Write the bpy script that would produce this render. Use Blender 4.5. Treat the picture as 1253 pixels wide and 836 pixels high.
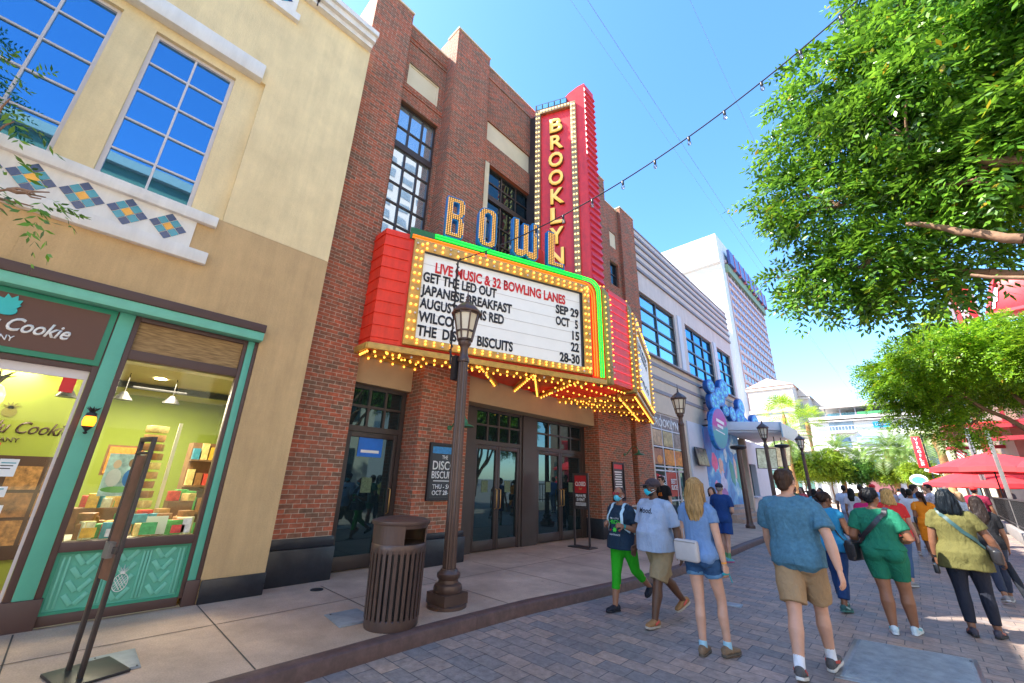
import bpy, bmesh, math, random
import numpy as np
from mathutils import Vector, Matrix, noise
R = math.radians
rng = random.Random(7)
nr = np.random.default_rng(11)
scene = bpy.context.scene
COL = scene.collection
for o in list(bpy.data.objects): bpy.data.objects.remove(o)
SCR = bpy.data.scenes.new('scratch')                # small scene used only to turn text and modifiers into meshes

# ------------------------------------------------------------------ camera
cam_d = bpy.data.cameras.new('camera'); cam = bpy.data.objects.new('camera', cam_d); COL.objects.link(cam)
CR = ((0.725226442, 0.207582344, 0.656472526), (0.687996935, -0.255306202, -0.679322427), (0.026586165, 0.944313673, -0.327970826))
m4 = Matrix(CR).to_4x4(); m4.translation = (0, 0, 1.65)
cam.matrix_world = m4
cam_d.sensor_width = 36; cam_d.lens = 14; cam_d.clip_start = 0.05; cam_d.clip_end = 3000
scene.camera = cam

# ------------------------------------------------------------------ sky, sun, exposure
SUN_EL, SUN_AZ = R(48), R(45)                     # sun behind the camera, 45 degrees to its left, behind the row of buildings
sun_dir = Vector((-math.sin(SUN_AZ)*math.cos(SUN_EL), -math.cos(SUN_AZ)*math.cos(SUN_EL), math.sin(SUN_EL)))
world = bpy.data.worlds.new('World'); scene.world = world; world.use_nodes = True
wn = world.node_tree.nodes; wl = world.node_tree.links
sky = wn.new('ShaderNodeTexSky'); sky.sky_type = 'NISHITA'; sky.sun_disc = False
sky.sun_elevation = SUN_EL; sky.sun_rotation = math.atan2(sun_dir.x, sun_dir.y)
sky.altitude = 600; sky.air_density = 1.0; sky.dust_density = 0.9; sky.ozone_density = 3.0
hsv = wn.new('ShaderNodeHueSaturation'); hsv.inputs['Saturation'].default_value = 1.2; wl.new(sky.outputs[0], hsv.inputs['Color'])
wl.new(hsv.outputs[0], wn['Background'].inputs[0]); wn['Background'].inputs[1].default_value = 0.14
sun_d = bpy.data.lights.new('sun', 'SUN'); sun_d.energy = 3.6; sun_d.angle = R(0.53); sun_d.color = (1.0, 0.93, 0.82)
sun = bpy.data.objects.new('sun', sun_d); COL.objects.link(sun)
sun.rotation_euler = (-sun_dir).to_track_quat('-Z', 'Y').to_euler()
scene.view_settings.view_transform = 'Standard'; scene.view_settings.look = 'None'
scene.view_settings.exposure = 2.15; scene.view_settings.gamma = 1.0; scene.view_settings.use_curve_mapping = False
scene.render.engine = 'CYCLES'
scene.cycles.max_bounces = 7; scene.cycles.transparent_max_bounces = 12

# ------------------------------------------------------------------ helpers: objects
ORG = {}
def tag(o, label=None, cat=None, group=None, kind=None):
    if label: o['label'] = label
    if cat: o['category'] = cat
    if group: o['group'] = group
    if kind: o['kind'] = kind
    return o
def thing(name, label, cat, loc=(0, 0, 0), group=None, kind=None):
    o = bpy.data.objects.new(name, None); COL.objects.link(o); o.location = loc
    o.empty_display_size = 0.2
    ORG[o.name] = Vector(loc)
    return tag(o, label, cat, group, kind)
def copy_tree(o, parent=None):
    c = o.copy(); COL.objects.link(c)
    if parent is not None: c.parent = parent
    ORG[c.name] = ORG.get(o.name, Vector())
    for ch in [x for x in bpy.data.objects if x.parent == o]: copy_tree(ch, c)
    return c

def setm(me, m):
    if len(me.materials): me.materials[0] = m
    else: me.materials.append(m)
class MB:
    """collects shapes in world coordinates and links them as one mesh"""
    def __init__(s): s.v = []; s.f = []; s.mi = []; s.cur = 0
    def add(s, vs, fs, mi=None):
        n = len(s.v); s.v += [tuple(p) for p in vs]
        for f in fs: s.f.append(tuple(i+n for i in f)); s.mi.append(s.cur if mi is None else mi)
        return s
    def box(s, x0, x1, y0, y1, z0, z1):
        return s.add([(x0,y0,z0),(x1,y0,z0),(x1,y1,z0),(x0,y1,z0),(x0,y0,z1),(x1,y0,z1),(x1,y1,z1),(x0,y1,z1)],
              [(3,2,1,0),(4,5,6,7),(0,1,5,4),(1,2,6,5),(2,3,7,6),(3,0,4,7)])
    def mbox(s, M, sx, sy, sz):
        """box of full size sx,sy,sz centred in matrix M"""
        vs = [M @ Vector((a*sx/2, b*sy/2, c*sz/2)) for c in (-1,1) for a,b in ((-1,-1),(1,-1),(1,1),(-1,1))]
        return s.add(vs, [(3,2,1,0),(4,5,6,7),(0,1,5,4),(1,2,6,5),(2,3,7,6),(3,0,4,7)])
    def bar(s, p0, p1, w, h, up=(0,0,1)):
        p0 = Vector(p0); p1 = Vector(p1); d = p1-p0; L = d.length; d.normalize()
        u = Vector(up); r = d.cross(u)
        if r.length < 1e-4: r = d.cross(Vector((1,0,0)))
        r.normalize(); u = r.cross(d)
        M = Matrix((r, d, u)).transposed().to_4x4(); M.translation = (p0+p1)/2
        return s.mbox(M, w, L, h)
    def tube(s, pts, r, n=8, cap=True):
        pts = [Vector(p) for p in pts]; k = len(pts)
        rs = r if isinstance(r, (list, tuple)) else [r]*k
        t0 = (pts[1]-pts[0]).normalized()
        ref = Vector((0,0,1)) if abs(t0.z) < .9 else Vector((1,0,0))
        a = t0.cross(ref).normalized(); vs = []
        for i, p in enumerate(pts):
            t = (pts[min(i+1,k-1)]-pts[max(i-1,0)]).normalized()
            a = (a - t*a.dot(t)); a.normalize(); b = t.cross(a)
            for j in range(n):
                an = 2*math.pi*j/n; vs.append(p + (a*math.cos(an)+b*math.sin(an))*rs[i])
        fs = []
        for i in range(k-1):
            for j in range(n): fs.append((i*n+j, i*n+(j+1)%n, (i+1)*n+(j+1)%n, (i+1)*n+j))
        if cap: fs.append(tuple(range(n))[::-1]); fs.append(tuple((k-1)*n+j for j in range(n)))
        return s.add(vs, fs)
    def lathe(s, prof, c, n=24, M=None):
        """profile of (radius, z) turned about the vertical through c"""
        vs = []; c = Vector(c)
        for r_, z in prof:
            for j in range(n):
                an = 2*math.pi*j/n; p = Vector((r_*math.cos(an), r_*math.sin(an), z))
                vs.append((M @ p if M else p) + c)
        fs = []
        for i in range(len(prof)-1):
            for j in range(n): fs.append((i*n+j, i*n+(j+1)%n, (i+1)*n+(j+1)%n, (i+1)*n+j))
        fs.append(tuple(range(n))[::-1]); fs.append(tuple((len(prof)-1)*n+j for j in range(n)))
        return s.add(vs, fs)
    def prism(s, poly, ext):
        """planar polygon (list of 3D points) extruded by vector ext"""
        e = Vector(ext); n = len(poly); P = [Vector(p) for p in poly]
        vs = P + [p+e for p in P]
        nrm = Vector((0,0,0))
        for i in range(n): nrm += P[i].cross(P[(i+1)%n])
        fl = nrm.dot(e) > 0
        a = tuple(range(n)); b = tuple(range(n, 2*n))
        fs = [a[::-1] if fl else a, b if fl else b[::-1]]
        for i in range(n):
            q = (i, (i+1)%n, n+(i+1)%n, n+i); fs.append(q if fl else q[::-1])
        return s.add(vs, fs)
    def quad(s, a, b, c, d): return s.add([a,b,c,d], [(0,1,2,3)])
    def ball(s, c, r, nu=10, nv=6, sc=(1,1,1)):
        vs = [Vector(c)+Vector((0,0,-r*sc[2]))]; c = Vector(c)
        for i in range(1, nv):
            ph = -math.pi/2+math.pi*i/nv
            for j in range(nu):
                an = 2*math.pi*j/nu
                vs.append(c+Vector((r*sc[0]*math.cos(ph)*math.cos(an), r*sc[1]*math.cos(ph)*math.sin(an), r*sc[2]*math.sin(ph))))
        vs.append(c+Vector((0,0,r*sc[2]))); fs = []
        for j in range(nu): fs.append((0, 1+(j+1)%nu, 1+j))
        for i in range(nv-2):
            for j in range(nu): a = 1+i*nu; fs.append((a+j, a+(j+1)%nu, a+nu+(j+1)%nu, a+nu+j))
        a = 1+(nv-2)*nu
        for j in range(nu): fs.append((a+j, a+(j+1)%nu, len(vs)-1))
        return s.add(vs, fs)
    def build(s, name, mats, parent=None, smooth=None, bevel=0, loc=None, label=None, kind=None, seg=2):
        org = Vector(loc) if loc is not None else (ORG.get(parent.name, Vector()) if parent else Vector())
        me = bpy.data.meshes.new(name)
        me.from_pydata([tuple(Vector(p)-org) for p in s.v], [], s.f); me.validate()
        if not isinstance(mats, (list, tuple)): mats = [mats]
        for m in mats: me.materials.append(m)
        if len(mats) > 1 and len(me.polygons) == len(s.mi): me.polygons.foreach_set('material_index', s.mi)
        if bevel:
            bm = bmesh.new(); bm.from_mesh(me); bmesh.ops.remove_doubles(bm, verts=bm.verts, dist=1e-5)
            es = [e for e in bm.edges if len(e.link_faces) == 2 and e.calc_face_angle(0) > R(35)]
            bmesh.ops.bevel(bm, geom=es, offset=bevel, segments=seg, profile=.5, affect='EDGES', clamp_overlap=True)
            bm.to_mesh(me); bm.free()
        if smooth or bevel:
            me.polygons.foreach_set('use_smooth', [True]*len(me.polygons))
            me.set_sharp_from_angle(angle=R(smooth or 40))
        o = bpy.data.objects.new(name, me); COL.objects.link(o)
        if parent is not None:
            o.parent = parent; ORG[o.name] = org
        else:
            o.location = org; ORG[o.name] = org
        if label: o['label'] = label
        if kind: o['kind'] = kind
        return o

def np_obj(name, V, F, mats, parent=None, mi=None, smooth=False, loc=None):
    """mesh from numpy arrays, faces all of one size"""
    org = Vector(loc) if loc is not None else (ORG.get(parent.name, Vector()) if parent else Vector())
    me = bpy.data.meshes.new(name); k = F.shape[1]
    me.vertices.add(len(V)); me.vertices.foreach_set('co', (V-np.array(org)).astype(np.float32).ravel())
    me.loops.add(F.size); me.loops.foreach_set('vertex_index', F.astype(np.int32).ravel())
    me.polygons.add(len(F)); me.polygons.foreach_set('loop_start', np.arange(0, F.size, k, dtype=np.int32))
    if not isinstance(mats, (list, tuple)): mats = [mats]
    for m in mats: me.materials.append(m)
    if mi is not None: me.polygons.foreach_set('material_index', mi.astype(np.int32))
    me.update(calc_edges=True)
    if smooth: me.polygons.foreach_set('use_smooth', [True]*len(F))
    o = bpy.data.objects.new(name, me); COL.objects.link(o)
    if parent is not None: o.parent = parent
    else: o.location = org
    ORG[o.name] = org
    return o

def text(body, M, height, mat_, name='lettering', parent=None, width=None, ext=.006, bold=0.0, align='CENTER', shear=0, spacing=1.0, label=None):
    """lettering as mesh; M places its origin (baseline), x = reading direction, z = outward"""
    c = bpy.data.curves.new(name, 'FONT'); c.body = body; c.align_x = align; c.size = 1.0
    c.extrude = 0.0; c.offset = bold; c.shear = shear; c.resolution_u = 3; c.space_character = spacing
    t = bpy.data.objects.new(name, c); SCR.collection.objects.link(t)
    dg = SCR.view_layers[0].depsgraph; dg.update(); me = bpy.data.meshes.new_from_object(t.evaluated_get(dg))
    bpy.data.objects.remove(t); bpy.data.curves.remove(c)
    n = len(me.vertices); co = np.zeros(n*3); me.vertices.foreach_get('co', co); co = co.reshape(-1, 3)
    s = height/0.70
    w = co[:,0].max()-co[:,0].min()
    sx = s if width is None else width/w
    co = co*np.array([sx, s, 0])
    bm = bmesh.new(); bm.from_mesh(me)
    for v, p in zip(bm.verts, co): v.co = p
    bmesh.ops.remove_doubles(bm, verts=bm.verts, dist=1e-5)
    if ext:
        r_ = bmesh.ops.extrude_face_region(bm, geom=bm.faces[:])
        for e in r_['geom']:
            if isinstance(e, bmesh.types.BMVert): e.co.z += ext
        bmesh.ops.recalc_face_normals(bm, faces=bm.faces[:])
    org = ORG.get(parent.name, Vector()) if parent else Vector()
    bm.transform(Matrix.Translation(-org) @ M)
    bm.to_mesh(me); bm.free(); me.name = name
    setm(me, mat_)
    o = bpy.data.objects.new(name, me); COL.objects.link(o)
    if parent is not None: o.parent = parent; ORG[o.name] = org
    if label: o['label'] = label
    return o
def frame(origin, xdir, zdir):
    x = Vector(xdir).normalized(); z = Vector(zdir).normalized(); y = z.cross(x)
    M = Matrix((x, y, z)).transposed().to_4x4(); M.translation = Vector(origin); return M
def FX(x, y, z): return frame((x, y, z), (0,1,0), (1,0,0))       # on a wall facing +X
def FY(x, y, z): return frame((x, y, z), (1,0,0), (0,-1,0))      # on a wall facing the camera

# ------------------------------------------------------------------ helpers: materials
def nt(name):
    m = bpy.data.materials.new(name); m.use_nodes = True
    return m, m.node_tree.nodes, m.node_tree.links, m.node_tree.nodes['Principled BSDF']
def rgba(c): return (c[0], c[1], c[2], 1)
def mat(name, col, rough=.6, metal=0.0, var=.12, vs=3.0, bump=0.0, bs=60.0, spec=.5, emit=0, ecol=None, dirt=0.0, dirtcol=(.08,.06,.05), tex='Object', trans=0, coat=0):
    m, n, l, p = nt(name)
    p.inputs['Roughness'].default_value = rough; p.inputs['Metallic'].default_value = metal
    p.inputs['Specular IOR Level'].default_value = spec
    p.inputs['Coat Weight'].default_value = coat; p.inputs['Coat Roughness'].default_value = .15
    tc = n.new('ShaderNodeTexCoord'); out = None
    if var or dirt:
        ns = n.new('ShaderNodeTexNoise'); ns.inputs['Scale'].default_value = vs; ns.inputs['Detail'].default_value = 6; ns.inputs['Roughness'].default_value = .65
        l.new(tc.outputs[tex], ns.inputs['Vector'])
        cr = n.new('ShaderNodeValToRGB'); e = cr.color_ramp.elements
        e[0].position = .3; e[1].position = .7
        e[0].color = rgba([c*(1-var) for c in col]); e[1].color = rgba([min(1, c*(1+var)) for c in col])
        l.new(ns.outputs[0], cr.inputs[0]); out = cr.outputs[0]
        if dirt:
            n2 = n.new('ShaderNodeTexNoise'); n2.inputs['Scale'].default_value = vs*.37; n2.inputs['Detail'].default_value = 8; n2.inputs['Roughness'].default_value = .7
            l.new(tc.outputs[tex], n2.inputs['Vector'])
            mr = n.new('ShaderNodeMapRange'); mr.inputs[1].default_value = .5; mr.inputs[2].default_value = .8; mr.inputs[4].default_value = dirt
            l.new(n2.outputs[0], mr.inputs[0])
            mx = n.new('ShaderNodeMix'); mx.data_type = 'RGBA'; l.new(mr.outputs[0], mx.inputs[0]); l.new(out, mx.inputs[6]); mx.inputs[7].default_value = rgba(dirtcol)
            out = mx.outputs[2]
        l.new(out, p.inputs['Base Color'])
        rr = n.new('ShaderNodeMapRange'); rr.inputs[3].default_value = max(.02, rough-.08); rr.inputs[4].default_value = min(1, rough+.08)
        l.new(ns.outputs[0], rr.inputs[0]); l.new(rr.outputs[0], p.inputs['Roughness'])
    else: p.inputs['Base Color'].default_value = rgba(col)
    if bump:
        nb = n.new('ShaderNodeTexNoise'); nb.inputs['Scale'].default_value = bs; nb.inputs['Detail'].default_value = 5
        l.new(tc.outputs[tex], nb.inputs['Vector'])
        b = n.new('ShaderNodeBump'); b.inputs['Strength'].default_value = bump; b.inputs['Distance'].default_value = .01
        l.new(nb.outputs[0], b.inputs['Height']); l.new(b.outputs[0], p.inputs['Normal'])
    if emit:
        p.inputs['Emission Color'].default_value = rgba(ecol or col); p.inputs['Emission Strength'].default_value = emit
    return m
def brick_mat(name, c1, c2, cm, bw=.203, bh=.0677, mortar=.010, mode='wall', var=.35, rough=.85, bump=.6, off=.5, big=0.35, bigcol=(.06,.05,.05), spec=.3):
    """real brick coursing laid on the world axes: walls use the run along the wall and the height, paving uses the plan"""
    m, n, l, p = nt(name)
    g = n.new('ShaderNodeNewGeometry'); sp = n.new('ShaderNodeSeparateXYZ'); l.new(g.outputs['Position'], sp.inputs[0])
    cb = n.new('ShaderNodeCombineXYZ')
    if mode == 'wall':
        sn = n.new('ShaderNodeSeparateXYZ'); l.new(g.outputs['True Normal'], sn.inputs[0])
        ab = n.new('ShaderNodeMath'); ab.operation = 'ABSOLUTE'; l.new(sn.outputs[0], ab.inputs[0])
        gt = n.new('ShaderNodeMath'); gt.operation = 'GREATER_THAN'; gt.inputs[1].default_value = .6; l.new(ab.outputs[0], gt.inputs[0])
        mx0 = n.new('ShaderNodeMix'); mx0.data_type = 'FLOAT'; l.new(gt.outputs[0], mx0.inputs[0]); l.new(sp.outputs[0], mx0.inputs[2]); l.new(sp.outputs[1], mx0.inputs[3])
        l.new(mx0.outputs[0], cb.inputs[0]); l.new(sp.outputs[2], cb.inputs[1])
    else:
        l.new(sp.outputs[0], cb.inputs[0]); l.new(sp.outputs[1], cb.inputs[1])
    b = n.new('ShaderNodeTexBrick'); b.offset = off; b.inputs['Scale'].default_value = 1
    b.inputs['Brick Width'].default_value = bw; b.inputs['Row Height'].default_value = bh; b.inputs['Mortar Size'].default_value = mortar/2
    b.inputs['Mortar Smooth'].default_value = .25; b.inputs['Bias'].default_value = 0
    b.inputs['Color1'].default_value = rgba(c1); b.inputs['Color2'].default_value = rgba(c2); b.inputs['Mortar'].default_value = rgba(cm)
    l.new(cb.outputs[0], b.inputs['Vector'])
    # per-brick shade from a coarse noise plus fine grain
    ns = n.new('ShaderNodeTexNoise'); ns.inputs['Scale'].default_value = 14; ns.inputs['Detail'].default_value = 8; l.new(cb.outputs[0], ns.inputs['Vector'])
    mr = n.new('ShaderNodeMapRange'); mr.inputs[1].default_value = .25; mr.inputs[2].default_value = .75; mr.inputs[3].default_value = 1-var; mr.inputs[4].default_value = 1+var; l.new(ns.outputs[0], mr.inputs[0])
    ml = n.new('ShaderNodeMix'); ml.data_type = 'RGBA'; ml.blend_type = 'MULTIPLY'; ml.inputs[0].default_value = 1
    l.new(b.outputs['Color'], ml.inputs[6]); l.new(mr.outputs[0], ml.inputs[7])
    n2 = n.new('ShaderNodeTexNoise'); n2.inputs['Scale'].default_value = .9; n2.inputs['Detail'].default_value = 7; n2.inputs['Roughness'].default_value = .6; l.new(cb.outputs[0], n2.inputs['Vector'])
    m2 = n.new('ShaderNodeMapRange'); m2.inputs[1].default_value = .45; m2.inputs[2].default_value = .8; m2.inputs[4].default_value = big; l.new(n2.outputs[0], m2.inputs[0])
    mz = n.new('ShaderNodeMix'); mz.data_type = 'RGBA'; l.new(m2.outputs[0], mz.inputs[0]); l.new(ml.outputs[2], mz.inputs[6]); mz.inputs[7].default_value = rgba(bigcol)
    l.new(mz.outputs[2], p.inputs['Base Color']); p.inputs['Roughness'].default_value = rough; p.inputs['Specular IOR Level'].default_value = spec
    bp = n.new('ShaderNodeBump'); bp.inputs['Strength'].default_value = bump; bp.inputs['Distance'].default_value = .006
    iv = n.new('ShaderNodeMath'); iv.operation = 'SUBTRACT'; iv.inputs[0].default_value = 1; l.new(b.outputs['Fac'], iv.inputs[1])
    ad = n.new('ShaderNodeMath'); ad.operation = 'MULTIPLY_ADD'; l.new(ns.outputs[0], ad.inputs[0]); ad.inputs[1].default_value = .5; l.new(iv.outputs[0], ad.inputs[2])
    l.new(ad.outputs[0], bp.inputs['Height']); l.new(bp.outputs[0], p.inputs['Normal'])
    return m
def glass_mat(name, base, refl=.35, tint=(.8,.95,1), clear=0.0, rough=.02, wob=.0):
    """window glass: a body colour (or see-through when clear) under a mirror coat that strengthens at grazing angles"""
    m, n, l, p = nt(name); n.remove(p); out = n['Material Output']
    gl = n.new('ShaderNodeBsdfGlossy'); gl.inputs['Color'].default_value = rgba(tint); gl.inputs['Roughness'].default_value = rough
    if clear: bd = n.new('ShaderNodeBsdfTransparent'); bd.inputs[0].default_value = rgba(base)
    else: bd = n.new('ShaderNodeBsdfPrincipled'); bd.inputs['Base Color'].default_value = rgba(base); bd.inputs['Roughness'].default_value = .5; bd.inputs['Specular IOR Level'].default_value = 0
    fr = n.new('ShaderNodeFresnel'); fr.inputs[0].default_value = 1.42
    mr = n.new('ShaderNodeMapRange'); mr.inputs[3].default_value = refl; mr.inputs[4].default_value = 1.0; l.new(fr.outputs[0], mr.inputs[0])
    if wob:
        tc = n.new('ShaderNodeTexCoord'); ns = n.new('ShaderNodeTexNoise'); ns.inputs['Scale'].default_value = 1.3; ns.inputs['Detail'].default_value = 1
        l.new(tc.outputs['Object'], ns.inputs['Vector']); b = n.new('ShaderNodeBump'); b.inputs['Strength'].default_value = wob; b.inputs['Distance'].default_value = .02
        l.new(ns.outputs[0], b.inputs['Height']); l.new(b.outputs[0], gl.inputs['Normal'])
    mx = n.new('ShaderNodeMixShader'); l.new(mr.outputs[0], mx.inputs[0]); l.new(bd.outputs[0], mx.inputs[1]); l.new(gl.outputs[0], mx.inputs[2])
    l.new(mx.outputs[0], out.inputs[0]); return m
def leaf_mat(name, dark, light, trans=.35, rough=.45, tip=None):
    m, n, l, p = nt(name); out = n['Material Output']
    g = n.new('ShaderNodeNewGeometry'); cr = n.new('ShaderNodeValToRGB'); e = cr.color_ramp.elements
    e[0].color = rgba(dark); e[1].color = rgba(light)
    if tip: x = e.new(.97); x.color = rgba(light); e[-1].color = rgba(tip)
    l.new(g.outputs['Random Per Island'], cr.inputs[0])
    tc = n.new('ShaderNodeTexCoord'); ns = n.new('ShaderNodeTexNoise'); ns.inputs['Scale'].default_value = .7; ns.inputs['Detail'].default_value = 2
    l.new(tc.outputs['Object'], ns.inputs['Vector'])
    mr = n.new('ShaderNodeMapRange'); mr.inputs[1].default_value = .3; mr.inputs[2].default_value = .7; mr.inputs[3].default_value = .65; mr.inputs[4].default_value = 1.3; l.new(ns.outputs[0], mr.inputs[0])
    ml = n.new('ShaderNodeMix'); ml.data_type = 'RGBA'; ml.blend_type = 'MULTIPLY'; ml.inputs[0].default_value = 1; l.new(cr.outputs[0], ml.inputs[6]); l.new(mr.outputs[0], ml.inputs[7])
    l.new(ml.outputs[2], p.inputs['Base Color']); p.inputs['Roughness'].default_value = rough; p.inputs['Specular IOR Level'].default_value = .4
    tr = n.new('ShaderNodeBsdfTranslucent'); hs = n.new('ShaderNodeHueSaturation'); hs.inputs['Value'].default_value = 1.6; hs.inputs['Hue'].default_value = .485; l.new(ml.outputs[2], hs.inputs['Color']); l.new(hs.outputs[0], tr.inputs[0])
    mx = n.new('ShaderNodeMixShader'); mx.inputs[0].default_value = trans; l.new(p.outputs[0], mx.inputs[1]); l.new(tr.outputs[0], mx.inputs[2]); l.new(mx.outputs[0], out.inputs[0])
    return m

MT = dict(
 stucco=mat('cream_stucco', (.83,.665,.37), .9, var=.09, vs=1.6, bump=.5, bs=45, dirt=.30, dirtcol=(.62,.46,.24)),
 tan=mat('tan_stucco', (.60,.41,.20), .9, var=.11, vs=1.5, bump=.5, bs=45, dirt=.35, dirtcol=(.40,.28,.16)),
 white=mat('white_trim_paint', (.80,.78,.72), .7, var=.05, vs=2, bump=.1, dirt=.15, dirtcol=(.55,.52,.46)),
 cream=mat('cream_limestone', (.72,.62,.42), .85, var=.06, vs=2.5, bump=.2, bs=80, dirt=.1, dirtcol=(.5,.42,.3)),
 beige=mat('beige_lintel', (.45,.33,.19), .85, var=.06, vs=2.5, bump=.2, bs=80),
 alu=mat('pale_window_frame', (.66,.62,.62), .45, var=.04),
 bronze=mat('bronze_frame', (.060,.045,.040), .4, metal=.2, var=.1),
 dbronze=mat('dark_bronze_metal', (.10,.062,.050), .38, metal=.35, var=.15, vs=6, bump=.05, dirt=.2, dirtcol=(.16,.10,.08)),
 brown=mat('brown_paint', (.085,.045,.038), .5, var=.08),
 green=mat('jade_paint', (.10,.42,.30), .45, var=.07, vs=4),
 jade=mat('jade_dark_paint', (.03,.27,.16), .45, var=.07),
 jadel=mat('jade_light_paint', (.16,.52,.38), .45, var=.08, vs=5),
 plinth=mat('black_granite_plinth', (.018,.020,.026), .32, var=.3, vs=12, dirt=.25, dirtcol=(.06,.06,.065)),
 brick=brick_mat('red_brick', (.47,.115,.055), (.19,.105,.065), (.46,.37,.27), big=.40, bigcol=(.24,.15,.10)),
 pave=brick_mat('paving_blocks', (.215,.190,.182), (.40,.275,.21), (.085,.075,.075), bw=.30, bh=.195, mortar=.010, mode='plan', var=.28, rough=.62, bump=.5, big=.5, bigcol=(.135,.135,.145), spec=.45),
 walk=mat('sidewalk_concrete', (.52,.355,.25), .72, var=.18, vs=1.3, bump=.35, bs=220, dirt=.7, dirtcol=(.30,.215,.165)),
 kerb=mat('brown_kerb', (.105,.055,.045), .6, var=.2, vs=5, bump=.3, bs=120, dirt=.35, dirtcol=(.2,.13,.10)),
 joint=mat('dark_joint', (.07,.055,.045), .9),
 red=mat('marquee_red', (.90,.050,.022), .42, var=.14, vs=2.5, bump=.05, spec=.35, dirt=.3, dirtcol=(.5,.03,.03)),
 crimson=mat('blade_crimson', (.84,.036,.030), .45, var=.12, vs=4, dirt=.15, dirtcol=(.42,.015,.04)),
 gold=mat('gold_paint', (.62,.36,.075), .42, metal=.15, var=.2, vs=9, dirt=.35, dirtcol=(.35,.22,.06)),
 olive=mat('aged_gold_edge', (.34,.25,.055), .5, metal=.15, var=.2, vs=6, dirt=.4, dirtcol=(.16,.11,.03)),
 board=mat('marquee_board', (.80,.78,.72), .5, var=.03, emit=.04, ecol=(1,.97,.9)),
 bulb=mat('lit_bulb', (.9,.50,.12), .3, var=0, emit=.85, ecol=(1,.40,.045)),
 deadbulb=mat('unlit_bulb', (.75,.72,.65), .2, var=0),
 ngreen=mat('neon_green', (.05,.9,.08), .3, var=0, emit=.75, ecol=(.0,1,.03)),
 norange=mat('neon_orange', (.9,.20,.02), .3, var=0, emit=.5, ecol=(1,.10,.0)),
 nred=mat('neon_red_tube', (.8,.03,.03), .3, var=0, emit=.18, ecol=(1,.02,.02)),
 blue=mat('letter_blue', (.01,.24,.58), .4, var=.1),
 dark=mat('dark_metal', (.03,.028,.03), .45, metal=.3, var=.2),
 black=mat('black_paint', (.012,.012,.014), .4, var=.1),
 ink=mat('black_letter', (.015,.015,.018), .5, var=0),
 redink=mat('red_letter', (.75,.02,.02), .5, var=0),
 glow=mat('gold_letter', (.95,.62,.16), .4, var=.05, emit=.12, ecol=(1,.6,.1)),
 skyglass=glass_mat('sky_tinted_window_glass', (.01,.05,.12), refl=.50, tint=(.24,.58,.92), wob=.06),  # blue of the mirrored sky put into the coat tint; the glass itself isn't blue
 paleglass=glass_mat('pale_window_glass', (.25,.33,.36), refl=.55, tint=(.9,.97,1), wob=.15),
 doorglass=glass_mat('dark_door_glass', (.010,.018,.022), refl=.09, tint=(.42,.66,.70), wob=.05),
 shopglass=glass_mat('shop_window_glass', (.93,.97,.90), refl=.03, tint=(.55,.65,.55), clear=1),
 lampglass=mat('lamp_glass', (.75,.68,.52), .25, var=.1, spec=.6),
 lime=mat('lime_wall_paint', (.24,.30,.035), .7, var=.05),
 wood=mat('wood_brown', (.22,.11,.05), .6, var=.3, vs=8),
 steel=mat('grey_steel', (.30,.29,.28), .35, metal=.6, var=.15),
 pale=mat('pale_panel', (.62,.64,.68), .55, var=.05),
 greyband=mat('grey_band', (.24,.22,.235), .6, var=.08),
 lilac=mat('pale_lilac_panel', (.66,.58,.52), .7, var=.05, dirt=.12, dirtcol=(.5,.45,.42)),
 greytile=mat('pale_brick_panel', (.62,.52,.40), .8, var=.06, bump=.1),
 skywhite=mat('hotel_white', (.66,.65,.62), .8, var=.03, vs=.2),
 cable=mat('black_cable', (.02,.02,.02), .5, var=0),
 bark=mat('tree_bark', (.24,.14,.085), .85, var=.3, vs=7, bump=.7, bs=25),
 palmbark=mat('palm_bark', (.42,.22,.09), .9, var=.4, vs=9, bump=.9, bs=18),
 umb=mat('red_canvas', (.80,.03,.035), .7, var=.1, vs=3),
)
MT['umbt'] = MT['umb']

def spots(m, col, scale, size, amt):
    n, l, p = m.node_tree.nodes, m.node_tree.links, m.node_tree.nodes['Principled BSDF']
    src = p.inputs['Base Color'].links[0].from_socket
    g = n.new('ShaderNodeNewGeometry'); v = n.new('ShaderNodeTexVoronoi'); v.inputs['Scale'].default_value = scale; l.new(g.outputs['Position'], v.inputs[0])
    mr = n.new('ShaderNodeMapRange'); mr.inputs[1].default_value = size; mr.inputs[2].default_value = size*.7; mr.inputs[4].default_value = amt; l.new(v.outputs['Distance'], mr.inputs[0])
    wn_ = n.new('ShaderNodeTexWhiteNoise'); l.new(v.outputs['Position'], wn_.inputs[0]); gt = n.new('ShaderNodeMath'); gt.operation = 'GREATER_THAN'; gt.inputs[1].default_value = .6; l.new(wn_.outputs[0], gt.inputs[0])
    mu = n.new('ShaderNodeMath'); mu.operation = 'MULTIPLY'; l.new(mr.outputs[0], mu.inputs[0]); l.new(gt.outputs[0], mu.inputs[1])
    mx = n.new('ShaderNodeMix'); mx.data_type = 'RGBA'; l.new(mu.outputs[0], mx.inputs[0]); l.new(src, mx.inputs[6]); mx.inputs[7].default_value = rgba(col); l.new(mx.outputs[2], p.inputs['Base Color'])
spots(MT['walk'], (.20,.15,.12), 2.6, .055, .55); spots(MT['pave'], (.07,.06,.06), 2.2, .06, .5)
def many(boxes, name, m, parent, nmax=100):
    """one part per box (the first nmax), the rest as one"""
    for bx in boxes[:nmax]: b = MB(); b.box(*bx); b.build(name, m, parent)
    if len(boxes) > nmax:
        b = MB()
        for bx in boxes[nmax:]: b.box(*bx)
        b.build(name+'s', m, parent, kind='stuff')

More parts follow.
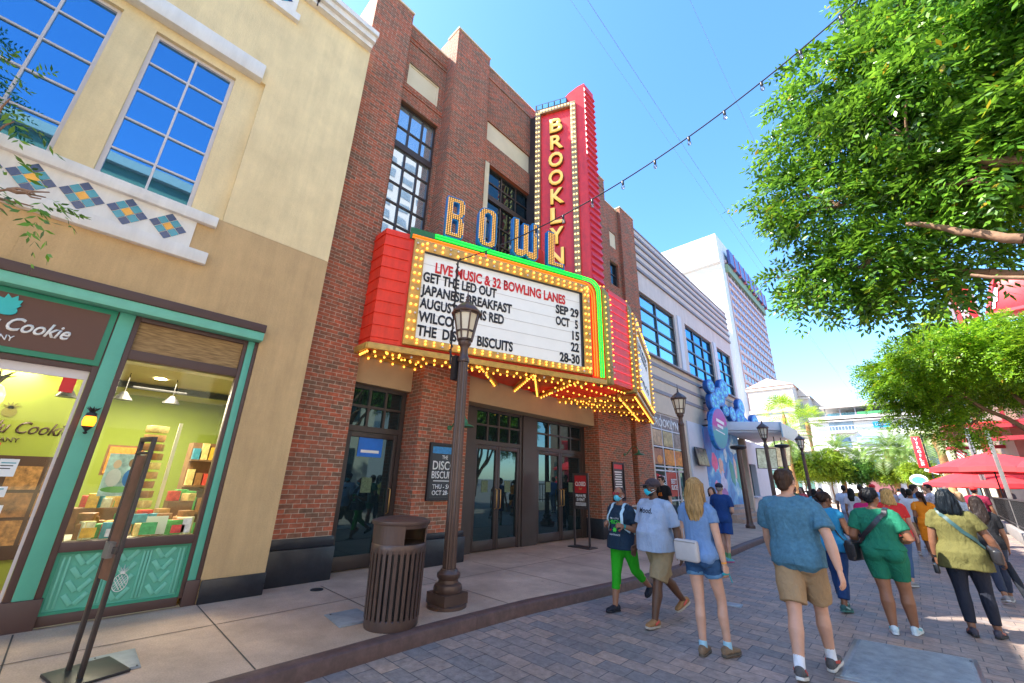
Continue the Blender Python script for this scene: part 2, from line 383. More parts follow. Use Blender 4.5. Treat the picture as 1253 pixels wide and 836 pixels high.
def grain(m, scale, amt, sz=1.0, coarse=None):
    """fine speckle (or, with sz < 1, long vertical streaks) multiplied into a surface's own colour"""
    n, l, p = m.node_tree.nodes, m.node_tree.links, m.node_tree.nodes['Principled BSDF']
    src = p.inputs['Base Color'].links[0].from_socket
    g = n.new('ShaderNodeNewGeometry'); mp = n.new('ShaderNodeMapping'); mp.inputs['Scale'].default_value = (scale, scale, scale*sz); l.new(g.outputs['Position'], mp.inputs[0])
    ns = n.new('ShaderNodeTexNoise'); ns.inputs['Scale'].default_value = 1; ns.inputs['Detail'].default_value = 4; ns.inputs['Roughness'].default_value = .7; l.new(mp.outputs[0], ns.inputs[0])
    mr = n.new('ShaderNodeMapRange'); mr.inputs[1].default_value = .3; mr.inputs[2].default_value = .7; mr.inputs[3].default_value = 1-amt; mr.inputs[4].default_value = 1+amt*.6; l.new(ns.outputs[0], mr.inputs[0])
    mx = n.new('ShaderNodeMix'); mx.data_type = 'RGBA'; mx.blend_type = 'MULTIPLY'; mx.inputs[0].default_value = 1; l.new(src, mx.inputs[6]); l.new(mr.outputs[0], mx.inputs[7]); l.new(mx.outputs[2], p.inputs['Base Color'])
grain(MT['walk'], 70, .22); grain(MT['walk'], 1.1, .22); grain(MT['pave'], 1.3, .18); grain(MT['pave'], 45, .18)
grain(MT['stucco'], 5, .09, .10); grain(MT['tan'], 5, .13, .10); grain(MT['stucco'], 60, .06); grain(MT['tan'], 60, .08)
grain(MT['red'], 6, .14, .12); grain(MT['crimson'], 6, .16, .15); grain(MT['brick'], 2.2, .16, .25); grain(MT['kerb'], 12, .3); grain(MT['white'], 7, .10, .15); grain(MT['lilac'], 4, .12, .1)

# ================================================================== THE SETTING: ground
def kerb_x(y):
    pts = [(-60,-4.05),(3.0,-4.05),(4.6,-3.98),(5.6,-3.84),(6.6,-3.72),(8,-3.62),(11,-3.6),(14,-3.74),(20,-3.85),(30,-3.9),(75,-3.9)]
    for (a,xa),(b,xb) in zip(pts, pts[1:]):
        if a <= y <= b: t = (y-a)/(b-a); return xa+(xb-xa)*t
    return -3.9
b = MB(); b.quad((-1500,-1500,0),(1500,-1500,0),(1500,1500,0),(-1500,1500,0))
tag(b.build('road', MT['pave']), kind='structure')
ys = [-25, -10, 0, 3.0, 3.6, 4.2, 4.8, 5.4, 6, 6.6, 7.2, 8, 9.5, 11, 12.5, 14, 17, 20, 25, 30, 45, 70]
b = MB()
for a, c in zip(ys, ys[1:]):
    b.add([(-8.5,a,.13),(kerb_x(a)-.15,a,.13),(kerb_x(c)-.15,c,.13),(-8.5,c,.13)], [(0,1,2,3)], 0)
def strip(x0, y0, x1, y1, w=.012, z=.134):
    d = Vector((x1-x0, y1-y0, 0)).normalized(); s = Vector((-d.y, d.x, 0))*w/2
    b.add([(x0-s.x,y0-s.y,z),(x0+s.x,y0+s.y,z),(x1+s.x,y1+s.y,z),(x1-s.x,y1-s.y,z)], [(3,2,1,0)], 1)
for y in (-1.4, 0.02, 1.45, 2.90, 4.35, 5.8, 7.25, 8.7, 10.15, 11.6, 13.05, 14.5, 16, 17.5, 19, 20.5): strip(-6.5, y, kerb_x(y)-.155, y)
strip(-5.62, -8, -5.62, 21)
tag(b.build('sidewalk', [MT['walk'], MT['joint']]), kind='structure')
b = MB(); yk = []
y = -25.0
while y < 70: yk.append(y); y += .49 if -2 < y < 16 else 1.7
for i, (a, c) in enumerate(zip(yk, yk[1:])):
    g = .006 if i % 6 == 0 else 0
    xa, xc = kerb_x(a), kerb_x(c)
    prof = lambda x: [(x-.15, -.02), (x-.15, .133), (x-.016, .133), (x, .117), (x+.006, -.02)]
    A = [(px, a+g, pz) for px, pz in prof(xa)]; C_ = [(px, c, pz) for px, pz in prof(xc)]
    b.add(A+C_, [(j, j+1, j+6, j+5) for j in range(4)]+[(4,3,2,1,0),(5,6,7,8,9)])
tag(b.build('kerb', MT['kerb'], smooth=50), kind='structure')

# ------------------------------------------------------------------ wall with openings (front face towards +X)
def wall_x(mb, x, y0, y1, z0, z1, holes=(), depth=.35, back=None, rev=None):
    ys = sorted({y0, y1, *[min(max(h[0],y0),y1) for h in holes], *[min(max(h[1],y0),y1) for h in holes]})
    zs = sorted({z0, z1, *[min(max(h[2],z0),z1) for h in holes], *[min(max(h[3],z0),z1) for h in holes]})
    inh = lambda y, z: any(h[0] < y < h[1] and h[2] < z < h[3] for h in holes)
    for a, c in zip(ys, ys[1:]):
        for e, f in zip(zs, zs[1:]):
            if not inh((a+c)/2, (e+f)/2): mb.quad((x,a,e),(x,c,e),(x,c,f),(x,a,f))
    for h in holes:
        r = rev or depth; a, c, e, f = h
        mb.quad((x-r,a,e),(x,a,e),(x,a,f),(x-r,a,f)); mb.quad((x,c,e),(x-r,c,e),(x-r,c,f),(x,c,f))
        mb.quad((x-r,c,f),(x-r,a,f),(x,a,f),(x,c,f)); mb.quad((x-r,a,e),(x-r,c,e),(x,c,e),(x,a,e))
    bx = x-depth if back is None else back
    mb.quad((bx,y0,z0),(x,y0,z0),(x,y0,z1),(bx,y0,z1)); mb.quad((x,y1,z0),(bx,y1,z0),(bx,y1,z1),(x,y1,z1))
    mb.quad((x,y0,z1),(x,y1,z1),(bx,y1,z1),(bx,y0,z1))
def window_x(parent, x, y0, y1, z0, z1, cols, rows, fm, gm, fw=.05, mw=.03, dep=.07, name='window', label=None, bars=()):
    """frame with glazing bars (rows/cols: counts or lists of fractions) and a pane just behind; x = face of the frame"""
    b = MB()
    b.box(x-dep,x,y0,y0+fw,z0,z1); b.box(x-dep,x,y1-fw,y1,z0,z1); b.box(x-dep,x-.002,y0+fw,y1-fw,z0,z0+fw); b.box(x-dep,x-.002,y0+fw,y1-fw,z1-fw,z1)
    cf = [i/cols for i in range(1,cols)] if isinstance(cols,int) else cols
    rf = [i/rows for i in range(1,rows)] if isinstance(rows,int) else rows
    for f in cf: y = y0+(y1-y0)*f; b.box(x-dep+.01,x-.012,y-mw/2,y+mw/2,z0+fw,z1-fw)
    for f in rf: z = z0+(z1-z0)*f; b.box(x-dep+.013,x-.016,y0+fw,y1-fw,z-mw/2,z+mw/2)
    for z, h in bars: b.box(x-dep,x+.02,y0,y1,z-h/2,z+h/2)
    o = b.build(name, fm, parent, label=label)
    p = MB(); p.quad((x-dep*.6,y0+fw*.5,z0+fw*.5),(x-dep*.6,y1-fw*.5,z0+fw*.5),(x-dep*.6,y1-fw*.5,z1-fw*.5),(x-dep*.6,y0+fw*.5,z1-fw*.5))
    p.build('pane', gm, o)
    return o

# ================================================================== cream building with the cookie shop
XW = -6.55
bld = thing('stucco_building', 'cream and tan stucco building with windows mirroring blue sky above the green cookie shop', 'building', (XW, 0, 0))
W1 = (-2.12, -1.13, 5.13, 7.70); W2 = (-.77, .22, 5.12, 7.68)
b = MB()
wall_x(b, XW, -6.5, 2.14, 5.13, 10.24, [(-2.6, .60, 5.13, 7.86)], depth=.6, rev=.06)
wall_x(b, XW-.06, -2.6, .60, 5.13, 7.86, [W1, W2], depth=.5, rev=.16)
b.box(-12, XW-.55, -6.5, 2.13, 3.75, 10.2); b.box(-12, -10.7, -6.5, 2.13, .2, 3.75)
b.build('upper_wall', MT['stucco'], bld)
b = MB()
wall_x(b, XW, -6.5, 2.14, .14, 5.127, [(-2.6, 1.43, .14, 3.62)], depth=.3, rev=.25)
b.build('lower_wall', MT['tan'], bld)
b = MB(); b.box(XW-.004, XW+.003, -1.052, -1.046, 3.72, 4.34); b.box(XW-.004, XW+.003, .605, .611, 3.72, 4.95); b.build('control_joint', MT['tan'], bld)
b = MB(); b.box(XW-.05, XW+.03, 1.44, 2.15, .13, .39); b.build('plinth', MT['plinth'], bld, bevel=.008)
b = MB(); b.box(XW-.1, XW+.09, -2.6, .53, 7.85, 8.15); b.build('lintel_band', MT['white'], bld, bevel=.01)
for z0, z1, y1 in ((4.95, 5.11, .545), (4.35, 4.53, .55)):
    b = MB(); b.box(XW-.1, XW+.08, -2.6, y1, z0, z1); b.build('sill_band', MT['white'], bld, bevel=.01)
b = MB(); b.box(XW-.05, XW+.02, -2.6, .33, 4.532, 4.948); tp = b.build('tile_panel', MT['white'], bld)
tilem = [mat('navy_tile', (.012,.05,.17), .15, var=.2, coat=.5), mat('teal_tile', (.02,.30,.40), .15, var=.2, coat=.5), mat('orange_tile', (.88,.40,.03), .15, var=.2, coat=.5)]
def diamond(yc, zc, parent, x, s=.0945):
    b = MB(); e = Vector((0, math.cos(R(45)), math.sin(R(45)))); f = Vector((0, -math.sin(R(45)), math.cos(R(45))))
    for i in (-1,0,1):
        for j in (-1,0,1):
            b.cur = 2 if (i == 0 and j == 0) else (1 if (i == 0 or j == 0) else 0)
            c = Vector((x, yc, zc))+e*i*s+f*j*s; h = s/2-.004
            b.prism([c-e*h-f*h, c+e*h-f*h, c+e*h+f*h, c-e*h+f*h], (.008,0,0))
    b.build('tile_diamond', tilem, parent)
for yc in (.06, -.345, -.75, -1.155, -1.56, -1.965): diamond(yc, 4.74, tp, XW+.02)
for w in (W1, W2): window_x(bld, XW-.12, *w, 2, 5, MT['alu'], MT['skyglass'], fw=.05, mw=.026)
b = MB(); b.box(XW-.1, XW+.12, -6.5, 2.12, 10.24, 10.36); b.box(XW-.1, XW+.2, -6.5, 2.14, 10.36, 10.50); b.box(XW-.1, XW+.26, -6.5, 2.16, 10.50, 10.62)
b.build('cornice', MT['white'], bld)
b = MB(); b.box(XW-.02, XW+.09, -2.3, .78, 9.56, 9.72); b.box(XW-.02, XW+.015, -2.3, .70, 9.72, 10.22); tp2 = b.build('attic_panel', MT['white'], bld)
for yc in (.42, 0, -.42): diamond(yc, 9.97, tp2, XW+.015)
b = MB(); b.bar((XW+.12,.98,10.2),(XW+.12,.98,10.55),.02,.02); b.ball((XW+.15,.98,10.32),.03); b.build('conduit_hook', MT['dark'], bld)

# ---- shop front
XS = -6.60
shop = thing('cookie_shop_front', 'jade green and brown cookie shop front with lit pineapple lamp and window display', 'shop front', (XS, .2, .13))
b = MB(); b.box(XS-.3, XW+.14, -2.6, 1.445, 3.585, 3.70); b.build('canopy_fascia', MT['brown'], shop, bevel=.006)
b = MB(); b.box(XS-.3, XW+.12, -2.6, 1.44, 3.46, 3.583); b.build('canopy_trim', MT['jadel'], shop, bevel=.006)
b = MB()
b.box(XS-.1, XS+.02, .072, .125, .22, 3.455); b.box(XS-.1, XS+.02, 1.255, 1.30, .22, 3.455); b.box(XS-.1, XS+.02, -.135, -.078, .22, 3.455)
b.box(XS-.1, XS+.016, .125, 1.255, 3.40, 3.455); b.box(XS-.1, XS+.016, .125, 1.255, 2.91, 3.03); b.box(XS-.1, XS+.03, .125, 1.255, .81, .905); b.box(XS-.1, XS+.005, .125, 1.255, .14, .235)
b.box(XS-.1, XS+.035, 1.385, 1.43, .40, 3.455); b.box(XS-.1, XS+.016, -2.6, -.135, 2.70, 2.76)
b.box(XS-.1, XS+.05, 1.29, 1.44, .13, .40); b.box(XS-.1, XS+.05, -.15, .14, .13, .40)
b.build('frame', MT['brown'], shop, bevel=.004)
b = MB(); b.box(XS-.12, XS+.03, -.076, .070, .40, 3.455); b.box(XS-.12, XS+.028, 1.302, 1.383, .40, 3.455); b.build('column', MT['green'], shop, bevel=.006)
def slat_mat(name, c1, c2, sc):
    m, n, l, p = nt(name); tc = n.new('ShaderNodeTexCoord'); mp = n.new('ShaderNodeMapping'); mp.inputs['Scale'].default_value = (1, 2.0, sc)
    l.new(tc.outputs['Object'], mp.inputs[0]); ns = n.new('ShaderNodeTexNoise'); ns.inputs['Scale'].default_value = 3; ns.inputs['Detail'].default_value = 5; l.new(mp.outputs[0], ns.inputs[0])
    cr = n.new('ShaderNodeValToRGB'); cr.color_ramp.elements[0].position = .35; cr.color_ramp.elements[1].position = .65; cr.color_ramp.elements[0].color = rgba(c1); cr.color_ramp.elements[1].color = rgba(c2)
    l.new(ns.outputs[0], cr.inputs[0]); l.new(cr.outputs[0], p.inputs['Base Color']); p.inputs['Roughness'].default_value = .6; return m
b = MB(); b.box(XS-.06, XS-.03, .125, 1.255, 3.03, 3.40); b.build('transom_panel', slat_mat('woven_shade', (.20,.115,.04), (.40,.25,.10), 18), shop)
b = MB(); b.quad((XS-.05,.125,.905),(XS-.05,1.255,.905),(XS-.05,1.255,2.91),(XS-.05,.125,2.91)); b.build('display_window', MT['shopglass'], shop)
b = MB(); b.quad((XS-.05,-2.6,.2),(XS-.05,-.135,.2),(XS-.05,-.135,2.70),(XS-.05,-2.6,2.70)); b.build('entrance_window', MT['shopglass'], shop)
b = MB(); b.box(XS-.07, XS-.03, -2.6, -.14, 2.60, 2.70); b.box(XS-.07, XS-.03, -.165, -.14, .2, 2.6); b.build('header_rail', MT['alu'], shop)
# bulkhead panel with leaf relief
b = MB(); b.box(XS-.08, XS-.02, .125, 1.255, .235, .81); bp_ = b.build('bulkhead_panel', MT['green'], shop)
b = MB()
for yy in (.125, 1.225): b.box(XS-.02, XS+.004, yy, yy+.03, .235, .81)
b.box(XS-.02, XS+.003, .155, 1.225, .235, .262); b.box(XS-.02, XS+.003, .155, 1.225, .783, .81)
b.build('panel_border', MT['jade'], bp_)
b = MB()
def leaf_rib(y, z, dy, dz, w):
    d = Vector((0, dy, dz)).normalized(); s = Vector((0, -d.z, d.y))*w/2; p0 = Vector((XS-.02, y, z)); p1 = p0+Vector((0,dy,dz))
    b.prism([p0-s, p1-s, p1+s, p0+s], (.014,0,0))
for yc in (.36, .69, 1.02):
    for k in range(4):
        z = .30+k*.125
        for sgn in (-1, 1): leaf_rib(yc+sgn*.012, z, sgn*.075, .10, .042)
for yy in (.19, .23, .495, .525, .555, .83, .86, .89, 1.16, 1.195): b.box(XS-.02, XS-.006, yy-.009, yy+.009, .285, .76)
b.build('leaf_relief', MT['jadel'], bp_, bevel=.003)
b = MB()   # white line pineapple painted on the panel
py, pz = .69, .46
ring = [Vector((XS-.003, py+.062*math.cos(a), pz+.088*math.sin(a))) for a in [2*math.pi*i/20 for i in range(21)]]
b.tube(ring, .004, 5)
for k in (-1.2,-.4,.4,1.2):
    for sg in (-1, 1):
        pts = []
        for t in np.linspace(-1.4, 1.4, 15):
            yy = (k*.5+t*.6)*.062; zz = t*sg*.06
            if (yy/.060)**2+(zz/.086)**2 < 1: pts.append((XS-.003, py+yy, pz+zz))
        if len(pts) > 1: b.tube(pts, .0028, 4)
for a, L in ((-50,.06),(-25,.075),(0,.09),(25,.075),(50,.06)):
    d = Vector((0, math.sin(R(a)), math.cos(R(a)))); q = Vector((XS-.003, py, pz+.088)); s = Vector((0, d.z, -d.y))*.016
    b.tube([q-s*.6, q+d*L, q+s*.6], .0035, 4)
b.build('painted_pineapple', MT['white'], bp_)
# sign panel
b = MB(); b.box(XS-.03, XS+.035, -2.4, -.09, 2.765, 3.452); sg_ = b.build('sign_panel', MT['jade'], shop, bevel=.005)
b = MB(); b.box(XS+.035, XS+.045, -2.32, -.145, 2.825, 3.39); b.build('sign_field', mat('sign_brown', (.115,.048,.032), .5, var=.05), sg_)
wht = mat('white_letter', (.80,.80,.77), .5, var=0)
text('Honolulu Cookie', FX(XS+.045, -.405, 2.995), .145, wht, 'sign_lettering', sg_, width=1.12, ext=.012, bold=.018, align='RIGHT', shear=.35)
text('COMPANY', FX(XS+.045, -.77, 2.885), .058, wht, 'sign_lettering', sg_, width=.36, ext=.010, bold=.012, align='RIGHT')
b = MB(); b.cur = 0
for a, L in ((-70,.09),(-42,.12),(-15,.14),(15,.14),(42,.12),(70,.09)):
    d = Vector((0, math.sin(R(a)), math.cos(R(a)))); s = Vector((0, d.z, -d.y))*.03; q = Vector((XS+.0452+.0011*abs(a)/10, -.90, 3.24)); b.prism([q-s, q+d*L*.5-s*1.2, q+d*L, q+d*L*.5+s*1.2, q+s], (.006+.0007*(a+70)/10,0,0))
b.prism([Vector((XS+.045, -.90+.075*math.cos(t), 3.20+.055*math.sin(t))) for t in [2*math.pi*i/16 for i in range(16)]], (.021,0,0))
b.build('pineapple_emblem', mat('aqua_paint', (.03,.50,.50), .5, var=.05), sg_)
# pineapple sconce
b = MB(); prof = [(.006,-.075),(.03,-.065),(.05,-.03),(.056,.01),(.050,.05),(.036,.075),(.02,.08)]
b.lathe(prof, (XS+.10, 0, 2.13), 16); sc = b.build('wall_lamp', mat('amber_glass', (1,.42,.03), .35, var=.15, vs=60, emit=.9, ecol=(1,.24,.01)), shop, smooth=60)
b = MB(); b.lathe([(.05,.065),(.042,.10),(.02,.11)], (XS+.10,0,2.13), 12); b.lathe([(.008,-.13),(.022,-.115),(.008,-.10),(.03,-.07),(.05,-.045)], (XS+.10,0,2.13), 12); b.bar((XS,0,2.2),(XS+.1,0,2.2),.03,.03)
for i in range(9):
    a = i*2*math.pi/9; d = Vector((math.cos(a)*.045, math.sin(a)*.045, .065 if i % 2 else .08)); q = Vector((XS+.10,0,2.225)); b.tube([q, q+d*.6, q+d+Vector((d.x*.4,d.y*.4,-.005))], [.012,.009,.001], 5)
b.build('lamp_cap', MT['dark'], sc, smooth=40)
# shop interior: room shell
b = MB()
b.quad((-10.6,-4,.14),(-10.6,1.95,.14),(-10.6,1.95,3.3),(-10.6,-4,3.3)); b.quad((XS-.15,1.95,.14),(-10.6,1.95,.14),(-10.6,1.95,3.3),(XS-.15,1.95,3.3)); b.quad((-10.6,-4,.14),(XS-.15,-4,.14),(XS-.15,-4,3.3),(-10.6,-4,3.3))
b.build('inner_wall', MT['lime'], shop)
b = MB(); b.box(-10.6, XS-.15, -4, 1.95, 3.3, 3.36); b.box(-10.55,-7.4,-3.5,1.9,3.0,3.05); b.build('ceiling', mat('shop_ceiling', (.42,.38,.26), .8, var=.05), shop)
b = MB(); b.box(-10.6, XS-.15, -4, 1.95, .1, .15); b.build('shop_floor', MT['wood'], shop)
dl = mat('downlight_lens', (1,.85,.55), .3, var=0, emit=14, ecol=(1,.78,.40))
for x, y in ((-7.1,.35),(-7.1,1.15),(-8.2,.6),(-8.6,-.4),(-8.0,-1.1),(-9.4,1.1),(-9.4,.1),(-9.4,-1.2),(-7.3,-.6)):
    z = 3.295 if x > -7.4 else 2.995
    b = MB(); b.lathe([(.075,-.006),(.075,.004)], (x,y,z), 16); b.build('downlight', dl, shop)
for x, y in ((-7.8,.6),(-8.8,-1.0),(-9.2,.7)):
    ld = bpy.data.lights.new('shop_light','AREA'); ld.energy = 24; ld.size = .7; ld.color = (1,.88,.68); lo = bpy.data.objects.new('shop_light', ld); COL.objects.link(lo); lo.parent = shop; lo.location = Vector((x,y,2.93))-ORG[shop.name]
# wall logo inside
inkb = mat('dark_brown_ink', (.05,.025,.01), .6, var=0)
b = MB(); b.box(-8.75,-8.70,-1.7,.05,.14,3.0); pt = b.build('partition', MT['lime'], shop)
text('Honolulu Cookie', FX(-8.699,-.78,2.07), .16, inkb, 'wall_lettering', pt, width=1.25, ext=.004, bold=.016, shear=.35)
text('COMPANY', FX(-8.699,-.80,1.95), .06, inkb, 'wall_lettering', pt, width=.42, ext=.004, bold=.01)
b = MB()
b.prism([Vector((-8.699,-.78+.07*math.cos(t),2.34+.07*math.sin(t))) for t in [2*math.pi*i/14 for i in range(14)]], (.004,0,0))
for a in (-60,-30,0,30,60):
    d = Vector((0, math.sin(R(a)), math.cos(R(a)))); s = Vector((0,d.z,-d.y))*.02; q = Vector((-8.699,-.78,2.39)); b.prism([q-s,q+d*.1,q+s], (.004,0,0))
b.build('wall_emblem', mat('olive_ink', (.16,.15,.02), .6, var=0), pt)
b = MB(); b.box(-8.70,-8.68,-1.65,.02,.5,1.78); pb = b.build('photo_board', mat('board_brown', (.055,.022,.012), .6, var=.1), shop)
cook = [mat('cookie_photo', (.30,.15,.05), .6, var=.7, vs=14), mat('baking_photo', (.20,.09,.03), .6, var=.8, vs=9)]
for i, (y, z) in enumerate(((-.42,1.50),(-.42,1.16),(-.42,.82),(-.08,1.50),(-.08,1.16),(-.08,.82))):
    b = MB(); b.box(-8.68,-8.674,y-.15,y+.15,z-.15,z+.15); b.build('food_photo', cook[i%2], pb)
b = MB()
for i in range(7): b.box(-8.68,-8.678,-1.32+.03*(i%3),-.66-.05*(i%2),1.59-.06*i,1.605-.06*i)
b.build('board_print', MT['cream'], pb)
# papers taped on the glass
ppr = mat('white_paper', (.75,.78,.78), .7, var=.04); rpr = mat('red_paper', (.70,.03,.03), .6, var=.05)
for i, (y, z, w, h, m_) in enumerate(((-.455,1.63,.13,.17,ppr),(-.49,1.40,.19,.10,ppr),(-.47,1.22,.19,.11,ppr),(-.63,1.70,.14,.34,rpr),(-.27,2.52,.11,.16,rpr))):
    b = MB(); b.box(XS-.047,XS-.044,y-w/2,y+w/2,z-h/2,z+h/2); c_ = b.build('notice', m_, shop)
    if m_ is ppr:
        for q in range(3): b2 = MB(); b2.box(XS-.044,XS-.0435,y-w*.38,y+w*(.38-.1*q),z+h*(.28-.16*q)-.006,z+h*(.28-.16*q)+.004); b2.build('notice_print', MT['ink'] if q else mat('teal_ink',(.02,.3,.36),.6,var=0), c_)
# pendant lamp
b = MB(); b.tube([(-7.9,-.90,3.0),(-7.9,-.90,2.72)], .008, 6); b.lathe([(.02,-.17),(.07,-.15),(.11,-.05),(.11,.03),(.07,.12),(.03,.14)], (-7.9,-.90,2.45), 16)
b.build('pendant_lamp', mat('pendant_glass', (.9,.5,.1), .3, var=.4, vs=25, emit=1.6, ecol=(1,.5,.08)), shop, smooth=60)
b = MB(); 
for i in range(10):
    a = i*.628; q = Vector((-7.9,-.9,2.59)); b.tube([q, q+Vector((math.cos(a)*.05,math.sin(a)*.05,.10)), q+Vector((math.cos(a)*.13,math.sin(a)*.13,.13 if i%2 else .19))], [.02,.016,.002], 5)
    b.tube([q-Vector((0,0,.31)), q+Vector((math.cos(a)*.06,math.sin(a)*.06,-.33)), q+Vector((math.cos(a)*.11,math.sin(a)*.11,-.28))], [.02,.015,.002], 5)
b.build('pendant_leaves', MT['dark'], shop, smooth=40)
# ceiling track and beams seen through the window
b = MB(); b.bar((-7.25,.1,3.22),(-7.25,1.9,3.22),.05,.05); b.bar((-7.4,-.1,3.1),(-8.9,1.2,3.1),.09,.07); b.bar((-8.9,-.9,2.94),(-8.9,1.9,2.94),.06,.1); b.build('ceiling_track', MT['dark'], shop)
# displays
cols_ = [(.75,.08,.06),(.85,.45,.05),(.10,.45,.12),(.80,.76,.62),(.35,.16,.06),(.06,.30,.45),(.85,.60,.25),(.55,.30,.12)]
pk = [mat('packet_colour', c, .4, var=.35, vs=16) for c in cols_]
b = MB(); b.box(-7.35,-6.78,.16,1.24,.14,.86); b.box(-7.38,-6.74,.14,1.26,.86,.90); dc = b.build('display_counter', mat('counter_white', (.62,.58,.48), .5, var=.06), shop)
r2 = random.Random(3)
def heap(n, x0, x1, y0, y1, z0, smax, name, ms, lab=None):
    for i in range(n):
        w, d, h = r2.uniform(.5,1)*smax, r2.uniform(.5,1)*smax, r2.uniform(.5,1.2)*smax
        b = MB(); M = Matrix.Translation((r2.uniform(x0,x1), r2.uniform(y0,y1), z0+h/2)) @ Matrix.Rotation(r2.uniform(-.5,.5),4,'Z'); b.mbox(M, w, d, h)
        tag(b.build(name, r2.choice(ms), bevel=.006, loc=M.translation-Vector((0,0,h/2))), 'bright packet in the window display of the cookie shop', 'packet', 'packets in the cookie shop window')
heap(34, -7.25,-6.80,.2,1.2,.90,.17,'gift_packet', pk)
b = MB(); b.box(-7.72,-7.42,.14,.62,.14,1.18); b.box(-7.75,-7.40,1.02,1.30,.14,1.25); b.build('display_riser', MT['wood'], shop)
for (x0,x1,y0,y1,z,n_) in ((-7.7,-7.45,.18,.58,1.18,12),(-7.72,-7.43,1.05,1.27,1.25,7),(-7.2,-6.85,.2,1.2,1.02,12)): heap(n_, x0, x1, y0, y1, z, .15, 'gift_packet', pk)
for k, (y, w, h, c_) in enumerate(((.30,.12,.10,1),(.52,.16,.08,3),(.80,.15,.13,2),(1.08,.13,.09,0),(1.16,.09,.16,3))):
    b = MB(); b.box(XS-.047,XS-.044,y-w/2,y+w/2,.93,.93+h); b.build('window_sticker', pk[c_], shop)
for y, z in ((-.3,2.55),(.25,2.6),(.8,2.62)):
    b = MB(); b.tube([(-8.1,y,3.0),(-8.1,y,z+.12)], .006, 5); b.lathe([(.03,.12),(.10,.02),(.11,0),(.09,.0)], (-8.1,y,z), 14); b.build('pendant_shade', MT['dark'], shop, smooth=40)
# stepped tree of boxes
b = MB(); b.box(-7.62,-7.58,.92,.96,.9,2.3); b.build('display_pole', mat('pole_white',(.75,.72,.60),.5,var=.04), shop)
for k in range(11):
    s = .36-.022*k; z = .9+k*.125
    for (dx, dy) in ((-s/2,-s/2),(s/2,-s/2),(0,s/3)):
        b = MB(); M = Matrix.Translation((-7.75+dx*.5,.72+dy*.75,z+.05)) @ Matrix.Rotation(.35*k+dx,4,'Z'); b.mbox(M,.13,.13,.09)
        tag(b.build('cookie_box', pk[(4,7,6,4)[k%4]], bevel=.004, loc=M.translation), 'brown cookie box on the stepped tower behind the shop window', 'box', 'boxes on the stepped cookie tower')
b = MB(); b.box(-8.9,-8.86,.30,.74,1.55,2.0); fr_ = b.build('menu_board', MT['wood'], shop)
b = MB(); b.box(-8.86,-8.85,.33,.71,1.58,1.97); b.build('menu_sheet', mat('menu_orange',(.80,.28,.05),.5,var=.3,vs=20), fr_)
b = MB(); b.box(-9.0,-8.6,1.3,1.9,.14,2.1)
for z in (.6,1.0,1.4,1.8): b.box(-8.6,-8.45,1.3,1.9,z,z+.03)
b.build('shelf_unit', MT['wood'], shop)
for z in (.63,1.03,1.43,1.83):
    for k in range(5):
        b = MB(); y = 1.36+.11*k; h = r2.uniform(.14,.28); b.box(-8.59,-8.48,y-.045,y+.045,z,z+h); tag(b.build('shelf_packet', r2.choice(pk), loc=(-8.5,y,z)), 'colourful packet on the wooden shelves deep in the cookie shop', 'packet', 'packets on the shop shelves')
# picture of two people hugging on the window poster, built as plain colour shapes
b = MB(); b.box(-6.76,-6.75,.27,.58,1.35,1.82); ps = b.build('window_poster', mat('poster_pastel',(.45,.62,.72),.5,var=.5,vs=9), shop)
for (y,z,w,h,m_) in ((.36,1.70,.07,.1,(.78,.55,.42)),(.49,1.72,.07,.1,(.35,.2,.12)),(.36,1.55,.13,.2,(.75,.75,.80)),(.50,1.55,.12,.2,(.05,.22,.65)),(.42,1.42,.28,.07,(.15,.45,.12))):
    b = MB(); b.prism([Vector((-6.75,y+w/2*math.cos(t),z+h/2*math.sin(t))) for t in [2*math.pi*i/14 for i in range(14)]], (.001+.002*rng.random(),0,0)); b.build('poster_print', mat('poster_tone', m_, .5, var=.2), ps)

b = MB(); b.box(-6.72,-6.705,.77,.97,.92,1.12); b.build('display_card', ppr, shop)


# ================================================================== brick theatre building
brk = thing('brick_building', 'red brick theatre building with tall black windows behind the lit marquee', 'building', (-7, 8, 0))
PL, RC, P2, B2X = -6.85, -7.06, -6.65, -6.80
b = MB()
wall_x(b, PL, 2.16, 3.10, .74, 12.95, depth=4)
wall_x(b, RC, 3.10, 4.38, 3.30, 12.86, [(3.22,4.30,6.4,10.30),(3.28,4.22,10.90,11.64)], depth=3, rev=.16)
wall_x(b, P2, 4.38, 5.58, .68, 13.70, depth=1.0)
wall_x(b, B2X, 5.58, 12.30, 3.30, 13.62, [(5.92,11.4,6.0,10.06),(5.76,11.6,10.84,11.56)], depth=3, rev=.16)
wall_x(b, B2X-.02, 12.30, 13.45, 3.30, 12.62, [(12.45,13.1,8.9,9.95),(12.55,13.05,10.62,11.34)], depth=3, rev=.14)
wall_x(b, P2, 10.80, 12.85, .66, 3.9, depth=.8)
wall_x(b, P2-.03, 13.30, 14.50, .60, 12.80, depth=3)
wall_x(b, RC-.25, 12.85, 13.30, .6, 3.3, [(12.9,13.26,1.0,2.55)], depth=.3, rev=.12)
b.box(-10.8, -7.3, 2.165, 14.49, .2, 12.5)
b.build('brick_wall', MT['brick'], brk)
b = MB()
for x, y0, y1, z in ((PL,2.14,3.12,12.95),(RC,3.12,4.37,12.86),(P2,4.36,5.60,13.70),(B2X,5.60,12.32,13.62),(B2X-.02,12.32,13.28,12.62),(P2-.03,13.28,14.52,12.80)):
    b.box(x-.5, x+.025, y0, y1, z+.002, z+.05)
b.build('coping', MT['cream'], brk)
b = MB()   # thin projecting courses
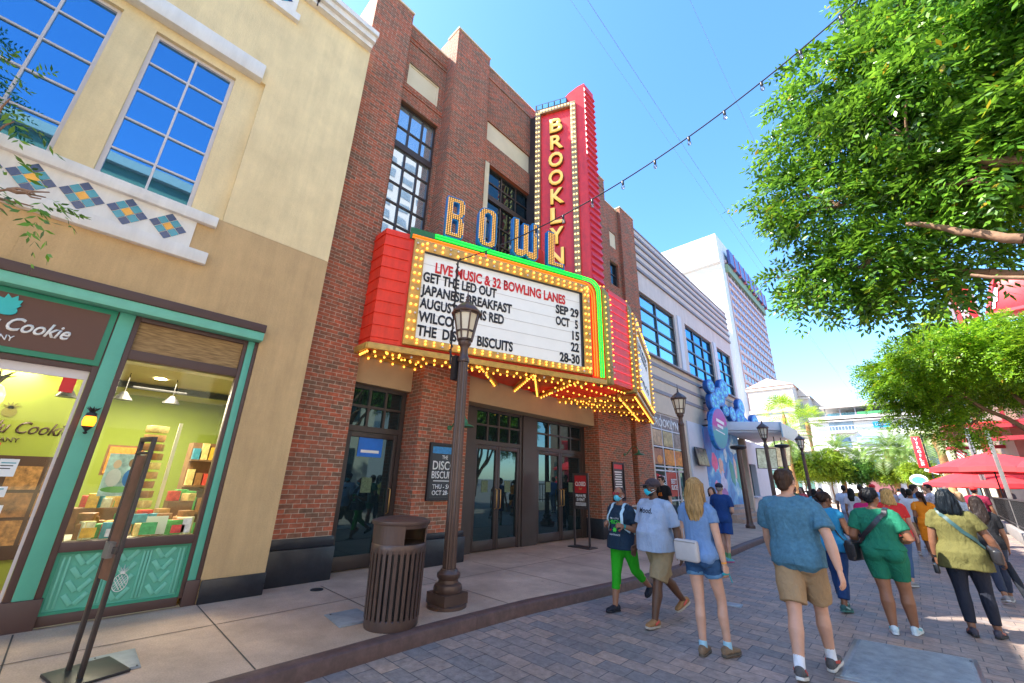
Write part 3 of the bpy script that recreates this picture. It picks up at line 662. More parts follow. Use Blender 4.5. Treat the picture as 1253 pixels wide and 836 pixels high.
for x, y0, y1, z in ((RC,3.11,4.37,12.45),(RC,3.11,4.37,10.68),(B2X,5.59,12.29,13.15),(RC,3.11,4.37,12.30)): b.box(x-.02, x+.022, y0, y1, z, z+.066)
b.build('string_course', MT['brick'], brk)
b = MB()
b.box(RC-.13, RC-.06, 3.28, 4.22, 10.90, 11.64); b.box(B2X-.13, B2X-.05, 5.76, 11.6, 10.84, 11.56); b.box(B2X-.13, B2X-.05, 12.55, 13.05, 10.62, 11.34)
b.box(B2X-.05, B2X+.012, 5.76, 5.915, 6.3, 10.06)
b.build('stone_panel', MT['cream'], brk)
b = MB()
b.box(RC-.02, RC+.012, 3.33, 4.17, 10.95, 11.0) if False else None
for a, c, e, f in ((3.28,4.22,10.90,11.64),):
    x = RC-.06
    b.box(x,x+.02,a,a+.05,e,f); b.box(x,x+.02,c-.05,c,e,f); b.box(x,x+.018,a+.05,c-.05,e,e+.05); b.box(x,x+.018,a+.05,c-.05,f-.05,f)
b.build('panel_moulding', MT['cream'], brk)
for bx in ((PL-.1,PL+.03,2.165,3.14,.60,.74),(PL-.1,PL+.06,2.17,3.16,.13,.598),(P2-.6,P2+.03,4.35,5.63,.58,.68),(P2-.6,P2+.05,4.33,5.66,.13,.578),(P2-.6,P2+.04,10.77,12.87,.13,.66),(P2-.6,P2+.03,13.27,14.52,.13,.60),(RC-.5,RC-.24,12.87,13.27,.13,.58)):
    b = MB(); b.box(*bx); b.build('plinth', MT['plinth'], brk, bevel=.01)

for y0, y1, x1 in ((3.11,4.37,RC+.012),(5.59,10.79,B2X+.012)):
    b = MB(); b.box(RC-.3, x1, y0, y1, 3.285, 3.86); b.build('lintel', MT['beige'], brk)
DX = RC-.12
# upper windows
window_x(brk, RC-.10, 3.22, 4.30, 6.4, 10.30, 3, [.0001+(z-6.4)/3.9 for z in (6.95,7.48,8.0,8.52,9.62)], MT['bronze'], MT['paleglass'], fw=.05, mw=.045, bars=((9.06,.17),))
window_x(brk, B2X-.10, 5.92, 11.4, 6.0, 10.06, 9, [(z-6)/4.06 for z in (6.6,7.2,7.75,8.3,9.58)], MT['bronze'], MT['doorglass'], fw=.05, mw=.04, bars=((9.05,.16),))
window_x(brk, B2X-.10, 12.45, 13.1, 8.9, 9.95, 1, 2, MT['bronze'], MT['doorglass'])
# entrances: glazed doors with transom lights
def entrance(y0, y1, leaves, label):
    ff = thing('glazed_entrance', label, 'door', (DX, (y0+y1)/2, .13), 'glazed entrances of the brick building')
    z1 = 3.28
    b = MB(); b.box(DX-.08,DX,y0,y0+.09,.13,z1); b.box(DX-.08,DX,y1-.09,y1,.13,z1); b.box(DX-.08,DX-.002,y0+.09,y1-.09,2.42,2.52); b.box(DX-.08,DX-.002,y0+.09,y1-.09,z1-.07,z1)
    n = 3 if leaves == 1 else 4
    for i in range(1, n): y = y0+.09+(y1-y0-.18)*i/n; b.box(DX-.07,DX-.012,y-.022,y+.022,2.52,z1-.07)
    b.box(DX-.07,DX-.016,y0+.09,y1-.09,2.86,2.905); b.build('door_frame', MT['bronze'], ff)
    p = MB(); p.quad((DX-.05,y0+.05,2.5),(DX-.05,y1-.05,2.5),(DX-.05,y1-.05,z1-.03),(DX-.05,y0+.05,z1-.03)); p.build('transom_light', MT['doorglass'], ff)
    w = (y1-y0-.18)/leaves
    for i in range(leaves):
        a = y0+.09+w*i+.004; c = a+w-.008; s = .075
        b = MB(); b.box(DX-.07,DX-.01,a,a+s,.15,2.415); b.box(DX-.07,DX-.01,c-s,c,.15,2.415); b.box(DX-.07,DX-.012,a+s,c-s,.15,.36); b.box(DX-.07,DX-.012,a+s,c-s,2.32,2.415)
        d = b.build('door', MT['bronze'], ff, bevel=.004)
        p = MB(); p.quad((DX-.045,a+s*.8,.34),(DX-.045,c-s*.8,.34),(DX-.045,c-s*.8,2.34),(DX-.045,a+s*.8,2.34)); p.build('door_pane', MT['doorglass'], d)
        hy = (c-s/2-.02) if (i == 0) else (a+s/2+.02)
        h = MB(); h.tube([(DX-.01,hy,1.0),(DX+.05,hy,1.02),(DX+.055,hy,1.2),(DX+.05,hy,1.42),(DX-.01,hy,1.44)], .012, 8); h.build('door_handle', mat('brass_handle',(.55,.33,.12),.3,metal=.8), d, smooth=50)
        n_ = MB(); n_.box(DX-.043,DX-.040,(a+c)/2-.1,(a+c)/2+.1,1.36,1.62); n_.build('door_notice', mat('green_notice',(.10,.15,.08),.6,var=.5,vs=40), d)
entrance(3.16, 4.36, 1, 'single glazed entrance door right beside the cream building, blue notice in its glass')
entrance(6.22, 7.92, 2, 'pair of dark glass doors directly right of the disco poster pilaster')
entrance(8.44, 10.70, 2, 'pair of dark glass doors behind the red closed sign stand')
for bx in ((DX-.06,DX+.03,7.925,8.435,.13,3.28),(DX-.06,DX+.01,5.59,6.215,.13,3.28),(DX-.06,DX+.01,10.705,10.8,.13,3.28)):
    b = MB(); b.box(*bx); b.build('door_pier', MT['bronze'], brk)
b = MB(); b.box(DX-.04,DX-.035,3.5,3.98,1.98,2.36) ; bn = b.build('blue_banner', mat('banner_blue',(.01,.16,.62),.5,var=.15), brk)
text('BOX OFFICE', FX(DX-.034,3.74,2.05), .055, wht, 'banner_lettering', bn, width=.38, ext=.001, bold=.01) if False else None
b = MB(); b.box(DX-.034,DX-.033,3.56,3.92,2.05,2.10); b.build('banner_print', wht, bn)
# posters
def poster(y0, y1, z0, z1, x, label):
    t = thing('poster_case', label, 'poster', (x,(y0+y1)/2,z0), 'poster cases on the brick pilasters')
    b = MB(); f = .05; b.box(x,x+.06,y0,y0+f,z0,z1); b.box(x,x+.06,y1-f,y1,z0,z1); b.box(x,x+.06,y0+f,y1-f,z0,z0+f); b.box(x,x+.06,y0+f,y1-f,z1-f,z1); b.build('case', MT['black'], t)
    return t
t = poster(4.66, 5.42, 1.24, 2.30, P2, 'black framed DISCO BISCUITS poster with white letters on the brick pilaster')
b = MB(); b.box(P2+.002,P2+.025,4.71,5.37,1.29,2.25); b.build('sheet', mat('poster_black',(.025,.03,.035),.35,var=.2), t)
b = MB(); b.box(P2+.025,P2+.027,4.73,5.35,2.10,2.23); b.build('blue_strip', mat('poster_blue',(.03,.25,.55),.4,var=.3,vs=20), t)
for s_, z, h, w in (('THE',2.0,.07,.14),('DISCO',1.80,.16,.56),('BISCUITS',1.64,.13,.58),('THU - SAT',1.45,.08,.5),('OCT 28-30',1.34,.08,.5)):
    text(s_, FX(P2+.026,5.04,z), h, wht, 'poster_lettering', t, width=w, ext=.001, bold=.015)
b = MB(); b.box(P2+.025,P2+.027,4.8,5.28,1.585,1.60); b.build('poster_rule', wht, t)
t = poster(11.45, 12.15, 1.12, 2.26, P2, 'black framed show list poster with red header by the ticket window')
b = MB(); b.box(P2+.002,P2+.025,11.50,12.10,1.17,2.21); b.build('sheet', mat('poster_dark',(.05,.05,.06),.4,var=.2), t)
b = MB(); b.box(P2+.025,P2+.027,11.53,12.07,2.06,2.19); b.build('red_header', mat('poster_red',(.65,.02,.03),.4,var=.1), t)
b = MB(); [b.box(P2+.025,P2+.027,11.58+.02*(i%3),12.02-.03*(i%2),1.95-.072*i,1.985-.072*i) for i in range(10)]; b.build('poster_print', wht, t)
# ticket window
tw = thing('ticket_window', 'dark ticket window with a pale ledge and white letters above it', 'window', (RC-.2,13.08,.9), None)
b = MB(); b.box(RC-.25,RC-.1,12.80,13.30,2.62,3.2); b.build('sign_board', MT['black'], tw)
text('TOT', FX(RC-.098,13.06,2.74), .26, wht, 'sign_lettering', tw, width=.40, ext=.004, bold=.02)
b = MB(); b.box(RC-.36,RC-.35,12.88,13.28,.98,2.57); b.build('pane', MT['doorglass'], tw)
b = MB(); b.box(RC-.3,P2+.22,12.6,13.3,.93,.98); b.build('ledge', MT['lilac'], tw, bevel=.008)
# gooseneck lamps
def gooseneck(y, z, label, leaf=False):
    t = thing('gooseneck_lamp', label, 'wall lamp', (P2, y, z), 'green gooseneck lamps on the brick')
    gm = mat('lamp_green', (.035,.16,.07), .4, var=.2)
    b = MB(); b.lathe([(.05,-.015),(.05,.015)], (P2+.02,y,z), 12, Matrix.Rotation(R(90),4,'Y'))
    b.tube([(P2,y,z),(P2+.10,y,z+.02),(P2+.22,y,z+.16),(P2+.34,y,z+.26),(P2+.47,y,z+.22),(P2+.52,y,z+.10)], .013, 8); b.build('arm', gm, t, smooth=50)
    b = MB(); b.lathe([(.02,.14),(.035,.10),(.05,.05),(.17,.0),(.175,-.015),(.15,-.012),(.03,.04)], (P2+.52,y,z), 20); b.build('lamp_shade', gm, t, smooth=50)
gooseneck(12.3, 2.52, 'green gooseneck wall lamp above the show list poster beside the ticket window')
gooseneck(5.1, 2.62, 'green gooseneck wall lamp half hidden behind the near street lamp')

# ================================================================== marquee
ML = Vector((-6.40, 3.03, 0)); MD = Vector((.344,.939,0)); MN = Vector((.939,-.344,0)); MLEN = 5.18
YC = 8.60; ZB, ZT = 3.80, 6.22
mq = thing('marquee', 'red theatre marquee with gold bulbs, neon trim and a white show board', 'marquee', (-6.6, YC, ZB))
def mp(u, z, out=0): return ML+MD*u+MN*out+Vector((0,0,z))
def mirror(p): return Vector((p[0], 2*YC-p[1], p[2]))
A = mp(MLEN,0); NW = .42                                       # near corner of the nose
b = MB()
poly = [(-6.84,3.03),(ML.x,ML.y),(A.x,A.y),(A.x+.03,YC-.3),(A.x+.03,YC+.3),(A.x,2*YC-A.y),(ML.x,2*YC-ML.y),(-6.84,2*YC-ML.y)]
b.prism([Vector((x,y,ZB+.06)) for x,y in poly], (0,0,ZT-ZB-.06)); b.build('sign_body', MT['red'], mq)
b = MB()   # standing seams on the near end
for k in range(10):
    z = 3.98+k*.235
    b.bar((-6.85,3.022,z),(ML.x+.005,3.022,z),.022,.014); p = mp(-.005,z,.012); q = mp(.48,z,.012); b.bar(p,q,.022,.012)
b.build('seam', MT['red'], mq)
b = MB()   # gold fascia band along the bottom edge
for f in (lambda p: p, mirror):
    pts = [f(Vector((-6.85,3.0,0))), f(mp(-.03,0,.03)), f(mp(MLEN,0,.03))]
    for p, q in zip(pts, pts[1:]): b.bar(Vector(p)+Vector((0,0,ZB)), Vector(q)+Vector((0,0,ZB)), .06, .11)
b.build('bottom_band', MT['gold'], mq, bevel=.006)
# show board and its bulb frame
U0, U1, Z0, Z1 = .76, 4.50, 4.06, 5.88
def slab(u0,u1,z0,z1,o0,o1,b):
    P = [mp(u0,z0,o0),mp(u1,z0,o0),mp(u1,z1,o0),mp(u0,z1,o0)]; b.prism(P, MN*(o1-o0))
b = MB(); slab(U0,U1,Z0,Z1,.0,.03,b); bd = b.build('show_board', MT['board'], mq)
b = MB()
for i in range(1,7): slab(U0+.01,U1-.01,Z0+i*.262,Z0+i*.262+.008,.03,.036,b)
b.build('letter_track', mat('track_grey',(.55,.52,.50),.4,var=.05), bd)
b = MB(); fw = .215
slab(U0-fw,U0,Z0-.15,Z1+.24,.0,.10,b); slab(U1+.04,U1+.04+fw,Z0-.15,Z1+.24,.0,.10,b); slab(U0,U1+.04,Z0-.15,Z0,.0,.098,b); slab(U0,U1+.04,Z1,Z1+.24,.0,.098,b)
b.build('bulb_frame', MT['gold'], mq, bevel=.008)
b = MB(); slab(U1,U1+.04,Z0,Z1,.0,.09,b); slab(U0,U1,Z1-.012,Z1,.03,.09,b); b.build('board_edge', MT['black'], mq)
# lettering
rows = [5.27, 4.99, 4.71, 4.43, 4.15]
def mtext(s, u0, u1, zc, h, m_, nm='board_lettering'):
    text(s, frame(mp((u0+u1)/2, zc-.01, .038), MD, MN), h*1.08, m_, nm, bd, width=u1-u0, ext=.004, bold=.034)
mtext('LIVE MUSIC & 32 BOWLING LANES', 1.01, 4.09, 5.51, .20, MT['redink'])
for s_, u1, z in (('GET THE LED OUT',2.36,rows[0]),('JAPANESE BREAKFAST',2.74,rows[1]),('AUGUST BURNS RED',2.56,rows[2]),('WILCO',1.47,rows[3]),('THE  DISCO  BISCUITS',2.78,rows[4])): mtext(s_, .79, u1, z, .185, MT['ink'])
for s_, u0, u1, z in (('SEP 29',3.83,4.46,rows[0]),('OCT   5',3.83,4.43,rows[1]),('15',4.25,4.44,rows[2]),('22',4.22,4.44,rows[3]),('28-30',3.92,4.45,rows[4])): mtext(s_, u0, u1, z-.02, .185, MT['ink'])
# neon bands: along the top and down the near corner
def band(us, zs, off, w, m_, nm):
    b = MB()
    for o_ in (0, w*.5): b.tube([mp(u, z+ (o_ if i < 2 else 0), off+(0 if i < 2 else .0))-MD*(0 if i<2 else o_) for i,(u,z) in enumerate(zip(us,zs))], .016, 8)
    b.build(nm, m_, mq, smooth=60)
for d, m_, nm in ((.0,'ngreen','neon_green_tube'),(.055,'ngreen','neon_green_tube'),(.14,'norange','neon_orange_tube'),(.19,'norange','neon_orange_tube')):
    pts = [mp(.95 if m_ == 'ngreen' else .5, ZT+.12-d, .05), mp(4.62, ZT+.12-d, .05)]
    rr_ = .30-d
    for k in range(1, 7):
        a = R(90)*(1-k/6); pts.append(mp(4.80-d+.30*0+(.30)*math.cos(a)*(1-d), ZT-.18-d+.30*math.sin(a), .05))
    pts.append(mp(pts and 5.10-d*1.3, ZB+.10, .05)); pts[-1] = pts[-2].copy(); pts[-1].z = ZB+.10
    b = MB(); b.tube(pts, .018, 8); b.build(nm, MT[m_], mq, smooth=60)
b = MB(); slab(.45,4.6,Z1+.245,ZT+.16,.005,.03,b); b.build('neon_tray', mat('tray_green',(.02,.15,.04),.4,var=.1), mq)
b = MB(); slab(4.78,5.12,ZB+.07,ZT-.1,.003,.02,b); b.build('neon_panel', MT['red'], mq)
# olive corner edges and the ribbed nose
NX = A.x+.03
for sgn in (-1, 1):
    b = MB(); y = YC+sgn*.57
    pr = []
    for k in range(9):
        a = R(90)*k/8; pr.append(Vector((NX-.30+.36*math.sin(a)*1.0, y, ZT-.22+.36*math.cos(a)*1.0)))
    pr = [Vector((NX-.30,y,ZT-.22+.36))]+pr[1:]+[Vector((NX+.06,y,ZB-.02)),Vector((NX-.30,y,ZB-.02))]
    b.prism([p-Vector((0,.10,0)) for p in pr], (0,.2,0)); b.build('corner_edge', MT['olive'], mq, bevel=.012)
b = MB(); b.box(NX-.1,NX+.03,YC-.47,YC+.47,ZB+.03,ZT+.02); b.build('nose_panel', MT['red'], mq)
b = MB()
for k in range(11): z = 3.95+k*.215; b.box(NX+.03,NX+.045,YC-.47,YC+.47,z,z+.012)
b.build('nose_rib', MT['nred'], mq)
# far board
b = MB()
def far(p): return mirror(p)
P = [far(mp(u,z,.0)) for u,z in ((U0,Z0),(U1,Z0),(U1,Z1),(U0,Z1))]; n_ = Vector((MN.x,-MN.y,0)); b.prism(P, n_*.03); b.build('show_board', MT['board'], mq)
b = MB()
for u0,u1,z0,z1,o in ((U0-fw,U0,Z0-.15,Z1+.24,.10),(U1+.04,U1+.04+fw,Z0-.15,Z1+.24,.10),(U0,U1+.04,Z0-.15,Z0,.098),(U0,U1+.04,Z1,Z1+.24,.098)):
    b.prism([far(mp(u,z,0)) for u,z in ((u0,z0),(u1,z0),(u1,z1),(u0,z1))], n_*o)
b.build('bulb_frame', MT['gold'], mq, bevel=.008)
for s_, z in (('LIVE MUSIC',5.51),('GET THE LED OUT',rows[0]),('WILCO',rows[3])): text(s_, frame(far(mp(2.6,z,.034)), (-.344,.939,0), n_), .18, MT['ink'], 'board_lettering', mq, width=2.4, ext=.003, bold=.02)
# soffit: recessed red ceiling between gold beams
SZ = ZB+.10
inn = [Vector((p[0],p[1],SZ)) for p in poly]
b = MB(); b.prism([p-Vector((0,0,.02)) for p in inn], (0,0,.018)); b.build('soffit', mat('soffit_red',(.52,.06,.02),.45,var=.2,vs=3), mq)
beams = []
def B3(p): return Vector((p[0], p[1], ZB-.005))
beams += [(B3((-6.98,3.2)), B3((-6.98,14.0)))]
zig = [mp(.25,0,-.06), Vector((-6.98,5.2,0)), mp(2.10,0,-.06), Vector((-6.98,6.75,0)), Vector((-6.98,7.3,0)), mp(3.35,0,-.06), Vector((-6.98,8.3,0)), mp(4.5,0,-.06)]
for i in (0, 2, 4, 6): beams.append((B3(zig[i]), B3(zig[i+1])))
beams.append((B3(mp(.1,0,-.45)),B3(mp(4.9,0,-.45)))); beams.append((B3(zig[1]),B3(zig[2]))); beams.append((B3(zig[5]),B3(zig[6])))
beams += [(B3(mirror(p)), B3(mirror(q))) for p, q in beams[1:]]
b = MB()
for p, q in beams: b.bar(p+Vector((0,0,.03)), q+Vector((0,0,.03)), .10, .09)
b.build('soffit_beam', MT['gold'], mq)
b = MB()
for k in range(10):
    y = YC-1.1+k*.24; b.bar((-6.9,y,ZB+.07),(NX-.25,YC+(y-YC)*.5,ZB+.07),.02,.02)
b.build('soffit_neon', MT['nred'], mq)
# ---- bulbs
bulbs = []   # (point, outward direction, size)
def run(p, q, n, d, s, off=.5):
    for i in range(n): t = (i+off)/n; bulbs.append((Vector(p).lerp(Vector(q), t), d, s))
O = .108
for dz in (.055,.165): run(mp(U0-.05,Z1+dz,O), mp(U1+.25,Z1+dz,O), 25, MN, .030)
for dz in (.045,.105): run(mp(U0-.05,Z0-.15+dz,O), mp(U1+.25,Z0-.15+dz,O), 25, MN, .027)
for du in (.06,.155):
    run(mp(U0-fw+du,Z0-.1,O), mp(U0-fw+du,Z1+.2,O), 13, MN, .030); run(mp(U1+.04+du,Z0-.1,O), mp(U1+.04+du,Z1+.2,O), 13, MN, .030)
D_ = Vector((0,0,-1))
n_near = None
run(Vector((-6.8,3.06,ZB-.07)), mp(0,ZB-.07,-.02), 4, D_, .030)
run(mp(0,ZB-.075,-.02), mp(MLEN,ZB-.075,-.02), 24, D_, .030)
run(mirror(mp(0,ZB-.075,-.02)), mirror(mp(MLEN,ZB-.075,-.02)), 24, D_, .030)
for p, q in beams:
    L = (q-p).length
    if L > 8: run(p+Vector((0,0,-.035)), q+Vector((0,0,-.035)), 42, D_, .028)
    else:
        s_ = (q-p).normalized().cross(Vector((0,0,1)))*.03
        run(p+Vector((0,0,-.03)), q+Vector((0,0,-.03)), max(5,int(L/.16)), D_, .026)
for k in range(4): # rows under the nose
    f = .25+.2*k; run(Vector((NX-.15-.5*k,YC-.45-.5*k*.8,ZB-.03)), Vector((NX-.15-.5*k,YC+.45+.5*k*.8,ZB-.03)), 6+k*2, D_, .028)
for sgn in (-1,1):
    y = YC+sgn*.57
    for dy in (-.12,.12): run((NX+.06,y+dy,ZB+.05),(NX+.06,y+dy,ZT-.2),15,Vector((1,0,0)),.026)
    run((NX+.02,y,ZT+.05),(NX-.28,y,ZT+.16),3,Vector((1,0,1)).normalized(),.026)
for u0,u1,z0,z1,n in ((U0-.1,U0-.1,Z0-.1,Z1+.2,13),(U1+.15,U1+.15,Z0-.1,Z1+.2,13),(U0,U1+.1,Z0-.075,Z0-.075,24),(U0,U1+.1,Z1+.12,Z1+.12,24)): run(far(mp(u0,z0,O)),far(mp(u1,z1,O)),n,n_,.03)
def bulb_mesh(lst, nu=8, nv=5):
    b = MB()
    for p, d, s in lst: b.ball(p+Vector(d)*s*.42, s*.80, nu, nv)
    return b
rb = random.Random(5)
order = sorted(range(len(bulbs)), key=lambda i: (bulbs[i][0]-Vector((0,0,1.65))).length/bulbs[i][2])
for i in order[:100]:
    dead = rb.random() < .07
    bulb_mesh([bulbs[i]]).build('bulb', MT['deadbulb'] if dead else MT['bulb'], mq, smooth=80, label='unlit white bulb' if dead else None)
rest = [bulbs[i] for i in order[100:]]
dead = [x for x in rest if rb.random() < .06]; lit = [x for x in rest if not any(x is d for d in dead)]
b = bulb_mesh(lit, 7, 4); k = len(b.f); b.cur = 1
for p, d, s in dead: b.ball(p+Vector(d)*s*.42, s*.80, 7, 4)
b.build('bulbs', [MT['bulb'], MT['deadbulb']], mq, smooth=80, kind='stuff')
b = MB(); b.box(-6.83,-6.45,3.35,4.6,ZT+.01,ZT+.10); b.prism([(-6.83,3.5,ZT+.1),(-6.5,3.5,ZT+.1),(-6.5,4.5,ZT+.1),(-6.83,4.5,ZT+.22)],(0,0,.05)); b.build('roof_curb', mat('roof_brown',(.12,.075,.05),.8,var=.2), mq)
b = MB()
for y in (8.0,): b.prism([(-6.3,7.05,ZT+.1),(-5.75,7.05,ZT+.1)]+[(-6.02+.275*math.cos(a),7.05,ZT+1.0+.26*math.sin(a)) for a in [math.pi*i/8 for i in range(9)]],(0,.12,0))
b.build('arched_finial', MT['red'], mq, bevel=.02)
# BOWL: four letters standing on the marquee
def stroke_letter(polys, holes, label, u, z0, w, h, th=.14):
    """letter as outline polygons (2D, 0..1 box); blue sides, gold face studded with small bulbs"""
    def P(x, y, o): return mp(u+x*w, z0+y*h, o)
    c = bpy.data.curves.new('letter', 'CURVE'); c.dimensions = '2D'; c.fill_mode = 'BOTH'
    for poly_ in polys+holes:
        sp = c.splines.new('POLY'); sp.points.add(len(poly_)-1); sp.use_cyclic_u = True
        for pt, (x, y) in zip(sp.points, poly_): pt.co = (x*w, y*h, 0, 1)
    c.extrude = th/2; o = bpy.data.objects.new('letter', c); SCR.collection.objects.link(o)
    dg = SCR.view_layers[0].depsgraph; dg.update(); me = bpy.data.meshes.new_from_object(o.evaluated_get(dg))
    c.extrude = .004; c.offset = -.022; dg.update(); mf = bpy.data.meshes.new_from_object(o.evaluated_get(dg))
    bpy.data.objects.remove(o); bpy.data.curves.remove(c)
    M = frame(mp(u, z0, -.02), MD, MN); M2 = Matrix.Translation(MN*(th/2+.003)) @ M
    org = ORG[mq.name]
    me.transform(Matrix.Translation(-org) @ M); mf.transform(Matrix.Translation(-org) @ M2)
    setm(me, MT['blue']); setm(mf, mat('letter_face',(.10,.085,.05),.45,var=.3,vs=30))
    ob = bpy.data.objects.new('sign_letter', me); COL.objects.link(ob); ob.parent = mq; ob['label'] = label; ORG[ob.name] = org
    of = bpy.data.objects.new('letter_face', mf); COL.objects.link(of); of.parent = ob; ORG[of.name] = org
    # studs: points inside the outline
    def inside(x, y):
        def wn_(pl):
            k = False; n = len(pl)
            for i in range(n):
                (x1,y1),(x2,y2) = pl[i], pl[(i+1)%n]
                if (y1 > y) != (y2 > y) and x < (x2-x1)*(y-y1)/(y2-y1)+x1: k = not k
            return k
        return any(wn_(p) for p in polys) and not any(wn_(p) for p in holes)
    b = MB(); st = .042; nx = int(w/st); ny = int(h/st)
    for i in range(nx):
        for j in range(ny):
            x = (i+.5)/nx; y = (j+.5)/ny
            if all(inside(x+dx, y+dy) for dx, dy in ((.05,0),(-.05,0),(0,.025),(0,-.025))):
                b.ball(P(x, y, th/2-.006), .0145, 6, 4)
    if b.v: b.build('letter_bulbs', mat('stud_bulb',(.80,.52,.16),.3,var=0,emit=.22,ecol=(1,.45,.06)), ob, smooth=80)
def rrect(x0,y0,x1,y1,r,n=5,asp=.45):
    pts = []
    for cx_,cy_,a0 in ((x1-r,y1-r*asp,0),(x0+r,y1-r*asp,90),(x0+r,y0+r*asp,180),(x1-r,y0+r*asp,270)):
        for k in range(n+1): a = R(a0+90*k/n); pts.append((cx_+r*math.cos(a), cy_+r*asp*math.sin(a)))
    return pts
LZ = ZT+.16
Bp = rrect(0,0,1,.54,.25)[:0] or [(0,0),(.78,0),(.95,.05),(1,.13),(1,.42),(.92,.50),(.84,.52),(.92,.55),(1,.62),(1,.88),(.95,.95),(.78,1),(0,1)]
stroke_letter([Bp],[rrect(.34,.13,.64,.44,.1),rrect(.34,.60,.64,.87,.1)],'letter B of BOWL, leftmost of the four',1.13,LZ,.40,1.02)
stroke_letter([rrect(0,0,1,1,.40)],[rrect(.34,.14,.66,.86,.15)],'letter O of BOWL',1.86,LZ,.44,1.02)
stroke_letter([[(0,1),(0,.12),(.10,.02),(.24,0),(.42,.04),(.5,.1),(.58,.04),(.76,0),(.90,.02),(1,.12),(1,1),(.76,1),(.76,.22),(.62,.22),(.62,.92),(.38,.92),(.38,.22),(.24,.22),(.24,1)]],[],'letter W of BOWL',2.70,LZ,.66,1.02)
stroke_letter([[(0,0),(1,0),(1,.16),(.40,.16),(.40,1),(0,1)]],[],'letter L of BOWL, in front of the blade sign',3.62,LZ,.46,.95)

# ================================================================== blade sign
bl = thing('blade_sign', 'tall crimson vertical blade sign reading BROOKLYN, edged with bulbs', 'sign', (-5.8, 8.51, 6.3))
BC = 8.51
BA = Vector((-6.52,7.60,0)); BD = Vector((.915,.403,0)); BN = Vector((.403,-.915,0)); BL = 1.60
def bp(u, z, o=0): return BA+BD*u+BN*o+Vector((0,0,z))
def bm_(p): return Vector((p[0], 2*BC-p[1], p[2]))
E_ = bp(BL, 0)
b = MB(); pl_ = [(BA.x,BA.y),(E_.x,E_.y),(E_.x,2*BC-E_.y),(BA.x,2*BC-BA.y)]
b.prism([Vector((x,y,6.3)) for x,y in pl_], (0,0,6.95)); 
# arched nose cap
b2 = []
for x, z in ((0,13.25),(.0,13.30),(.25,13.36),(.5,13.62),(.8,13.80),(1.02,13.86),(1.02,13.25)):
    b2.append(bp(.60+x*(BL-.60)/1.02, z, 0))
q = [bm_(p) for p in b2]; n = len(b2)
b.add(b2+q, [tuple(range(n)), tuple(range(2*n-1,n-1,-1))]+[(i,n+i,n+(i+1)%n,(i+1)%n) for i in range(n)])
body = b.build('sign_body', MT['crimson'], bl)
b = MB(); b.box(-6.9,BA.x-.01,7.62,2*BC-7.62,6.3,13.1); b.build('mounting', MT['bronze'], bl)
def bslab(u0,u1,z0,z1,o0,o1,b,far_=False):
    P = [bp(u0,z0,o0),bp(u1,z0,o0),bp(u1,z1,o0),bp(u0,z1,o0)]; b.prism(P, BN*(o1-o0))
b = MB(); bslab(.0,.17,6.5,13.12,.0,.11,b); bslab(1.15,1.32,6.5,13.12,.0,.11,b); bslab(.17,1.15,12.96,13.12,.0,.108,b)
b.build('bulb_frame', mat('frame_bronze',(.36,.23,.11),.45,metal=.3,var=.2,vs=6), bl, bevel=.006)
b = MB(); bslab(.0,1.05,13.12,13.38,.0,.09,b); b.build('frame_cap', MT['bronze'], bl)
b = MB()
for k in range(5): bslab(.06+k*.2,.22+k*.2,13.16,13.34,.09,.10,b)
b.build('cap_light', mat('blue_cap_glass',(.10,.30,.48),.2,var=.1), bl)
b = MB()
for k in range(17):
    for u in (.045,.125,1.195,1.275):
        for dz in (0,.19): b.ball(bp(u,6.62+k*.385+dz,.115), .030, 7, 4)
for k in range(10): b.ball(bp(.2+k*.1,13.04,.115), .026, 7, 4)
b.build('bulbs', mat('pale_bulb',(.95,.80,.45),.3,var=0,emit=.45,ecol=(1,.72,.25)), bl, smooth=80, kind='stuff')
hs = (12.52-.02-7.05)/8
for i, ch in enumerate('BROOKLYN'):
    z = 12.10-i*.682
    text(ch, frame(bp(.66,z-.03,.012), BD, BN), .53, mat('letter_side_brown',(.16,.05,.01),.5,var=0), 'letter_side', bl, width=.43 if ch not in 'O' else .47, ext=.06, bold=.03)  # deep letter body in dark brown behind the gold face
    text(ch, frame(bp(.655,z-.02,.075), BD, BN), .52, MT['glow'], 'letter', bl, width=.41 if ch not in 'O' else .45, ext=.02, bold=.024)
# ribbed nose
b = MB()
for k in range(31):
    z = 6.5+k*.233; x = E_.x
    b.prism([(x,E_.y-.02,z),(x+.05,E_.y-.02,z+.03),(x+.05,E_.y-.02,z+.05),(x,E_.y-.02,z+.20)], (0,2*(BC-E_.y)+.04,0))
b.build('nose_rib', mat('blade_red',(.72,.03,.06),.45,var=.1,vs=5), bl)

# ================================================================== grey striped building beyond the theatre
XG = -6.9
gb = thing('striped_building', 'pale grey building with dark horizontal stripes and tall mirrored windows', 'building', (XG, 21, 0))
b = MB()
wall_x(b, XG, 14.54, 27.9, 6.80, 10.6, [(14.8,18.7,6.86,9.58),(20.0,24.0,6.86,9.58),(24.9,27.5,6.86,9.58)], depth=.4, rev=.2)
b.box(-14, XG-.4, 14.55, 27.88, .2, 12.4)
b.build('upper_wall', MT['lilac'], gb)
b = MB(); b.box(XG-3, XG+.02, 14.53, 27.9, 10.6, 12.62); b.build('parapet', MT['lilac'], gb)
b = MB()
for z in (10.55, 11.0, 11.42, 11.84, 12.22): b.box(XG-.1, XG+.075, 14.53, 27.92, z, z+.13)
b.box(XG-3, XG+.05, 14.53, 27.92, 12.622, 12.70); b.box(XG-.1, XG+.14, 14.6, 27.9, 6.72, 6.80)
b.build('dark_band', MT['greyband'], gb)
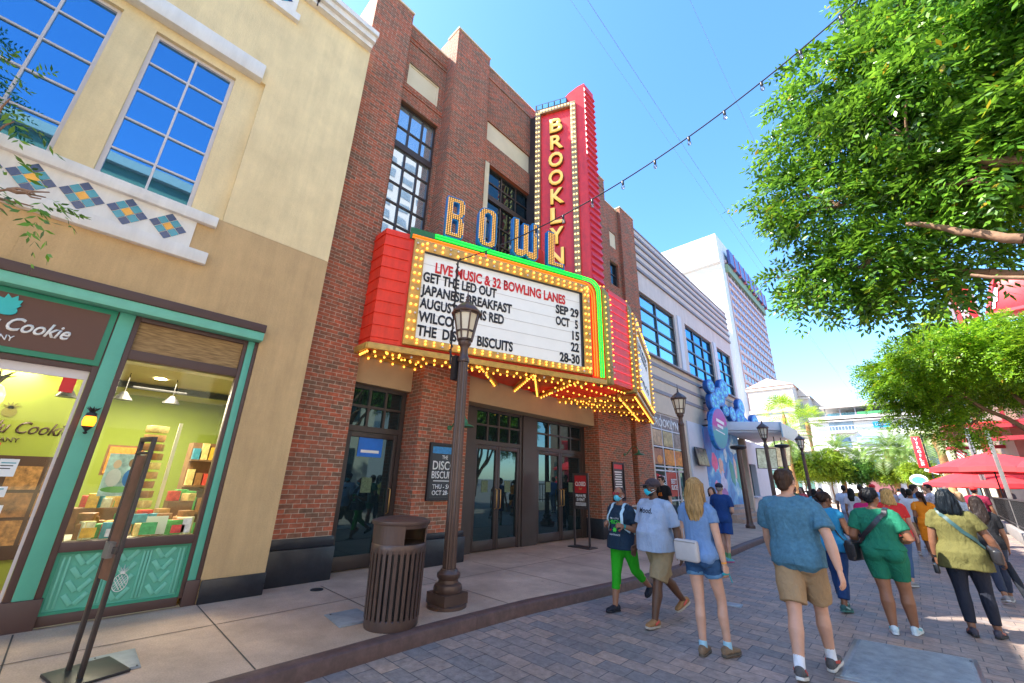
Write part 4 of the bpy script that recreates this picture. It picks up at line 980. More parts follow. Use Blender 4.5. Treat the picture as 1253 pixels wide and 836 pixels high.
b = MB(); wall_x(b, XG, 14.54, 27.9, .14, 6.72, [(15.1,18.2,.14,4.40),(20.5,27.6,.14,4.40)], depth=.35, rev=.25); b.build('lower_wall', MT['greytile'], gb)
b = MB()
for z in (6.35, 5.80, 5.22): b.box(XG-.1, XG+.03, 14.6, 27.9, z, z+.15)
b.build('lower_band', MT['greyband'], gb)
for a, c, cols in ((14.8,18.7,2),(20.0,24.0,3),(24.9,27.5,2)): window_x(gb, XG-.08, a, c, 6.86, 9.58, cols, 4, MT['bronze'], MT['skyglass'] if a > 19 else glass_mat('sky_window_glass',(.05,.16,.22),refl=.6,tint=(.55,.85,1.0),wob=.5), fw=.09, mw=.09, dep=.12)
for y in (19.2, 24.45): b = MB(); b.box(XG-.2, XG+.05, y-.22, y+.22, 6.8, 9.7); b.build('pier', MT['pale'], gb)
# shop window with posters, left
sw = thing('corner_shop_window', 'gridded shop window with pizza pictures and white lettering left of the blue mural', 'shop front', (XG, 16.6, .13))
window_x(sw, XG-.06, 15.1, 18.2, .15, 4.4, 3, [(z-.15)/4.25 for z in (1.05,2.15,2.3,3.05,3.75)], MT['pale'], MT['doorglass'], fw=.06, mw=.05)
b = MB(); b.box(XG-.085,XG-.08,15.2,18.1,3.78,4.34); b.build('header_sign', mat('sign_grey',(.20,.17,.16),.5,var=.15), sw)
text('BROOKLYN', FX(XG-.078,16.6,3.86), .34, wht, 'header_lettering', sw, width=2.5, ext=.003, bold=.02)
for y, z, c in ((15.65,3.4,(.45,.30,.16)),(16.7,3.4,(.40,.33,.15)),(17.6,3.4,(.25,.22,.18)),(15.65,2.68,(.35,.15,.08)),(16.7,2.68,(.70,.25,.04)),(17.6,2.68,(.62,.22,.05))):
    b = MB(); b.box(XG-.088,XG-.084,y-.46,y+.46,z-.3,z+.3); pp = b.build('food_poster', mat('food_picture',c,.45,var=.6,vs=5), sw)
    if z < 3: b = MB(); b.ball((XG-.09,y+.1,z-.12),.26,16,8,(.06,1,.7)); b.build('pizza_picture', mat('pizza_orange',(.75,.28,.05),.5,var=.5,vs=12), pp)
for s_, y, z in (('FOR',15.7,1.78),('THE',15.7,1.55),('BEST',16.75,1.68),('SLICE',16.75,1.45)): text(s_, FX(XG-.04,y,z), .17, wht, 'window_lettering', sw, width=.55, ext=.002, bold=.03)
b = MB(); b.box(XG-.09,XG-.08,16.2,17.3,1.2,2.1); b.build('red_sheet', mat('red_sheet',(.45,.06,.04),.5,var=.3,vs=6), sw)
b = MB(); b.box(XG-.02,XG+.02,17.2,17.28,.15,2.2); b.box(XG-.02,XG+.02,18.1,18.18,.15,2.2); b.box(XG-.02,XG+.02,17.28,18.1,2.12,2.2); b.build('door_frame', MT['lilac'], sw)
b = MB(); b.box(XG-.05,XG+.06,18.62,20.42,.14,4.40); tag(b.build('pale_wall_panel', MT['pale'], loc=(XG,19.5,.14)), 'plain pale blue grey panel carrying a screen, left of the mural', 'panel')
# screen on the panel
sc_ = thing('wall_screen', 'dark flat screen mounted on the pale panel left of the blue mural', 'screen', (XG+.1,19.5,2.5))
M = Matrix.Translation((XG+.22,19.5,2.86)) @ Matrix.Rotation(R(-8),4,'Y')
b = MB(); b.mbox(M,.06,1.35,.80); b.build('case', MT['black'], sc_, bevel=.008)
b = MB(); b.mbox(M @ Matrix.Translation((.032,0,0)),.004,1.27,.72); b.build('display', mat('screen_picture',(.16,.13,.09),.15,var=.85,vs=4), sc_)
b = MB(); b.bar((XG,19.5,2.9),(XG+.2,19.5,2.88),.1,.1); b.build('bracket', MT['dark'], sc_)
# mural
mu = thing('mural_banner', 'large aqua and blue mural banner with pink blossom shapes by the shop', 'banner', (XG+.05, 23.2, .7))
m, n, l, p = nt('mural_print'); tc = n.new('ShaderNodeTexCoord'); ns = n.new('ShaderNodeTexNoise'); ns.inputs['Scale'].default_value = .9; ns.inputs['Detail'].default_value = 6; ns.inputs['Distortion'].default_value = 1.2
l.new(tc.outputs['Object'], ns.inputs[0]); cr = n.new('ShaderNodeValToRGB'); e = cr.color_ramp.elements
e[0].position = .3; e[0].color = rgba((.01,.10,.45)); e[1].position = .5; e[1].color = rgba((.03,.32,.68)); x = e.new(.62); x.color = rgba((.25,.62,.80)); x = e.new(.72); x.color = rgba((.55,.75,.85))
l.new(ns.outputs[0], cr.inputs[0]); l.new(cr.outputs[0], p.inputs['Base Color']); p.inputs['Roughness'].default_value = .5
b = MB(); b.box(XG-.02,XG+.06,20.46,26.1,.75,4.38); b.build('sheet', m, mu)
def blob(parent, y, z, w, h, col, nm='mural_shape', seed=0, off=.004):
    rr_ = random.Random(seed); k = [rr_.uniform(.75,1.2) for _ in range(18)]
    b = MB(); b.prism([Vector((XG+.06,y+w/2*k[i]*math.cos(i*2*math.pi/18),z+h/2*k[i]*math.sin(i*2*math.pi/18))) for i in range(18)], (off,0,0)); b.build(nm, mat('mural_tone',col,.5,var=.3,vs=3), parent)
for i, (y,z,w,h,c) in enumerate(((21.6,2.75,.8,.9,(.85,.12,.30)),(22.5,2.5,.7,1.0,(.80,.45,.36)),(22.6,1.7,.9,1.2,(.55,.60,.80)),(22.4,1.2,1.4,.7,(.35,.14,.45)),(24.2,2.3,.7,1.3,(.03,.38,.34)),(25.3,2.2,.8,1.5,(.03,.42,.34)),(24.8,2.6,.4,1.2,(.75,.55,.50)),(21.5,1.6,.7,.6,(.75,.30,.45)),(25.0,3.6,1.6,.6,(.55,.72,.80)),(23.4,3.2,.5,.8,(.60,.75,.85)))): blob(mu,y,z,w,h,c,seed=i,off=.004+.001*i)
# round shop discs and the oval sign
discm = [mat('disc_blue',(.02,.22,.60),.35,var=.5,vs=5), mat('disc_aqua',(.10,.55,.68),.35,var=.4,vs=5), mat('disc_navy',(.02,.10,.35),.35,var=.3)]
def disc(y, z, r_, rot, label, x=XG+.45):
    t = thing('round_sign', label, 'sign', (x,y,z), 'round blue signs over the mural')
    M = Matrix.Translation((x,y,z)) @ Matrix.Rotation(R(rot),4,'Z')
    def ring(r0,h0,h1): return [(M @ Vector((h0,r0*math.cos(a),r0*math.sin(a)))) for a in [2*math.pi*i/28 for i in range(28)]]
    ax = M.to_3x3() @ Vector((1,0,0))
    b = MB(); b.prism(ring(r_,-.12,0), ax*.24); b.build('drum', discm[2], t, bevel=.02)
    b = MB(); b.prism(ring(r_*.9,.121,0), ax*.012); b.build('face', discm[0], t)
    b = MB()
    for k in range(7): a = k*.9; q = M @ Vector((.135,r_*.5*math.cos(a),r_*.5*math.sin(a))); e1 = M.to_3x3() @ Vector((0,1,0)); b.prism([q+e1*r_*.22*math.cos(t_)+Vector((0,0,r_*.2*math.sin(t_))) for t_ in [2*math.pi*i/9 for i in range(9)]], ax*.008)
    b.build('face_pattern', discm[1], t)
    b = MB(); b.bar((XG,y,z),(x,y,z),.06,.06); b.build('bracket', MT['dark'], t)
for i, (y,z,r_,rot) in enumerate(((21.0,6.35,0.35,-14),(21.3,5.6,0.51,-9),(21.15,4.75,0.44,-14),(22.2,6.0,0.51,-12),(23.1,6.6,0.51,-9),(22.9,5.4,0.33,-14),(24.0,5.35,0.41,-6),(25.4,5.3,0.55,-12),(25.9,6.0,0.48,-6),(26.3,5.0,0.46,-12),(27.1,4.9,0.46,-9),(28.6,5.4,0.51,-9),(29.0,4.9,0.37,-9))):
    pos = ['topmost on the left, below the first upper window','left, second from the top of the first cluster','lowest of the first cluster, touching the oval sign','middle of the first cluster','highest, under the second upper window','small, right end of the first cluster','left end of the second cluster','large, middle of the second cluster','top of the second cluster','lower right of the second cluster','right end of the second cluster','largest of the last pair above the canopy','smaller of the last pair above the canopy'][i]
    disc(y,z,r_,rot,'round blue patterned sign drum, '+pos)
ov = thing('oval_sign', 'tall tilted oval sign in teal and magenta hanging before the mural', 'sign', (XG+.9, 21.6, 3.3))
M = Matrix.Translation((-6.2,20.7,4.22)) @ Matrix.Rotation(R(-10),4,'Z') @ Matrix.Rotation(R(-12),4,'X')
ax = M.to_3x3() @ Vector((1,0,0))
def ovr(sy,sz,h): return [M @ Vector((h,sy*math.cos(a),sz*math.sin(a))) for a in [2*math.pi*i/36 for i in range(36)]]
b = MB(); b.prism(ovr(.74,1.02,-.10), ax*.2); b.build('drum', discm[0], ov, bevel=.02)
m, n, l, p = nt('oval_face'); tc = n.new('ShaderNodeTexCoord'); sp = n.new('ShaderNodeSeparateXYZ'); l.new(tc.outputs['Object'], sp.inputs[0])
ns = n.new('ShaderNodeTexNoise'); ns.inputs['Scale'].default_value = 1.4; l.new(tc.outputs['Object'], ns.inputs[0]); ad = n.new('ShaderNodeMath'); ad.operation = 'MULTIPLY_ADD'; l.new(ns.outputs[0], ad.inputs[0]); ad.inputs[1].default_value = 1.2; l.new(sp.outputs[2], ad.inputs[2])
cr = n.new('ShaderNodeValToRGB'); e = cr.color_ramp.elements; mrr = n.new('ShaderNodeMapRange'); mrr.inputs[1].default_value = .2; mrr.inputs[2].default_value = 2.7; l.new(ad.outputs[0], mrr.inputs[0]); l.new(mrr.outputs[0], cr.inputs[0])
e[0].color = rgba((.02,.35,.42)); e[1].color = rgba((.22,.10,.40)); x = e.new(.45); x.color = rgba((.05,.42,.42)); x = e.new(.6); x.color = rgba((.55,.03,.30)); l.new(cr.outputs[0], p.inputs['Base Color']); p.inputs['Roughness'].default_value = .35
b = MB(); b.prism(ovr(.68,.95,.101), ax*.01); b.build('face', m, ov)
e1 = M.to_3x3() @ Vector((0,1,0)); e2 = M.to_3x3() @ Vector((0,0,1))
b = MB()
for w, h, z in ((.7,.15,.32),(.5,.13,.08),(.8,.05,-.18)):
    q = M.translation+ax*.112+e2*z; b.prism([q-e1*w/2-e2*h/2,q+e1*w/2-e2*h/2,q+e1*w/2+e2*h/2,q-e1*w/2+e2*h/2], ax*.008)
b.build('face_lettering', wht, ov)
b = MB(); b.bar((XG,20.7,4.4),(XG+.6,20.7,4.4),.08,.08); b.build('bracket', MT['dark'], ov)
# canopy with hanging screens and counter
cn = thing('shop_canopy', 'pale blue grey angled canopy projecting over the open kiosk', 'canopy', (XG,26,4.4))
b = MB(); b.prism([(XG,23.4,4.35),(XG,30.5,4.35),(-4.7,29.0,4.35),(-4.45,25.0,4.35)],(0,0,.10)); b.prism([(XG,23.3,4.452),(XG,30.6,4.452),(-4.6,29.1,4.452),(-4.35,24.9,4.452)],(0,0,.45)); b.build('slab', MT['pale'], cn, bevel=.02)
b = MB(); b.prism([(-4.40,24.8,4.1),(-4.40,29.0,4.1),(-4.34,29.0,4.1),(-4.34,24.8,4.1)],(0,0,.75)); b.build('fascia', mat('frosted_fascia',(.42,.55,.60),.3,var=.05), cn)
for i,(x,y) in enumerate(((-5.6,26.4),(-5.2,26.9),(-5.0,27.6))):
    t = thing('hanging_screen', ['dark screen hanging at the left under the pale canopy','middle screen hanging under the pale canopy','bright screen hanging at the right under the pale canopy'][i], 'screen', (x,y,4.3), 'screens hanging under the canopy')
    M = Matrix.Translation((x,y,3.15+.1*i)) @ Matrix.Rotation(R(-62+18*i),4,'Z') @ Matrix.Rotation(R(10),4,'Y')
    b = MB(); b.mbox(M,.07,1.0,1.1); b.build('case', MT['black'], t, bevel=.01)
    b = MB(); b.mbox(M @ Matrix.Translation((.037,0,0)),.004,.93,1.03); b.build('display', mat('menu_screen',((.35,.38,.30),(.50,.45,.30),(.45,.55,.35))[i],.2,var=.8,vs=3,emit=.15), t)
    b = MB(); b.bar((x,y,3.6),(x,y,4.36),.04,.04); b.build('drop_pole', MT['dark'], t)
kk_ = thing('kiosk_wall', 'pale kiosk wall with a dark serving hatch under the canopy', 'kiosk', (XG,28.5,.13))
b = MB(); wall_x(b, -7.2, 27.9, 34, .14, 4.4, [(28.4,30.6,1.1,3.0)], depth=.4); b.build('wall', MT['pale'], kk_)
b = MB(); b.quad((-7.5,28.3,1.0),(-7.5,30.7,1.0),(-7.5,30.7,3.1),(-7.5,28.3,3.1)); b.build('hatch', MT['doorglass'], kk_)
b = MB(); b.box(-7.3,-6.8,28.3,30.7,1.0,1.08); b.build('counter', MT['pale'], kk_)
rl = thing('railing', 'white metal railing in front of the kiosk beyond the mural', 'railing', (-5.2,25,.13))
b = MB()
for z in (.35,1.05): b.bar((-5.6,23.6,z),(-4.7,27.5,z),.05,.04)
b.build('rail', MT['pale'], rl)
b = MB()
for k in range(12): t_ = k/11; b.bar((-5.6+.9*t_,23.6+3.9*t_,.13),(-5.6+.9*t_,23.6+3.9*t_,1.05),.035,.035)
b.build('balusters', MT['pale'], rl)
b = MB()
for k in range(3): b.box(-6.9,-5.9-.0+.3*(2-k)-.3,20.6,24.5,.13+.16*k,.13+.16*(k+1))
tag(b.build('entrance_steps', MT['walk'], loc=(-6.4,22.5,.13)), 'low concrete steps at the foot of the blue mural', 'steps')

# ================================================================== hotel tower and the far street end
ht = thing('hotel_tower', 'tall white hotel slab with rows of violet windows rising behind the striped building', 'building', (-31,135,0))
HX, HY0, HY1, HT = -28, 118, 166, 74.2
b = MB(); b.box(-70, HX, HY0, HY1, 0, HT-9.5); b.box(-70, HX+.0, HY0-1.5, HY1, HT-9.5, HT); b.build('tower_body', MT['skywhite'], ht)
m, n, l, p = nt('hotel_window_wall'); 
b = MB(); wall_x(b, HX+.12, HY0+4.0, HY1-.5, 8, HT-10.5, [], depth=.1); b.build('window_wall', mat('hotel_rose',(.48,.33,.30),.7,var=.05,vs=.5), ht)
hw = mat('hotel_violet_glass',(.10,.11,.24),.15,var=.3,vs=.6,spec=.8)
many([(HX+.12,HX+.17,HY0+4.3+i*3.6,HY0+7.4+i*3.6,9.6+j*2.9,11.1+j*2.9) for i in range(12) for j in range(19,-1,-1)], 'window', hw, ht)
b = MB()
for j in range(21): b.box(HX+.1,HX+.45,HY0+4,HY1-.4,9.0+j*2.9-.55,9.0+j*2.9+.35)
for i in range(13): y = HY0+4.05+i*3.6; b.box(HX+.12,HX+.30,y,y+.28,8,HT-11)
b.build('balcony_bands', mat('hotel_pink',(.62,.44,.40),.7,var=.05), ht)
b = MB(); b.box(HX,HX+.9,HY0+3.6,HY1+.5,HT-11.2,HT-8.6); b.build('green_ledge', mat('hotel_green',(.20,.28,.16),.6,var=.3,vs=2), ht)
for i in range(8):
    y = HY0+4.5+i*5.5; b = MB(); b.box(HX+.9,HX+1.6,y,y+4.7,HT-8.4,HT-3.4); b.build('roof_panel', mat('panel_violet',(.06,.07,.22),.25,var=.25,vs=.4), ht)
    b = MB(); b.box(HX+.8,HX+1.7,y+4.72,y+5.3,HT-9,HT-3.2); b.build('panel_fin', mat('fin_red',(.50,.12,.14),.5,var=.1), ht)
b = MB(); b.box(-42.5,-40.5,HY0-1.55,HY0-1.4,HT-22,HT-14); b.build('slot_window', mat('slot_brown',(.30,.22,.18),.6,var=.3,vs=1), ht)
b = MB()
for k,(x0,x1,z) in enumerate(((-41,-37,57),(-39,-34.5,52.5),(-36,-32.5,47.5),(-34,-30.5,43))): b.box(x0,x1,HY0-4,HY0-1.4,20,z); b.box(x0-.4,x1+.4,HY0-4.5,HY0-1.3,z-.9,z+.9)
b.build('stepped_wing', mat('wing_stone',(.55,.60,.55),.7,var=.1,vs=.8), ht)
# palace-like pale hotel with pediments
ph = thing('pediment_building', 'pale classical building with pointed gables behind the fan palm', 'building', (-14,112,0))
ps_ = mat('palace_stone',(.50,.44,.38),.8,var=.06,vs=.4); pg_ = mat('palace_roof',(.60,.40,.33),.7,var=.1)
for k,(x0,x1,y,zt) in enumerate(((-24,-15.2,106,23.5),(-15.8,-13.4,112,21.6),(-14.2,-11.8,118,20.0))):
    b = MB(); b.box(x0,x1,y,y+14,0,zt); b.build('block', ps_, ph)
    b = MB(); b.prism([(x0-.4,y-.5,zt),(x1+.5,y-.5,zt),((x0+x1)/2,y-.5,zt+1.9)],(0,14,0)); b.build('gable', ps_ if k else pg_, ph)
    many([(x0-.3,x1+.35,y-.35,y-.05,zt-.7,zt-.1),(x0-.3,x1+.35,y-.35,y-.05,zt-6,zt-5.3)],'cornice',ps_,ph)
    pgm = mat('palace_glass',(.30,.33,.38),.2,var=.3)
    many([(x0+.5+i*1.5,x0+1.2+i*1.5,y-.04,y-.01,zt-3.2-j*3.2,zt-1.4-j*3.2) for i in range(max(1,int((x1-x0)/1.5))) for j in range(5)],'window',pgm,ph)
b = MB(); b.box(-22,-9.4,96,106,0,11.4); b.box(-22,-9.0,95.5,106,11.4,12.3); b.box(-22,-8.7,95,106,8.2,9.0); b.build('podium', ps_, ph)
many([(-21+k*1.4,-20.2+k*1.4,95.45,95.49,5,8) for k in range(9)], 'window', mat('podium_glass',(.08,.12,.12),.2,var=.4), ph)
# mall / parking deck across the street end
md = thing('street_end_building', 'white and brick building with a roof deck closing the far end of the street', 'building', (-1,92,0))
b = MB(); b.box(-11.5,26,92,110,0,12.9); b.build('white_wall', MT['skywhite'], md)
b = MB(); b.box(-11.5,26,91.2,110,13.4,13.9); b.box(-9.5,26,90.8,110,15.3,15.65); b.box(-11.6,26,91.0,91.3,12.9,13.1); b.build('deck_slab', mat('deck_grey',(.50,.47,.44),.7,var=.08,vs=.5), md)
b = MB()
for k in range(17): x = -9+k*2.1; b.box(x,x+.18,91.4,91.6,13.9,15.3)
b.build('deck_posts', MT['greyband'], md)
b = MB(); b.box(-9,26,95,95.2,13.9,14.9); b.build('deck_glass', mat('deck_glass',(.20,.45,.55),.2,var=.5,vs=.4), md)
b = MB(); b.box(-4.5,0,91.3,91.6,13.95,14.4); b.build('deck_planting', mat('deck_green',(.05,.25,.10),.8,var=.4,vs=2), md)
b = MB(); b.box(-8.8,-5.4,91.9,91.98,11.3,13.1); b.build('balcony_recess', mat('recess_blue',(.22,.30,.36),.3,var=.3,vs=1), md)
b = MB(); b.box(-8.9,-5.2,91.0,91.96,10.95,11.3); [b.box(-8.9+k*.45,-8.84+k*.45,91.0,91.06,11.3,12.1) for k in range(9)]; b.box(-8.9,-5.2,91.0,91.06,12.06,12.14); b.build('balcony', MT['pale'], md)
b = MB(); b.box(-5.3,3.5,91.85,91.97,7.5,10.4); b.build('grey_wall', mat('wall_bluegrey',(.42,.43,.48),.7,var=.05,vs=.6), md)
b = MB(); b.box(-5.4,-2.6,91.5,91.84,9.0,10.3); b.build('bay_window', mat('bay_glass',(.28,.42,.42),.2,var=.3,vs=1), md)
b = MB(); b.box(-5.6,-1.5,91.3,91.98,0,7.1); b.build('brick_bay', mat('far_brick',(.20,.07,.075),.8,var=.15,vs=1), md)
b = MB(); [b.box(-5.65,-1.45,91.22,91.29,z,z+.28) for z in (3.4,5.0,6.5,7.05)]; b.build('bay_band', MT['pale'], md)
b = MB(); b.box(-4.8,-3.3,91.2,91.28,4.7,6.3); b.build('bay_glazing', mat('bay_blue',(.05,.25,.32),.15,var=.5,vs=2), md)
b = MB(); b.box(-2.85,-.75,91.7,91.98,11.65,12.6); sg2 = b.build('blue_sign', mat('far_sign_blue',(.02,.24,.42),.4,var=.2,emit=.15,ecol=(.0,.3,.55)), md)
text('O LINQ', FY(-1.8,91.68,11.95), .42, wht, 'sign_lettering', sg2, width=1.6, ext=.01, bold=.02)
b = MB(); b.box(.1,.8,91.9,91.97,11.7,12.2); b.box(-8.4,-6.3,91.9,91.97,8.6,10.2); b.build('small_windows', mat('small_glass',(.12,.20,.26),.2,var=.4,vs=2), md)
# warm shop fronts under the trees at the right of the street end
rf = thing('cream_shop_row', 'cream shop row with tall windows behind the right palms and red sign', 'building', (5,70,0))
b = MB(); wall_x(b if False else b, 30, 60, 62, 0, 1, []) if False else b.box(1.2,24,70,80,0,8.2); b.box(1.0,24,69.7,80,8.2,8.7); b.build('wall', MT['cream'], rf)
many([(2.0+k*2.2,3.1+k*2.2,69.93,69.97,z,z+2.2) for k in range(9) for z in (.6,4.6)], 'window', mat('row_glass',(.10,.14,.16),.2,var=.5,vs=1), rf)
many([(1.85+k*2.2,3.25+k*2.2,69.85,69.92,z-.1,z) for k in range(9) for z in (.6,4.6)], 'sill', MT['white'], rf)
# low pale front under the left palms
lf = thing('low_shop_front', 'low white shop front with green glass beyond the flat capped post', 'building', (-12,62,0))
b = MB(); b.box(-20,-7.5,64,72,0,4.2); b.box(-20,-7.2,63.6,72,4.2,4.7); b.build('wall', MT['pale'], lf)
many([(-19+k*1.3,-18+k*1.3,63.93,63.97,1.6,3.8) for k in range(8)], 'window', mat('front_green_glass',(.10,.22,.20),.2,var=.4,vs=1), lf)

# ================================================================== opposite side of the street (only its reflection and its bounced light reach the picture)
op = thing('opposite_building', 'pale building with a green upper band across the street, out of frame', 'building', (13,-4,0))
b = MB(); b.box(12.5,22,-32,14,0,14.6); b.build('wall', mat('opposite_cream',(.62,.55,.44),.8,var=.08,vs=.6), op)
b = MB(); b.box(12.2,22,-32,14,14.6,16.0); b.build('green_band', mat('opposite_green',(.12,.17,.09),.7,var=.1,vs=.6), op)
b = MB(); b.box(11.9,22,-32,14.2,16.0,16.5); b.build('cornice', mat('opposite_cornice',(.36,.33,.27),.8,var=.08), op)
many([(12.42,12.49,-30+k*3.4,-28+k*3.4,z,z+2.4) for k in range(13) for z in (1,5.2,9.4)], 'window', mat('opposite_glass',(.04,.06,.07),.15,var=.4), op)
oh = thing('opposite_tower', 'tall pale hotel tower behind the opposite row, out of frame', 'building', (52,30,0))
b = MB(); b.box(46,70,16,52,0,64); b.build('tower_wall', mat('tower_grey',(.34,.34,.34),.8,var=.06,vs=.3), oh)
many([(45.9,45.98,18+k*4,20.6+k*4,5+j*3.2,6.7+j*3.2) for k in range(8) for j in range(18)], 'window', mat('tower_glass',(.12,.16,.2),.15,var=.4), oh)

# ================================================================== street furniture
def street_lamp(x, y, label, h=4.47, z0=.13, rot=0):
    t = thing('street_lamp', label, 'street lamp', (x,y,z0), 'bronze lantern street lamps along the kerb')
    P = lambda r_, z: (r_, z)
    b = MB(); b.box(x-.20,x+.20,y-.20,y+.20,z0,z0+.02) if False else None
    b.lathe([(.25,0),(.25,.035),(.235,.04)], (x,y,z0), 28); b.box(x-.185,x+.185,y-.185,y+.185,z0+.04,z0+.16)
    b.lathe([(.17,.16),(.185,.20),(.17,.245),(.13,.265),(.125,.30),(.15,.33),(.15,.37),(.115,.395),(.105,.42)], (x,y,z0), 28); b.build('base', MT['dbronze'], t, smooth=40)
    b = MB(); vs = []; N = 32; zs = [.42,1.2,2.2,3.18]; r0 = [.088,.084,.078,.073]
    for z, r_ in zip(zs, r0):
        for j in range(N):
            a = 2*math.pi*j/N; q = r_*(1-.09*(j % 2)); vs.append((x+q*math.cos(a), y+q*math.sin(a), z0+z))
    fs = [(i*N+j, i*N+(j+1)%N, (i+1)*N+(j+1)%N, (i+1)*N+j) for i in range(3) for j in range(N)]
    b.add(vs, fs); b.build('fluted_shaft', MT['dbronze'], t)
    b = MB(); b.lathe([(.075,3.18),(.088,3.19),(.09,3.23),(.075,3.26),(.062,3.30),(.058,3.40),(.075,3.44),(.10,3.47),(.10,3.52),(.085,3.54)], (x,y,z0), 24); b.build('capital', MT['dbronze'], t, smooth=45)
    zb, zt = z0+3.54, z0+3.98; rb_, rt_ = .115, .205
    b = MB(); vs = []
    for z, r_ in ((zb,rb_*.93),(zt,rt_*.93)):
        for j in range(8): a = 2*math.pi*(j+.5)/8; vs.append((x+r_*math.cos(a), y+r_*math.sin(a), z))
    b.add(vs, [(j,(j+1)%8,8+(j+1)%8,8+j) for j in range(8)]); b.build('lantern_glass', MT['lampglass'], t)
    b = MB()
    for j in range(8):
        a = 2*math.pi*(j+.5)/8; c_, s_ = math.cos(a), math.sin(a); b.bar((x+rb_*c_,y+rb_*s_,zb),(x+rt_*c_,y+rt_*s_,zt),.022,.018,(c_,s_,0))
    for z, r_ in ((zb,rb_),(zb+.13,rb_+.027),(zt-.02,rt_)):
        pts = [(x+r_*math.cos(2*math.pi*(j+.5)/8), y+r_*math.sin(2*math.pi*(j+.5)/8), z) for j in range(8)]
        for j in range(8): b.bar(pts[j], pts[(j+1)%8], .02, .025)
    b.build('lantern_frame', MT['dbronze'], t)
    b = MB(); b.lathe([(.235,-.02),(.245,.0),(.23,.03),(.14,.12),(.065,.175),(.04,.20),(.028,.215),(.034,.24),(.02,.26),(.028,.285),(.012,.31),(.008,.36),(.003,.46)], (x,y,zt+.01), 8); b.build('lantern_roof', MT['dbronze'], t, smooth=30)
    return t
l1 = street_lamp(-4.57, 3.68, 'near bronze street lamp standing before the marquee board')
street_lamp(-4.66, 12.2, 'second street lamp along the kerb, before the gridded shop window')
street_lamp(-4.33, 20.6, 'street lamp beside the pale canopy and hanging screens')
street_lamp(-3.94, 26.6, 'farthest street lamp, before the lime green trees')
# cable rod on the near lamp
b = MB(); b.tube([(-4.66,3.64,3.25),(-4.79,3.60,3.32),(-4.80,3.60,3.5),(-4.80,3.60,5.10),(-4.74,3.61,5.15)], .014, 8); b.box(-4.74,-4.64,3.58,3.70,3.05,3.42)
b.build('cable_rod', MT['dark'], l1, smooth=50)
b = MB(); pts = []
for k in range(90): a = k*.75; z = 3.42+k*.0186; pts.append((-4.80+.026*math.cos(a), 3.60+.026*math.sin(a), z))
b.tube(pts, .008, 5); b.build('twisted_wire', MT['cable'], l1, smooth=60)
# string light
st = thing('string_light', 'black cable with clear bulbs strung from the near lamp up to the tree', 'string light', (-4.8,3.6,5.13))
P0 = Vector((-4.80,3.60,5.13)); P1 = Vector((3.9,5.84,8.35)); n = 60
cp = []
for i in range(n+1): t_ = i/n; p = P0.lerp(P1, t_); p.z = 5.13+.24*t_+4.67*t_*t_; cp.append(p)
b = MB(); b.tube(cp, .009, 6); b.build('cable', MT['cable'], st, smooth=60)
for i in range(1, 20):
    t_ = (i+.25)/20; k = t_*n; j = int(k); p = cp[j].lerp(cp[min(j+1,n)], k-j)
    b = MB(); b.lathe([(.012,-.07),(.018,-.06),(.018,0),(.008,.01)], p, 10); so = b.build('socket', MT['black'], st, smooth=50)
    b = MB(); b.lathe([(.004,-.140),(.017,-.133),(.023,-.115),(.021,-.09),(.013,-.07)], p, 12); b.build('bulb', glass_mat('clear_bulb',(.75,.74,.72),refl=.12,tint=(1,1,1),clear=1) if i == 1 else bpy.data.materials['clear_bulb'], so, smooth=70)
# zip-line cables high over the street
for (x, z, lab) in ((-5.0,18.0,'thin high cable crossing the hotel tower'),(-3.3,26.0,'thin high cable over the middle of the street'),(-9.0,29.0,'thin high cable above the blade sign')):
    b = MB(); pts = [(x, y, z-.0009*(y-60)**2*.0+ .0004*(y-40)**2) for y in range(-20,160,12)]; b.tube(pts, .011, 5)
    tag(b.build('overhead_cable', mat('cable_grey',(.16,.28,.46),.5,var=0), loc=(x,0,z)), lab, 'cable', 'zip line cables over the street')
